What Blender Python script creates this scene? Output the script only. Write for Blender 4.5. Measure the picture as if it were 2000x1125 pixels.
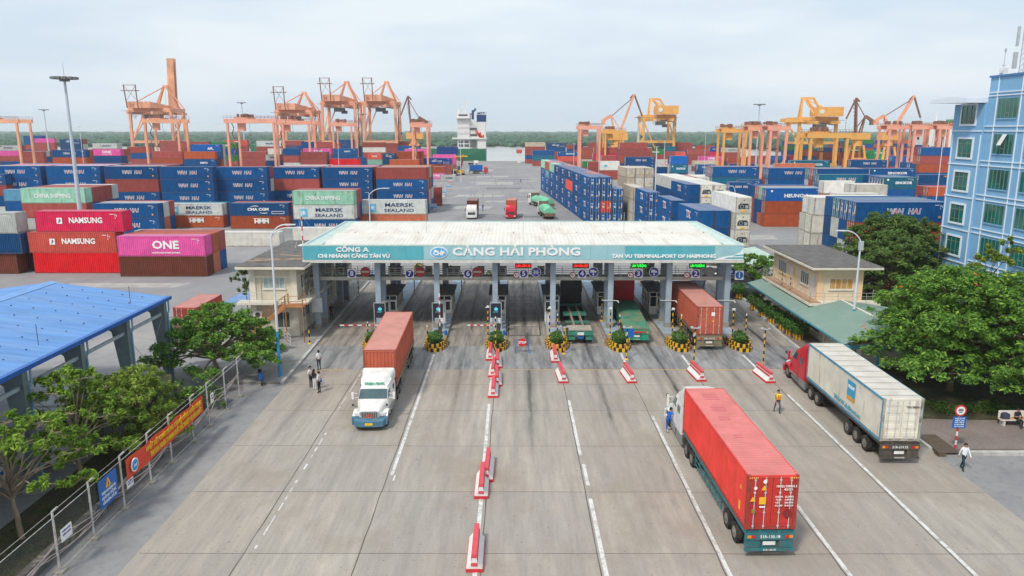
import bpy, bmesh, math, random
from mathutils import Vector, Matrix
from math import pi, sin, cos, radians as R
random.seed(7)
for o in list(bpy.data.objects): bpy.data.objects.remove(o)
SC = bpy.context.scene
COL = SC.collection
# ---------------------------------------------------------------- camera, sky, sun, exposure
cam = bpy.data.cameras.new("camera"); co = bpy.data.objects.new("camera", cam); COL.objects.link(co)
co.location = (0, 0, 20.11); co.rotation_euler = (pi/2 - .207, 0, 0)
cam.sensor_width = 36; cam.lens = 26.45; cam.clip_start = .5; cam.clip_end = 20000
SC.camera = co
SUN_EL, SUN_AZ = R(52), R(215)          # azimuth measured clockwise from +Y: the sun stands behind and left of the camera
w = bpy.data.worlds.new("World"); SC.world = w; w.use_nodes = True
nt = w.node_tree; nt.nodes.clear()
def _n(nt, t, **k):
    n = nt.nodes.new(t)
    for a, b in k.items(): setattr(n, a, b)
    return n
sky = _n(nt, 'ShaderNodeTexSky', sky_type='NISHITA', sun_disc=False, sun_elevation=SUN_EL, sun_rotation=SUN_AZ, air_density=1.6, dust_density=3.0, ozone_density=1.2)
tc = _n(nt, 'ShaderNodeTexCoord'); mp = _n(nt, 'ShaderNodeMapping'); mp.inputs['Scale'].default_value = (1.1, 1.1, 5.0)
n1 = _n(nt, 'ShaderNodeTexNoise'); n1.inputs['Scale'].default_value = 1.9; n1.inputs['Detail'].default_value = 5; n1.inputs['Roughness'].default_value = .5
rp = _n(nt, 'ShaderNodeValToRGB'); rp.color_ramp.elements[0].position = .42; rp.color_ramp.elements[1].position = .60
rp.color_ramp.elements[0].color = (5.5, 6.5, 7.6, 1); rp.color_ramp.elements[1].color = (7.0, 7.6, 8.2, 1)
mx = _n(nt, 'ShaderNodeMixRGB'); mx.inputs['Fac'].default_value = .86
bg = _n(nt, 'ShaderNodeBackground'); bg.inputs['Strength'].default_value = .088
wo = _n(nt, 'ShaderNodeOutputWorld')
L = nt.links.new
L(tc.outputs['Generated'], mp.inputs['Vector']); L(mp.outputs[0], n1.inputs['Vector']); L(n1.outputs['Fac'], rp.inputs['Fac'])
L(sky.outputs[0], mx.inputs[1]); L(rp.outputs[0], mx.inputs[2]); L(mx.outputs[0], bg.inputs['Color']); L(bg.outputs[0], wo.inputs[0])
sd = bpy.data.lights.new("sun", 'SUN'); sd.energy = 2.0; sd.angle = R(9); sd.color = (1, .93, .83)
so = bpy.data.objects.new("sun", sd); COL.objects.link(so)
dvec = Vector((sin(SUN_AZ)*cos(SUN_EL), cos(SUN_AZ)*cos(SUN_EL), sin(SUN_EL)))
so.rotation_euler = dvec.to_track_quat('Z', 'Y').to_euler(); so.location = (-60, -60, 120)
SC.view_settings.view_transform = 'Standard'; SC.view_settings.look = 'None'
SC.view_settings.exposure = .54; SC.view_settings.gamma = 1; SC.view_settings.use_curve_mapping = False
SC.cycles.max_bounces = 6; SC.cycles.volume_bounces = 2; SC.cycles.transparent_max_bounces = 6

# ---------------------------------------------------------------- materials
MATS = {}
def M(name, col, rough=.6, metal=0, var=.10, scale=1.5, stretch=(1,1,1), dirt=0, dcol=(.09,.06,.04), dscale=.8, dstretch=(1,1,1), dpos=.5, objvar=0, bump=0, bscale=20, emit=0, spec=.4):
    if name in MATS: return MATS[name]
    m = bpy.data.materials.new(name); m.use_nodes = True; nt = m.node_tree
    b = nt.nodes['Principled BSDF']; L = nt.links.new
    b.inputs['Roughness'].default_value = rough; b.inputs['Metallic'].default_value = metal
    b.inputs['Specular IOR Level'].default_value = spec
    c4 = tuple(col)+(1,)
    m.diffuse_color = c4
    tc = _n(nt,'ShaderNodeTexCoord'); src = None
    oi = _n(nt,'ShaderNodeObjectInfo')
    add = _n(nt,'ShaderNodeVectorMath', operation='ADD'); comb = _n(nt,'ShaderNodeVectorMath', operation='SCALE')
    comb.inputs[0].default_value = (37,11,23); L(oi.outputs['Random'], comb.inputs['Scale'])
    L(tc.outputs['Object'], add.inputs[0]); L(comb.outputs[0], add.inputs[1])
    mp = _n(nt,'ShaderNodeMapping'); mp.inputs['Scale'].default_value = stretch; L(add.outputs[0], mp.inputs[0])
    nz = _n(nt,'ShaderNodeTexNoise'); nz.inputs['Scale'].default_value = scale; nz.inputs['Detail'].default_value = 4; L(mp.outputs[0], nz.inputs['Vector'])
    mr = _n(nt,'ShaderNodeMapRange'); mr.inputs[1].default_value=.3; mr.inputs[2].default_value=.7; mr.inputs[3].default_value = 1-var; mr.inputs[4].default_value = 1+var
    L(nz.outputs['Fac'], mr.inputs[0])
    hv = _n(nt,'ShaderNodeVectorMath', operation='SCALE'); hv.inputs[0].default_value = tuple(col)
    L(mr.outputs[0], hv.inputs['Scale']); out = hv.outputs[0]
    if objvar:
        m2 = _n(nt,'ShaderNodeMapRange'); m2.inputs[3].default_value = 1-objvar; m2.inputs[4].default_value = 1+objvar; L(oi.outputs['Random'], m2.inputs[0])
        h2 = _n(nt,'ShaderNodeVectorMath', operation='SCALE'); L(out, h2.inputs[0]); L(m2.outputs[0], h2.inputs['Scale']); out = h2.outputs[0]
    if dirt:
        mp2 = _n(nt,'ShaderNodeMapping'); mp2.inputs['Scale'].default_value = dstretch; L(add.outputs[0], mp2.inputs[0])
        n2 = _n(nt,'ShaderNodeTexNoise'); n2.inputs['Scale'].default_value = dscale; n2.inputs['Detail'].default_value = 7; n2.inputs['Roughness'].default_value=.65; L(mp2.outputs[0], n2.inputs['Vector'])
        m3 = _n(nt,'ShaderNodeMapRange'); m3.inputs[1].default_value=dpos; m3.inputs[2].default_value=dpos+.18; m3.inputs[4].default_value=dirt; L(n2.outputs['Fac'], m3.inputs[0])
        mx = _n(nt,'ShaderNodeMixRGB'); mx.inputs[2].default_value = tuple(dcol)+(1,); L(m3.outputs[0], mx.inputs[0]); L(out, mx.inputs[1]); out = mx.outputs[0]
    L(out, b.inputs['Base Color'])
    if emit:
        b.inputs['Emission Color'].default_value = c4; b.inputs['Emission Strength'].default_value = emit
    if bump:
        n3 = _n(nt,'ShaderNodeTexNoise'); n3.inputs['Scale'].default_value = bscale; n3.inputs['Detail'].default_value = 3; L(tc.outputs['Object'], n3.inputs['Vector'])
        bp = _n(nt,'ShaderNodeBump'); bp.inputs['Strength'].default_value = bump; bp.inputs['Distance'].default_value=.05; L(n3.outputs['Fac'], bp.inputs['Height']); L(bp.outputs[0], b.inputs['Normal'])
    MATS[name] = m; return m

# ---------------------------------------------------------------- mesh builder
class MB:
    def __init__(s): s.v=[]; s.f=[]; s.m=[]
    def add(s, vs, fs, mi=0, T=None):
        n=len(s.v)
        if T is not None: vs=[tuple(T@Vector(v)) for v in vs]
        s.v+= [tuple(v) for v in vs]; s.f+=[tuple(i+n for i in f) for f in fs]; s.m+=[mi]*len(fs); return s
    def box(s,x0,x1,y0,y1,z0,z1,mi=0,T=None):
        return s.add([(x0,y0,z0),(x1,y0,z0),(x1,y1,z0),(x0,y1,z0),(x0,y0,z1),(x1,y0,z1),(x1,y1,z1),(x0,y1,z1)],
            [(0,3,2,1),(4,5,6,7),(0,1,5,4),(1,2,6,5),(2,3,7,6),(3,0,4,7)],mi,T)
    def cb(s,c,d,mi=0,T=None):
        return s.box(c[0]-d[0]/2,c[0]+d[0]/2,c[1]-d[1]/2,c[1]+d[1]/2,c[2]-d[2]/2,c[2]+d[2]/2,mi,T)
    def cyl(s,p,q,r,r2=None,n=10,mi=0,cap=True,T=None):
        p=Vector(p);q=Vector(q);r2=r if r2 is None else r2
        a=(q-p).normalized(); u=a.orthogonal().normalized(); w_=a.cross(u)
        vs=[];fs=[]
        for c,rr in ((p,r),(q,r2)):
            for i in range(n):
                t=2*pi*i/n; vs.append(c+u*cos(t)*rr+w_*sin(t)*rr)
        for i in range(n): j=(i+1)%n; fs.append((i,j,n+j,n+i))
        if cap: fs.append(tuple(range(n-1,-1,-1))); fs.append(tuple(range(n,2*n)))
        return s.add(vs,fs,mi,T)
    def bar(s,p,q,w_=.1,h=.1,mi=0,T=None):
        p=Vector(p);q=Vector(q);a=(q-p);L_=a.length
        if L_<1e-6: return s
        a.normalize(); up=Vector((0,0,1)) if abs(a.z)<.95 else Vector((0,1,0))
        u=a.cross(up).normalized()*w_/2; v=a.cross(u).normalized()*h/2
        vs=[p-u-v,p+u-v,p+u+v,p-u+v,q-u-v,q+u-v,q+u+v,q-u+v]
        return s.add(vs,[(0,1,2,3),(7,6,5,4),(0,4,5,1),(1,5,6,2),(2,6,7,3),(3,7,4,0)],mi,T)
    def poly(s,pts,mi=0,T=None): return s.add(pts,[tuple(range(len(pts)))],mi,T)
    def prism(s,pts,y0,y1,mi=0,T=None,ax='y'):   # 2-D outline (a,b) extruded along an axis
        n=len(pts)
        def V(a,b,c): return (a,c,b) if ax=='y' else ((c,a,b) if ax=='x' else (a,b,c))
        vs=[V(a,b,y0) for a,b in pts]+[V(a,b,y1) for a,b in pts]
        fs=[tuple(range(n)),tuple(range(2*n-1,n-1,-1))]+[(i,n+i,n+(i+1)%n,(i+1)%n) for i in range(n)]
        return s.add(vs,fs,mi,T)
    def loft(s,secs,mi=0,T=None,cap=True):
        n=len(secs[0]); vs=[p for q in secs for p in q]; fs=[]
        for k in range(len(secs)-1):
            for i in range(n):
                j=(i+1)%n; fs.append((k*n+i,k*n+j,(k+1)*n+j,(k+1)*n+i))
        if cap: fs.append(tuple(range(n-1,-1,-1))); fs.append(tuple(range((len(secs)-1)*n,len(secs)*n)))
        return s.add(vs,fs,mi,T)
    def wheel(s,c,r=.5,wd=.3,mi=0,rm=1,T=None,n=18):
        x,y,z=c
        s.cyl((x-wd/2,y,z),(x+wd/2,y,z),r,n=n,mi=mi,T=T)
        s.cyl((x-wd/2-.02,y,z),(x+wd/2+.02,y,z),r*.55,n=12,mi=rm,T=T)
        s.cyl((x-wd/2-.07,y,z),(x+wd/2+.07,y,z),r*.2,n=8,mi=rm,T=T)
        return s
    def mesh(s,name,mats,smooth=False,fixn=True):
        me=bpy.data.meshes.new(name); me.from_pydata(s.v,[],s.f)
        for m in mats: me.materials.append(m)
        me.polygons.foreach_set('material_index',s.m)
        if fixn:
            bm=bmesh.new(); bm.from_mesh(me); bmesh.ops.recalc_face_normals(bm,faces=bm.faces); bm.to_mesh(me); bm.free()
        if smooth:
            me.polygons.foreach_set('use_smooth',[True]*len(me.polygons))
            try: me.set_sharp_from_angle(angle=R(35))
            except Exception: pass
        me.update(); return me
    def build(s,name,mats,parent=None,smooth=False,loc=None,rz=None,fixn=True):
        if not isinstance(mats,(list,tuple)): mats=[mats]
        return obj(name,s.mesh(name,mats,smooth,fixn),parent,loc,rz)
def obj(name,me,parent=None,loc=None,rz=None):
    o=bpy.data.objects.new(name,me); COL.objects.link(o)
    if parent: o.parent=parent
    if loc: o.location=loc
    if rz is not None: o.rotation_euler=(0,0,rz)
    return o
def tag(o,label=None,cat=None,group=None,kind=None):
    if label: o['label']=label
    if cat: o['category']=cat
    if group: o['group']=group
    if kind: o['kind']=kind
    return o
def thing(name,loc,label,cat,rz=0,group=None):
    o=bpy.data.objects.new(name,None); COL.objects.link(o); o.location=loc; o.rotation_euler=(0,0,rz); o.empty_display_size=.3
    return tag(o,label,cat,group)
def copy_tree(o,parent=None):
    c=o.copy(); COL.objects.link(c); c.parent=parent
    for ch in list(o.children): copy_tree(ch,c)
    return c
def structure(o): o['kind']='structure'; return o
# ---- lettering: text turned into a thin mesh standing in the XZ plane, facing -Y
_tc={}
def text_mesh(body,size=1,bold=.0,ext=.012,align='CENTER',space=1.0,key=None,shear=0):
    k=(body,size,bold,ext,align,space,shear)
    if k in _tc: return _tc[k]
    cu=bpy.data.curves.new('lettering','FONT'); cu.body=body; cu.size=size; cu.offset=bold; cu.extrude=ext
    cu.align_x=align; cu.align_y='CENTER'; cu.space_character=space; cu.resolution_u=2; cu.shear=shear
    o=bpy.data.objects.new('t',cu); COL.objects.link(o)
    dg=bpy.context.evaluated_depsgraph_get(); me=bpy.data.meshes.new_from_object(o.evaluated_get(dg))
    bpy.data.objects.remove(o); bpy.data.curves.remove(cu)
    vs=[(v.co.x,-v.co.z,v.co.y) for v in me.vertices]; fs=[tuple(p.vertices) for p in me.polygons]
    bpy.data.meshes.remove(me)
    _tc[k]=(vs,fs); return _tc[k]
def add_text(mb,body,c,size,mi=0,T=None,sx=1,width=None,**k):
    vs,fs=text_mesh(body,size,**k)
    if not vs: return mb
    if width:
        x0=min(v[0] for v in vs);x1=max(v[0] for v in vs); sx=width/(x1-x0)
    vs=[(v[0]*sx+c[0],v[1]+c[1],v[2]+c[2]) for v in vs]
    return mb.add(vs,fs,mi,T)
# ---- common materials
white=M('white_paint',(.72,.72,.70),.5,var=.05,dirt=.25,dcol=(.35,.32,.27))
black=M('black_rubber',(.018,.018,.02),.85,var=.2)
dark=M('dark_steel',(.05,.05,.055),.6,var=.2)
steel=M('galvanised_steel',(.48,.52,.55),.45,metal=.2,var=.1,dirt=.2,dcol=(.25,.2,.15))
rust=M('rusty_steel',(.17,.07,.035),.85,var=.3,scale=4)
yellow=M('hazard_yellow',(.72,.40,.02),.5,var=.1,dirt=.3,dcol=(.2,.12,.04))
blackp=M('hazard_black',(.025,.025,.028),.5,var=.15)
redp=M('signal_red',(.55,.03,.035),.5,var=.1,dirt=.2,dcol=(.3,.1,.08))
letter_white=M('lettering_white',(.82,.82,.80),.5,var=.03)
letter_blue=M('lettering_navy',(.02,.05,.16),.5,var=.05)
letter_red=M('lettering_red',(.62,.02,.07),.5,var=.05)
# ================================================================ SETTING
def gmat(name, base, build):
    m=bpy.data.materials.new(name); m.use_nodes=True; nt=m.node_tree; b=nt.nodes['Principled BSDF']; m.diffuse_color=tuple(base)+(1,)
    tc=_n(nt,'ShaderNodeTexCoord'); L=nt.links.new
    def noise(scale,stretch=(1,1,1),detail=5,rough=.6,loc=(0,0,0)):
        mp=_n(nt,'ShaderNodeMapping'); mp.inputs['Scale'].default_value=stretch; mp.inputs['Location'].default_value=loc; L(tc.outputs['Object'],mp.inputs[0])
        n=_n(nt,'ShaderNodeTexNoise'); n.inputs['Scale'].default_value=scale; n.inputs['Detail'].default_value=detail; n.inputs['Roughness'].default_value=rough
        L(mp.outputs[0],n.inputs['Vector']); return n.outputs['Fac']
    def rng(x,a,b_,c,d,smooth=False):
        r=_n(nt,'ShaderNodeMapRange'); r.inputs[1].default_value=a;r.inputs[2].default_value=b_;r.inputs[3].default_value=c;r.inputs[4].default_value=d
        if smooth: r.interpolation_type='SMOOTHSTEP'
        L(x,r.inputs[0]); return r.outputs[0]
    def math(op,a,b_=None,c=None):
        k=_n(nt,'ShaderNodeMath',operation=op)
        for i,q in enumerate((a,b_,c)):
            if q is None: continue
            if isinstance(q,(int,float)): k.inputs[i].default_value=q
            else: L(q,k.inputs[i])
        return k.outputs[0]
    def mix(f,a,b_):
        k=_n(nt,'ShaderNodeMixRGB')
        for i,q in enumerate((f,a,b_)):
            if isinstance(q,(int,float)): k.inputs[i].default_value=q
            elif isinstance(q,tuple): k.inputs[i].default_value=q+(1,)
            else: L(q,k.inputs[i])
        return k.outputs[0]
    sep=_n(nt,'ShaderNodeSeparateXYZ'); L(tc.outputs['Object'],sep.inputs[0])
    col,rough=build(noise,rng,math,mix,sep.outputs)
    L(col,b.inputs['Base Color'])
    if isinstance(rough,(int,float)): b.inputs['Roughness'].default_value=rough
    else: L(rough,b.inputs['Roughness'])
    b.inputs['Specular IOR Level'].default_value=.3
    n=noise(9,detail=6); bp=_n(nt,'ShaderNodeBump'); bp.inputs['Strength'].default_value=.25; bp.inputs['Distance'].default_value=.03; L(n,bp.inputs['Height']); L(bp.outputs[0],b.inputs['Normal'])
    return m
def lane_dark(noise,rng,math,S,y0,y1,y2,y3,amt):
    # oil and rubber streaks along the middle of each lane
    ph=math('FRACT',math('DIVIDE',math('ADD',S[0],24.57),5.77))      # .5 at the lane centres
    wob=math('MULTIPLY',math('SUBTRACT',noise(.5,(.4,.12,1)),.5),.16)
    d=math('ABSOLUTE',math('SUBTRACT',math('ADD',ph,wob),.5))
    band=math('MAXIMUM',rng(d,.0,.075,1,0,True),math('MULTIPLY',rng(d,.02,.16,1,0,True),.45))
    wh=math('ABSOLUTE',math('SUBTRACT',d,.19)); wband=math('MULTIPLY',rng(wh,0,.09,1,0,True),.3)
    yy=math('MULTIPLY',rng(S[1],y0,y1,0,1,True),rng(S[1],y2,y3,1,0,True))
    nz=rng(noise(1.3,(1.6,.10,1),6,.7),.34,.52,.0,1)
    big=math('MULTIPLY',rng(noise(.13,(1,.5,1),3),.38,.56,.45,1),rng(S[0],-14,5,.45,1))
    return math('MULTIPLY',math('MULTIPLY',math('MULTIPLY',math('MAXIMUM',band,wband),nz),yy),math('MULTIPLY',big,amt))
def b_conc(noise,rng,math,mix,S):
    c=mix(rng(noise(.12,(1,.6,1),5),.35,.65,0,1),(.385,.34,.285),(.47,.425,.362))
    a=math('FLOOR',math('DIVIDE',math('ADD',S[0],18.65),5.72)); b=math('FLOOR',math('DIVIDE',math('SUBTRACT',S[1],7.9),6.3))
    h=math('FRACT',math('MULTIPLY',math('SINE',math('ADD',math('MULTIPLY',a,12.99),math('MULTIPLY',b,78.23))),437.58)); h=math('ABSOLUTE',h)
    c=mix(rng(h,0,1,0,.42),c,(.29,.275,.26)); h2=math('FRACT',math('MULTIPLY',h,7.31)); c=mix(rng(h2,.4,1,0,.35),c,(.43,.37,.30))
    c=mix(rng(noise(1.1,(1.5,.16,1),6,.7),.35,.66,0,.62),c,(.235,.218,.198))
    c=mix(rng(noise(14,detail=3),.4,.7,0,.3),c,(.17,.16,.15)); c=mix(rng(noise(5,detail=2,rough=.5),.68,.72,0,.6),c,(.11,.10,.095))
    c=mix(rng(noise(.35,(1,.35,1),7,.75,(4,9,0)),.60,.72,0,.4),c,(.18,.17,.16))
    c=mix(lane_dark(noise,rng,math,S,40,56,63.5,64,1.0),c,(.05,.048,.046))
    c=mix(rng(noise(2.4,(1,.25,1),8,.8,(3,1,0)),.62,.72,0,.6),c,(.10,.095,.09)); c=mix(rng(noise(.16,(1,.8,1),6,.7,(7,2,0)),.50,.62,0,.55),c,(.275,.235,.19)); c=mix(rng(noise(.5,(2.5,.2,1),7,.75,(1,5,0)),.60,.70,0,.35),c,(.17,.16,.15))
    return c,.82
def b_asph(noise,rng,math,mix,S):
    c=mix(rng(noise(.2,(1,.5,1)),.35,.65,0,1),(.12,.12,.125),(.22,.22,.22))
    c=mix(rng(noise(1.2,(1.3,.15,1),6,.7),.4,.62,0,.9),c,(.34,.335,.325))
    c=mix(lane_dark(noise,rng,math,S,20,30,100,120,.95),c,(.028,.028,.03))
    c=mix(rng(noise(25,detail=2),.5,.75,0,.4),c,(.28,.28,.28))
    return c,.75
def b_lane(noise,rng,math,mix,S):
    c=mix(rng(noise(.3,(1,.25,1)),.35,.65,0,1),(.29,.255,.215),(.40,.36,.31))
    c=mix(rng(noise(1.2,(1.6,.15,1),6,.7),.4,.62,0,.8),c,(.14,.13,.125))
    c=mix(lane_dark(noise,rng,math,S,40,50,150,200,1.0),c,(.03,.03,.032))
    return c,.8
def b_yard(noise,rng,math,mix,S):
    c=mix(rng(noise(.05,(1,1,1)),.35,.65,0,1),(.235,.235,.245),(.31,.305,.30))
    c=mix(rng(noise(.35,(1,1,1),7,.7),.35,.7,0,.6),c,(.20,.20,.21))
    c=mix(rng(noise(.09,(1,.5,1),4,.6,(20,5,0)),.55,.64,0,.45),c,(.38,.36,.33))
    c=mix(rng(noise(6,detail=4),.45,.75,0,.25),c,(.14,.14,.15))
    return c,.85
def b_side(noise,rng,math,mix,S):
    c=mix(rng(noise(.3),.35,.65,0,1),(.20,.20,.205),(.27,.267,.262))
    c=mix(rng(noise(2,detail=7),.5,.72,0,.5),c,(.12,.12,.122))
    c=mix(rng(noise(40,detail=2),.4,.7,0,.35),c,(.30,.30,.30))
    return c,.9
def b_pave(noise,rng,math,mix,S):
    fx=math('FRACT',math('MULTIPLY',S[0],2.5)); fy=math('FRACT',math('MULTIPLY',S[1],2.5))
    j=math('MAXIMUM',rng(math('ABSOLUTE',math('SUBTRACT',fx,.5)),.44,.49,0,1),rng(math('ABSOLUTE',math('SUBTRACT',fy,.5)),.44,.49,0,1))
    c=mix(rng(noise(.5),.35,.65,0,1),(.25,.245,.23),(.32,.315,.30))
    c=mix(rng(noise(3,detail=6),.5,.7,0,.4),c,(.17,.165,.155))
    c=mix(math('MULTIPLY',j,.5),c,(.12,.12,.11)); return c,.9
def b_brick(noise,rng,math,mix,S):
    c=mix(rng(noise(.4),.35,.65,0,1),(.20,.16,.145),(.26,.215,.19))
    c=mix(rng(noise(8,detail=5),.45,.7,0,.6),c,(.12,.10,.095)); return c,.92
def b_earth(noise,rng,math,mix,S):
    c=mix(rng(noise(.6),.35,.65,0,1),(.05,.04,.025),(.10,.075,.045))
    c=mix(rng(noise(4,detail=6),.45,.6,0,.8),c,(.03,.055,.015)); return c,.95
m_conc=gmat('concrete_slabs',(.33,.31,.28),b_conc); m_asph=gmat('dark_asphalt',(.15,.15,.15),b_asph); m_lane=gmat('lane_concrete',(.25,.22,.19),b_lane)
m_yard=gmat('yard_asphalt',(.26,.26,.27),b_yard); m_side=gmat('side_asphalt',(.2,.2,.2),b_side); m_pave=gmat('paving_blocks',(.3,.29,.27),b_pave)
m_brick=gmat('brick_paving',(.22,.18,.16),b_brick); m_earth=gmat('garden_earth',(.07,.06,.04),b_earth)
m_joint=M('joint_filler',(.12,.11,.10),.9,var=.4,scale=.6); m_line=M('road_paint',(.62,.62,.60),.7,var=.1,dirt=.85,dcol=(.32,.29,.25),dscale=2.6,dpos=.47)
m_kerb=M('kerb_concrete',(.46,.45,.42),.85,var=.12,dirt=.5,dcol=(.2,.19,.17))
m_yline=M('yellow_road_paint',(.50,.30,.08),.7,var=.15,dirt=.6,dcol=(.28,.24,.2),dpos=.45)
def sheet(name,x0,x1,y0,y1,z,mat,nx=1,ny=1):
    mb=MB()
    for i in range(nx):
        for j in range(ny):
            a=x0+(x1-x0)*i/nx;b=x0+(x1-x0)*(i+1)/nx;c=y0+(y1-y0)*j/ny;d=y0+(y1-y0)*(j+1)/ny
            mb.poly([(a,c,z),(b,c,z),(b,d,z),(a,d,z)])
    return structure(mb.build(name,mat,fixn=False))
sheet('ground',-900,900,-60,498,0,m_yard)
structure(MB().box(-900,900,496,499.5,-6,.25).build('quay_edge',M('quay_concrete',(.40,.38,.34),.9,dirt=.4)))
# water, far bank and hills reaching the horizon
def b_water(noise,rng,math,mix,S):
    return mix(rng(noise(.01,(1,.3,1)),.3,.7,0,1),(.34,.33,.30),(.42,.41,.38)),.22
m_water=gmat('river_water',(.36,.35,.33),b_water)
sheet('water',-9000,9000,499.5,1060,-3,m_water)
m_far=M('far_land',(.045,.08,.035),.95,var=.3,scale=.01)
sheet('far_bank',-9000,9000,1060,9000,-2.5,m_far)
# concrete apron, asphalt band and lanes
sheet('side_road',-21.2,-18.2,20,62,.004,m_side)
def patches():
    mb=MB(); rnd=random.Random(12)
    for (x0,y0,x1,y1) in ((-16,196,-6,203),(-18,232,-3,240),(2,250,9,262),(-30,118,-22,124),(-14,285,0,300),(-60,96,-44,99),(-52,88,-47,92),(38,140,50,146),(-24,380,-10,395),(-16,330,-2,340),(-8,215,4,219)):
        mb.poly([(x0,y0,.005),(x1,y0,.005),(x1+1,y1,.005),(x0+1,y1,.005)])
    structure(mb.build('yard_patches',M('patch_asphalt_pale',(.36,.35,.33),.9,var=.15,scale=.5,dirt=.5,dcol=(.24,.24,.24)),fixn=False)); mb=MB()
    for (x0,y0,x1,y1) in ((-12,182,-4,184),(-2,176,7,180),(-22,205,-12,208),(-9,262,3,270),(-70,92,-62,95),(40,128,44,134),(44,150,47,151),(-6,310,8,316),(-34,92,-30,99)):
        mb.poly([(x0,y0,.006),(x1,y0+.5,.006),(x1,y1,.006),(x0,y1,.006)])
    structure(mb.build('yard_patches',M('patch_asphalt_dark',(.16,.16,.165),.9,var=.15,scale=.5,dirt=.5,dcol=(.24,.24,.24)),fixn=False))
    mb=MB()
    for k in range(26): a=rnd.uniform(-60,-24); b=rnd.uniform(60,100); L_=rnd.uniform(6,18); t=rnd.uniform(-.4,.4); mb.poly([(a,b,.007),(a+.22,b,.007),(a+.22+L_*cos(t),b+L_*sin(t),.007),(a+L_*cos(t),b+L_*sin(t),.007)])
    for k in range(20): a=rnd.uniform(-15,8); b=rnd.uniform(170,330); L_=rnd.uniform(20,60); mb.poly([(a,b,.007),(a+.3,b,.007),(a+.3-L_*.03,b+L_,.007),(a-L_*.03,b+L_,.007)])
    structure(mb.build('tyre_marks',M('tyre_mark',(.19,.19,.195),.9,var=.2,dirt=.8,dcol=(.27,.27,.27),dscale=.6,dpos=.42),fixn=False))
patches()
sheet('concrete_apron',-18.2,26.85,20,61.7,.008,m_conc)
sheet('asphalt_band',-18.6,26.6,61.7,68.9,.008,m_asph)
sheet('gate_lanes',-19.0,26.9,68.9,101,.008,m_lane)
sheet('gate_lane_exit',-18.4,26.9,101,130,.008,m_yard)
sheet('side_yard',26.85,60,20,44.2,.006,m_side)
mb=MB()
def wob(x0,y0,x1,y1,wd=.05,z=.012,n=14,amp=.03):
    pts=[]
    for i in range(n+1):
        t=i/n; pts.append((x0+(x1-x0)*t+random.uniform(-amp,amp)*(abs(y1-y0)>abs(x1-x0)),y0+(y1-y0)*t+random.uniform(-amp,amp)*(abs(x1-x0)>abs(y1-y0))))
    hx,hy=(wd/2,0) if abs(y1-y0)>abs(x1-x0) else (0,wd/2)
    for a,b in zip(pts,pts[1:]):
        mb.poly([(a[0]-hx,a[1]-hy,z),(a[0]+hx,a[1]+hy,z),(b[0]+hx,b[1]+hy,z),(b[0]-hx,b[1]-hy,z)])
for y in (26.7,33.0,39.35,45.7,52.0,57.7): wob(-18.1,y+.1,26.8,y,.04)
for y in (72.5,76.2,80,84,88.5,93): wob(-18.4,y,26.6,y,.05)
for x in (-12.98,-7.38,-1.42,4.18,9.93,15.45,21.25): wob(x-.05,21,x,61.6,.06,n=30)
structure(mb.build('expansion_joints',m_joint,fixn=False))
mb=MB()
def dash(x,y0,y1,wd=.17,keep=1.0,z=.016,dx=0):
    y=y0
    while y<y1:
        L_=random.uniform(.25,.7) if keep<1 else y1-y0
        if random.random()<keep:
            a=wd/2*random.uniform(.35,.9) if keep<1 else wd/2
            y2=min(y1,y+L_); mb.poly([(x-a+dx*(y-y0),y,z),(x+a+dx*(y-y0),y,z),(x+a+dx*(y2-y0),y2,z),(x-a+dx*(y2-y0),y2,z)])
        y+=L_
dash(-7.15,41.5,66.2,.2); dash(-6.95,38.8,41.5,.2,.5)
dash(-12.75,52,61.5,.13,.6); dash(-12.6,33.5,50,.15,.34)
dash(-1.72,30,53.4,.22); dash(-1.7,58,66.3,.18)
dash(4.36,20,38.6,.22,1); dash(4.4,40.2,43,.2); dash(4.32,44.3,54.2,.2)
dash(10.07,20,51,.2); dash(10.0,60,66.5,.2); dash(15.6,20,41,.2); dash(15.5,60.5,66,.22)
dash(21.4,20,55.5,.2); dash(21.1,60.5,66,.22)
structure(mb.build('lane_markings',m_line,fixn=False))
mb=MB()
for x0,x1 in ((-18,-14),(-1.4,4),(4.4,9.5),(10.3,15.2),(15.8,21),(21.8,26.5)): mb.poly([(x0,61.6,.014),(x1,61.6,.014),(x1,61.75,.014),(x0,61.75,.014)])
for x in (-18.3,-13.9,-12.2,-8.3,-6.6,-2.4,5.0,8.9,10.8,14.3,16.7,20.2,22.5):
    dash(x,69,73,.12,.7)
structure(mb.build('yellow_line',m_yline,fixn=False))
# pavement left of the gate with its kerb, pavement and garden right
mb=MB(); mb.prism([(-23.5,58.0),(-18.75,58.0),(-18.75,60),(-19.0,75),(-19.5,100),(-23.5,100)],.0,.15,ax='z')
structure(mb.build('pavement',m_pave))
mb=MB()
for k in range(22):
    y0=58+k*1.9; x=-18.62-(y0-58)*.018
    mb.box(x-.12,x+.14,y0,y0+1.87,0,.17)
structure(mb.build('kerb',m_kerb))
mb=MB(); mb.prism([(27.25,45.0),(60,45.0),(60,60),(31,60),(31,98),(29.2,98),(26.85,72),(26.7,53)],.0,.14,ax='z')
structure(mb.build('pavement',m_brick))
mb=MB()
for k in range(14):
    y0=45.1+k*2; mb.box(26.75-(.0 if k>0 else 0),27.0,y0,y0+1.96,0,.2)
for k in range(13):
    y0=73.1+k*2; x=27.0+(y0-73)*.073; mb.box(x-.13,x+.13,y0,y0+1.96,0,.2)
for k in range(18): mb.box(28.4+k*1.8,28.4+k*1.8+1.77,44.25,44.55,0,.24)
structure(mb.build('kerb',m_kerb))
mb=MB(); mb.box(26.95,28.3,44.35,47.2,.142,.2); mb.box(26.8,27.3,44.1,44.6,0,.32)
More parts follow.
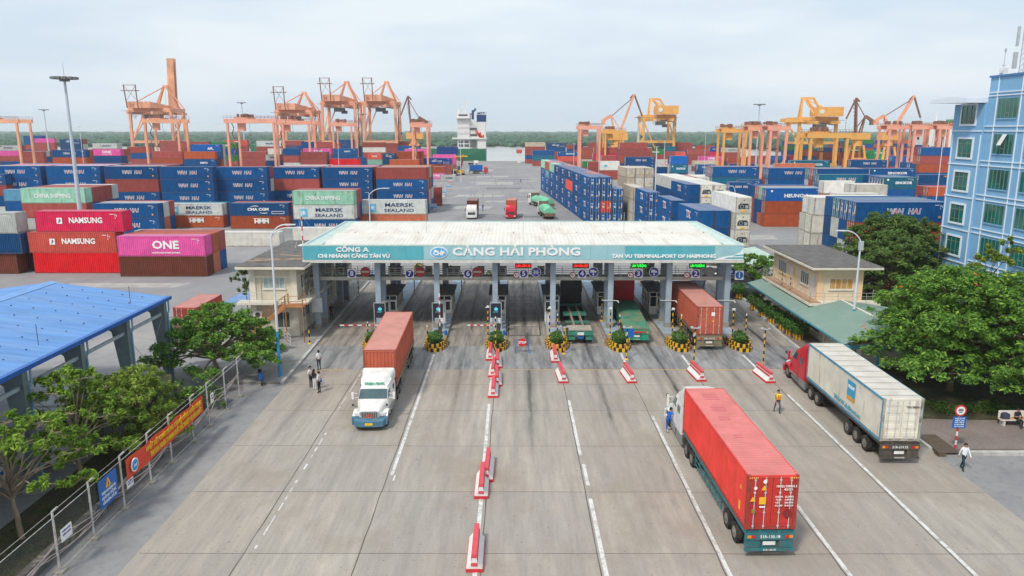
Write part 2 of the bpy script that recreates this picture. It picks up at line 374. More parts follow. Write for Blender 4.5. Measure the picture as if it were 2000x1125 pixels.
structure(mb.build('drain_cover',M('drain_wood',(.10,.075,.055),.9,var=.3,stretch=(1,8,1))))
mb=MB(); mb.prism([(28.3,50.2),(33,49.9),(60,49.6),(60,75),(40,75),(31.2,66)],.0,.3,ax='z')
structure(mb.build('garden_bed',m_earth))
mb=MB(); mb.prism([(-60,20),(-22.3,20),(-22.3,56.5),(-60,56.5)],.0,.004,ax='z'); structure(mb.build('shed_yard',m_side))
# islands between the lanes
m_isl=M('island_paint',(.30,.38,.45),.7,var=.15,dirt=.5,dcol=(.2,.2,.2)); m_islc=M('island_concrete',(.27,.25,.22),.85,var=.2)
for i,x in enumerate((-13.1,-7.25,-1.45,4.3,10.15,15.85,21.6)):
    mb=MB(); mb.prism([(x-.85,70.2),(x+.85,70.2),(x+.85,100),(x,102.5),(x-.85,100)],.0,.28,1,ax='z'); mb.prism([(x-.78,72.2),(x+.78,72.2),(x+.78,99.5),(x-.78,99.5)],.281,.284,0,ax='z')
    structure(mb.build('gate_island',[m_isl,m_islc]))
# far woodland on the other bank
def rand_crowns(n,seed,fy,rx=(6,14),rz=(4,8),base=-3):
    rnd=random.Random(seed); mb=MB()
    ico=bmesh.new(); bmesh.ops.create_icosphere(ico,subdivisions=1,radius=1); V0=[v.co.copy() for v in ico.verts]; F0=[tuple(v.index for v in f.verts) for f in ico.faces]; ico.free()
    for i in range(n):
        x,y=fy(rnd); a=rnd.uniform(*rx); h=rnd.uniform(*rz); ph=rnd.random()*6
        mb.add([(x+v.x*a*(1+.3*sin(7*v.y+ph)),y+v.y*a,base+h*.55+v.z*h*(.6+.25*sin(5*v.x+ph*2)) ) for v in V0],F0)
    return mb
m_wood=bpy.data.materials.new('woodland_leaves'); m_wood.use_nodes=True
def leaf_nodes(m,c1,c2,rough=.6,trans=.15,tip=None):
    nt=m.node_tree; b=nt.nodes['Principled BSDF']; L=nt.links.new
    g=_n(nt,'ShaderNodeNewGeometry'); r=_n(nt,'ShaderNodeValToRGB'); r.color_ramp.elements[0].color=tuple(c1)+(1,); r.color_ramp.elements[1].color=tuple(c2)+(1,)
    if tip: e=r.color_ramp.elements.new(.86); e.color=tuple(c2)+(1,); r.color_ramp.elements[-1].color=tuple(tip)+(1,)
    L(g.outputs['Random Per Island'],r.inputs[0]); L(r.outputs[0],b.inputs['Base Color']); b.inputs['Roughness'].default_value=rough
    b.inputs['Specular IOR Level'].default_value=.25; b.inputs['Subsurface Weight'].default_value=0
    m.diffuse_color=tuple(c1)+(1,)
    if trans:
        t=_n(nt,'ShaderNodeBsdfTranslucent'); L(r.outputs[0],t.inputs[0]); mx=_n(nt,'ShaderNodeMixShader'); mx.inputs[0].default_value=trans
        L(b.outputs[0],mx.inputs[1]); L(t.outputs[0],mx.inputs[2]); L(mx.outputs[0],nt.nodes['Material Output'].inputs[0])
leaf_nodes(m_wood,(.02,.065,.045),(.055,.125,.07),.9,0)
def fyn(r):
    t=r.random()**1.6; y=1062+t*2600; return r.uniform(-1,1)*y*.85,y
mb=rand_crowns(6500,3,fyn,(5,12),(4,9)); m2=rand_crowns(900,5,lambda r:(r.uniform(300,900),r.uniform(840,1060)),(6,11),(6,11)); mb.add(m2.v,m2.f)
o=tag(mb.build('woodland',m_wood,fixn=False),'dark green mangrove woodland along the far river bank','woodland',kind='stuff')
mb=rand_crowns(900,9,lambda r:((lambda y:(r.uniform(-1,1)*y*.8,y))(r.uniform(3600,6000))),(30,70),(5,13))
structure(mb.build('hills',m_wood,fixn=False))
sheet('near_bank',290,1400,830,1062,-2.4,m_far)
# ================================================================ CONTAINERS
CC={ # code: colour word, rgb
'B':('navy blue',(.003,.082,.25)),'B2':('bright blue',(.006,.12,.42)),'B3':('deep blue',(.006,.05,.24)),'N':('dark blue',(.005,.06,.17)),'L':('light blue',(.10,.28,.42)),
'R':('rust red',(.36,.08,.068)),'R2':('brick red',(.40,.075,.05)),'H':('brown',(.15,.042,.025)),'D':('dark maroon',(.075,.02,.022)),'D2':('slate grey',(.10,.13,.18)),
'O':('orange red',(.43,.09,.035)),'O2':('pale orange',(.52,.15,.08)),'K':('magenta pink',(.72,.10,.35)),'E':('pale grey',(.54,.56,.53)),
'W':('white',(.72,.70,.64)),'W2':('off-white',(.62,.59,.50)),'Y':('cream',(.58,.50,.38)),'G':('green',(.03,.20,.05)),'G2':('bright green',(.01,.33,.10)),'G3':('dark green',(.04,.14,.07)),
'C':('mint green',(.30,.56,.42)),'T':('teal',(.01,.15,.24)),'S':('crimson',(.62,.02,.085)),'S2':('light red',(.68,.105,.08)),'S3':('vivid red',(.68,.012,.02)),'TL':('rust orange',(.50,.12,.07)),'V':('red',(.58,.05,.04))}
def cmat(code):
    n,c=CC[code]
    dirt={'C':.85,'E':.7,'W2':.8,'V':.5,'W':.35,'S2':.5,'Y':.5,'B':.16,'B2':.12,'B3':.16,'N':.2,'T':.2,'K':.2,'S':.2,'S3':.2}.get(code,.32)
    return M('container_paint_'+n.replace(' ','_').replace('-','_'),c,.55,var=.14,scale=.9,dirt=dirt,dcol=(.19,.085,.045) if code not in('R','R2','H','TL') else (.10,.04,.03),dscale=1.1,dstretch=(1.8,1.8,.28),dpos=.56,objvar=.2,spec=.2)
m_frame=dark; m_rod=M('lock_rod_steel',(.50,.53,.55),.5,var=.1)
m_mark_y=M('sticker_yellow',(.85,.45,.03),.5,var=.05); m_mark_o=M('sticker_orange',(.75,.35,.10),.5,var=.05)
def corr(mb,L_,x0,z0,z1,yface,inward,axis='x',per=.28,dep=.055,mi=0):
    n=max(2,round(L_/per)); per=L_/n; pr=[]
    for i in range(n): pr+=[(i*per,0),(i*per+per*.27,0),(i*per+per*.5,dep),(i*per+per*.77,dep)]
    pr.append((L_,0)); vs=[]
    for a,d in pr:
        for z in (z0,z1):
            vs.append((x0+a,yface+inward*d,z) if axis=='x' else (yface+inward*d,x0+a,z))
    mb.add(vs,[(2*i,2*i+2,2*i+3,2*i+1) for i in range(len(pr)-1)],mi)
def cont_body(L_,reefer=False,doors=False,detail=True,mend=False):
    """X-long container, centre bottom at the origin, door end at -X"""
    W,H=2.438,2.6; hl,hw=L_/2,W/2; mb=MB()
    if not detail:
        mb.box(-hl,hl,-hw,hw,.02,H)
    else:
        for sx in (-1,1):
            for sy in (-1,1):
                mb.box(sx*hl-.16*(sx>0),sx*hl+.16*(sx<0),sy*hw-.16*(sy>0),sy*hw+.16*(sy<0),0,H,6)
        for sy in (-1,1):
            y0,y1=(sy*hw-.06,sy*hw) if sy>0 else (sy*hw,sy*hw+.06)
            mb.box(-hl+.16,hl-.16,y0,y1,H-.10,H-.001); mb.box(-hl+.16,hl-.16,y0,y1,.02,.17,6)
            if reefer: mb.box(-hl+.16,hl-.16,min(y0,y1)+.02,max(y0,y1)-.02,.17,H-.1)
            else: corr(mb,L_-.32,-hl+.16,.17,H-.10,sy*(hw-.008),-sy)
        for sx in (-1,1):
            x0,x1=(sx*hl-.08,sx*hl) if sx>0 else (sx*hl,sx*hl+.08)
            mb.box(x0,x1,-hw+.16,hw-.16,H-.12,H-.001); mb.box(x0,x1,-hw+.16,hw-.16,.02,.17,6)
        if reefer: mb.box(hl-.05,hl-.03,-hw+.16,hw-.16,.17,H-.12)
        else: corr(mb,W-.32,-hw+.16,.17,H-.12,hl-.01,-1,'y',dep=.045)
        # roof
        n=round(L_/.28); per=(L_-.2)/n; vs=[];d=.045 if not reefer else .004
        for i in range(n):
            for a,dz in ((0,0),(.3,0),(.5,d),(.8,d)):
                for y in (-hw+.05,hw-.05): vs.append((-hl+.1+(i+a)*per,y,H-.03+dz))
        mb.add(vs,[(2*i,2*i+2,2*i+3,2*i+1) for i in range(len(vs)//2-1)],5)
        mb.box(-hl+.1,hl-.1,-hw+.05,hw-.05,.03,.12)
    return mb
def cont_doors(mb,L_,rods=True,mi=0,mr=2):
    W,H=2.438,2.6; hl,hw=L_/2,W/2; x=-hl
    mb.box(x+.02,x+.08,-hw+.17,-.012,.18,H-.13,mi); mb.box(x+.02,x+.08,.012,hw-.17,.18,H-.13,mi)
    for z in (.42,.9,1.38,1.86,2.3):
        for s in (-1,1): mb.box(x-.004,x+.03,*sorted((s*.10,s*(hw-.24))),z-.12,z+.12,mi)
def cont_rod(y,L_):
    H=2.6; x=-L_/2-.03; mb=MB()
    mb.cyl((x,y,.08),(x,y,H-.06),.022,n=6)
    for z in (.2,.85,1.8,H-.2): mb.cb((x+.01,y,z),(.05,.1,.06))
    return mb
def door_marks(mb,L_,mi_w,mi_y):
    x=-L_/2-.012
    mb.box(x-.002,x,-1.0,-.86,1.1,2.15,mi_w); mb.box(x-.002,x,-.66,-.3,.95,1.3,mi_y)
    for z,w_ in ((2.05,.5),(1.9,.3),(1.5,.5),(1.38,.45),(1.26,.5),(1.14,.42)): mb.box(x-.002,x,.3,.3+w_,z-.035,z+.035,mi_w)
def wh_text(mb,c,T=None,scale=1.0,mw=0,mn=1,mr=2):
    # outlined italic letters, the two As filled red
    x,y,z=c; s=1.05*scale
    word=[('W',-3.05,0),('A',-2.1,1),('N',-1.15,0),('H',.75,0),('A',1.72,1),('I',2.45,0)]
    for ch,dx,r in word:
        add_text(mb,ch,(x+dx*scale*.82,y-.002,z),s*1.06,mw,T,sx=.98,bold=.045,shear=.15)
        add_text(mb,ch,(x+dx*scale*.82,y-.022,z),s*1.0,mr if r else mn,T,sx=.98,bold=-.012 if not r else .0,shear=.15)
def plain(body,size,z,x=0,col=0,width=None,**k): return (body,size,z,x,col,width,k)
TXT={ # lettering lines: (text,size,z,x,colour index,width)   0 white 1 navy 2 red
'NS':[plain('NAMSUNG',.95,1.45,.9,0,4.6,bold=.03)],'ONE':[plain('ONE',1.4,1.45,.6,0,3.7,bold=.045),plain('OCEAN NETWORK EXPRESS',.22,.48,.6,0,3.9,bold=.01)],
'ONR':[],'MSK':[plain('MAERSK',.95,1.35,.8,1,4.6,bold=.02)],'MSL':[plain('MAERSK',.95,1.72,1.0,1,5.4,bold=.012),plain('SEALAND',.8,.72,1.0,1,5.6,bold=.008)],
'CMA':[plain('CMA CGM',.75,1.35,-.2,0,4.4,bold=.03)],'CS':[plain('CHINA SHIPPING',1.0,1.3,-.1,0,6.8,bold=.02)],'HMM':[plain('HMM',1.1,1.5,.4,0,3.0,bold=.06)],
'SNK':[plain('SINOKOR',.9,1.35,1.2,0,5.2,bold=.03)],'HEU':[plain('HEUNG A',.95,1.1,.3,0,5.2,bold=.035)],'HGA':[plain('HEUNG-A',.95,1.3,.8,0,5.2,bold=.03)],
'APL':[plain('APL',1.1,1.1,2,0,2.4,bold=.05)],'EVG':[plain('EVERGREEN',.9,1.3,0,0,5.0,bold=.03)],'KMT':[plain('KMTC',.8,1.3,1.5,0,2.8,bold=.03)],
'CKL':[plain('CK LINE',.9,1.3,0,0,3.6,bold=.04)],'ALI':[plain('ALIANCA',.9,1.2,.5,0,6.5,bold=.02)],'DJ':[plain('DONGJIN',.9,1.3,.5,0,4.6,bold=.03)],'HL':[],'ON':[plain('ONE',1.2,1.2,1.5,2,3.4,bold=.05)],
'BL':[],'RC':[],'NP':[plain('NIPPON',.5,2.1,2.5,3,2.2,bold=.02)]}
TDESC={'WH':'white-and-red outlined lettering','NS':'square emblem and white lettering','ONE':'three big white letters','MSK':'navy lettering','MSL':'star emblem and navy lettering','CMA':'white lettering','CS':'white capital lettering','HMM':'three white block letters','SNK':'white lettering','HEU':'bold white lettering','HGA':'white lettering','APL':'three white letters','EVG':'white lettering','KMT':'white lettering','CKL':'white lettering','ALI':'white lettering','DJ':'white lettering','TX':'two-letter white-and-red logo','ON':'magenta letters','BL':'a blue square','RC':'a round emblem','NP':'small orange lettering','HL':''}
def lettering(code,short=False,both=False):
    mb=MB(); Ts=[None]
    if both: Ts=[Matrix.Rotation(pi,4,'Z')]
    for T in Ts:
        y=-1.235; s=.48 if short else 1
        if code=='WH': wh_text(mb,(.6*s,y,1.42),T,.62 if short else .86)
        elif code=='TX':
            for ch,dx,r in (('T',-.62,1),('X',.62,2)):
                add_text(mb,ch,(dx+.2,y-.002,1.45),1.5,0,T,sx=1.15,bold=.08)
                add_text(mb,ch,(dx+.2,y-.022,1.45),1.3,r,T,sx=1.1,bold=-.01)
        else:
            for body,size,z,x,col,width,k in TXT.get(code,[]):
                add_text(mb,body,(x*s,y-.002,z),size*(.85 if short else 1),col,T,width=(width*s*(1.25 if short else 1)) if width else None,**k)
        if code=='NS':
            mb.box(-3.1,-2.35,y-.02,y-.002,1.05,1.8,0,T); mb.prism([(-2.9,1.25),(-2.6,1.6),(-2.5,1.5),(-2.8,1.15)],y-.03,y-.021,1,T); mb.prism([(-2.85,1.5),(-2.7,1.7),(-2.6,1.65),(-2.75,1.45)],y-.03,y-.021,2,T)
        if code=='MSL':
            mb.box(-4.7,-3.3,y-.02,y-.002,.5,1.95,4,T)
            for k in range(8):
                a=k*pi/4; r=.6; cx,cz=-4.0,1.22
                mb.prism([(cx+r*sin(a),cz+r*cos(a)),(cx+.16*sin(a+.4),cz+.16*cos(a+.4)),(cx,cz),(cx+.16*sin(a-.4),cz+.16*cos(a-.4))],y-.03,y-.021,0,T)
        if code=='CMA':
            for z0,x0,sg in ((2.05,-.8,1),(.6,1.0,-1)):
                pts=[(x0+.9*cos(t)*1.1,z0-sg*.3+sg*.38*sin(t)) for t in [pi*i/8 for i in range(2,8)]]+[(x0+.9*cos(t)*1.1,z0-sg*.3+sg*.26*sin(t)) for t in [pi*i/8 for i in range(7,1,-1)]]
                mb.prism(pts,y-.02,y-.004,0,T)
            if not short: mb.box(2.6,5.2,y-.015,y-.004,.45,1.0,0,T); mb.box(2.68,5.12,y-.022,y-.014,.53,.92,1,T)
        if code=='HMM': mb.box(-1.3,2.0,y-.015,y-.003,2.05,2.15,0,T)
        if code in('RC',):
            mb.cyl((.8*s,y,1.35),(.8*s,y-.02,1.35),.62,n=20,mi=2,T=T); mb.cyl((.8*s,y-.021,1.35),(.8*s,y-.03,1.35),.4,n=20,mi=0,T=T)
        if code=='BL': mb.box(-1.6,-.7,y-.02,y-.003,1.0,1.6,4,T)
        if code in('HEU','SNK'): mb.cyl((-4.9*s,y,2.05),(-4.9*s,y-.02,2.05),.22,n=10,mi=0,T=T)
        if code=='EVG': pass
        pass
    return mb
def reg_marks(code,short,both=False):
    mb=MB()
    for T in ([Matrix.Rotation(pi,4,'Z')] if both else [None]):
        y=-1.235; e=2.6 if short else 5.6
        for (a,b_,c_,d_) in ((-1.30,-.75,2.2,2.27),(-.62,-.45,2.2,2.27),(-.62,-.50,2.0,2.10),(-.62,-.5,1.72,1.82),(-.38,-.30,1.95,2.15)):
            mb.box(e+a,e+b_,y-.012,y-.002,c_,d_,0,T)
        if code in('WH','TX'): mb.cyl((e-.55,y,.72),(e-.55,y-.02,.72),.17,n=10,mi=3,T=T)
    return mb
TM=[letter_white,letter_blue,letter_red,m_mark_o,M('lettering_sky_blue',(.10,.45,.68),.5,var=.05)]
_bm={};_lt={}
def body_mesh(L_,kind):
    k=(L_,kind)
    if k in _bm: return _bm[k]
    reef=kind.startswith('r'); mb=cont_body(L_,reef)
    if kind in('far','rfar'):
        cont_doors(mb,L_); 
        for y in (-.85,-.35,.35,.85):
            x=-L_/2-.03; mb.cyl((x,y,.08),(x,y,2.54),.03,n=4,mi=2,cap=False)
        door_marks(mb,L_,3,4)
        if kind=='rfar':
            x=-L_/2
    if kind in('rmach',):
        pass
    me=mb.mesh('container_body',[cmat('B'),m_frame,m_rod,letter_white,m_mark_o,cmat('B'),cmat('B')]); _bm[k]=me; return me
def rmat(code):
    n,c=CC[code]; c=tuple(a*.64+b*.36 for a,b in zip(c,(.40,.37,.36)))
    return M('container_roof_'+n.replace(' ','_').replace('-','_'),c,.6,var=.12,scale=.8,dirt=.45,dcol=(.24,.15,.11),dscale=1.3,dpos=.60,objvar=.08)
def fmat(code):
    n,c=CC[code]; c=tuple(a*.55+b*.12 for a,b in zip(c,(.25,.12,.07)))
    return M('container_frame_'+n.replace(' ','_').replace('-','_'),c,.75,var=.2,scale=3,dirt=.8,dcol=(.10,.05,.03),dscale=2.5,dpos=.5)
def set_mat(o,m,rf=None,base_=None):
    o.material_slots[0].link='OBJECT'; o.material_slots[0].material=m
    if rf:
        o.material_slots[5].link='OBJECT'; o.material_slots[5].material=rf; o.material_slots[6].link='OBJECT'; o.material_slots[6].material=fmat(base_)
def let_mesh(code,short,both=False):
    k=(code,short,both)
    if k not in _lt: _lt[k]=lettering(code,short,both).mesh('lettering',TM)
    return _lt[k]
def reg_mesh(code,short,both=False):
    k=('r',code in('WH','TX'),short,both)
    if k not in _lt: _lt[k]=reg_marks(code,short,both).mesh('registration_marks',TM)
    return _lt[k]
_pr={}
def mach_mesh():
    if 'm' in _pr: return _pr['m']
    mb=MB(); # refrigeration unit on the +X end of a 12.19 m box
    x=12.19/2
    mb.box(x-.02,x+.012,-1.0,1.0,.2,2.42,0)
    mb.prism([(-.85,.75),(.85,.75),(.85,1.25),(.6,1.6),(-.6,1.6),(-.85,1.25)],x+.013,x+.02,1,ax='x')
    mb.cyl((x+.02,-.3,1.15),(x+.06,-.3,1.15),.3,n=14,mi=2); mb.cyl((x+.06,-.3,1.15),(x+.07,-.3,1.15),.22,n=14,mi=1)
    mb.box(x+.02,x+.06,.2,.7,.85,1.3,2); mb.box(x+.013,x+.03,-.35,.35,.25,.55,3); mb.cyl((x+.012,0,2.1),(x+.03,0,2.1),.1,n=8,mi=1)
    _pr['m']=mb.mesh('refrigeration_unit',[cmat('W2'),M('unit_recess',(.03,.035,.045),.5),M('unit_metal',(.35,.37,.38),.5),m_mark_y]); return _pr['m']
ND={0:'top tier',1:'second tier',2:'third tier',3:'fourth tier'}
ORD=['first','second','third','fourth','fifth','sixth','seventh','eighth','ninth','tenth','eleventh','twelfth','thirteenth','fourteenth','fifteenth','sixteenth','seventeenth','eighteenth','nineteenth','twentieth']
def ordn(i,last=False): return ORD[i] if i<20 else '%dth'%(i+1)
CONT=[]
def container(code,x,y,z,L_,h,rz=0,near=False,mach=False,both=False,short=None,open_top=False):
    base,_,txt=code.partition('_'); short=L_<8.5; bl=6.06 if short else 12.19
    reef=base in('W','W2','Y'); key=(base,txt,short,near,mach,both)
    if key not in _pr:
        r=bpy.data.objects.new('shipping_container',None); COL.objects.link(r); r.empty_display_size=.5
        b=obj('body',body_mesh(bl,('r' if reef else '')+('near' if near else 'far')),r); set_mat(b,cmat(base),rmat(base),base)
        if near:
            mb=MB(); cont_doors(mb,bl); (door_marks(mb,bl,1,2) if base in('B','B2','B3','N') else None); d=mb.build('door_panels',[cmat(base),letter_white,m_mark_o],r); set_mat(d,cmat(base))
            for yy in (-.85,-.35,.35,.85): cont_rod(yy,bl).build('lock_rod',[m_rod],d)
        if txt:
            lm=let_mesh(txt,short,both)
            if len(lm.vertices): obj('lettering',lm,r)
            obj('registration_marks',reg_mesh(txt,short,both),r)
        if mach: obj('refrigeration_unit',mach_mesh(),r)
        _pr[key]=r; o=r
    else: o=copy_tree(_pr[key])
    o.location=(x,y,z); o.rotation_euler=(0,0,rz); o.scale=(L_/bl,1,h/2.6)
    o['category']='container'; o['group']='shipping containers stacked in the port'
    nm=CC[base][0]; o['_d']=nm+(' short' if short else '')+' container'+((' with '+TDESC[txt]) if TDESC.get(txt) else '')
    CONT.append(o); return o
STUFF=MB(); SM=list(CC)
def filler(code,x,y,z,L_,h,rz=0):
    base=code.split('_')[0]; T=Matrix.Translation((x,y,z))@Matrix.Rotation(rz,4,'Z'); hl=L_/2
    STUFF.box(-hl,hl,-1.219,1.219,.02,h-.01,SM.index(base),T)
BN=['the front right block','the front left block','the second left row','right yard','the far left edge','the long blue row','left yard','roadside stacks']
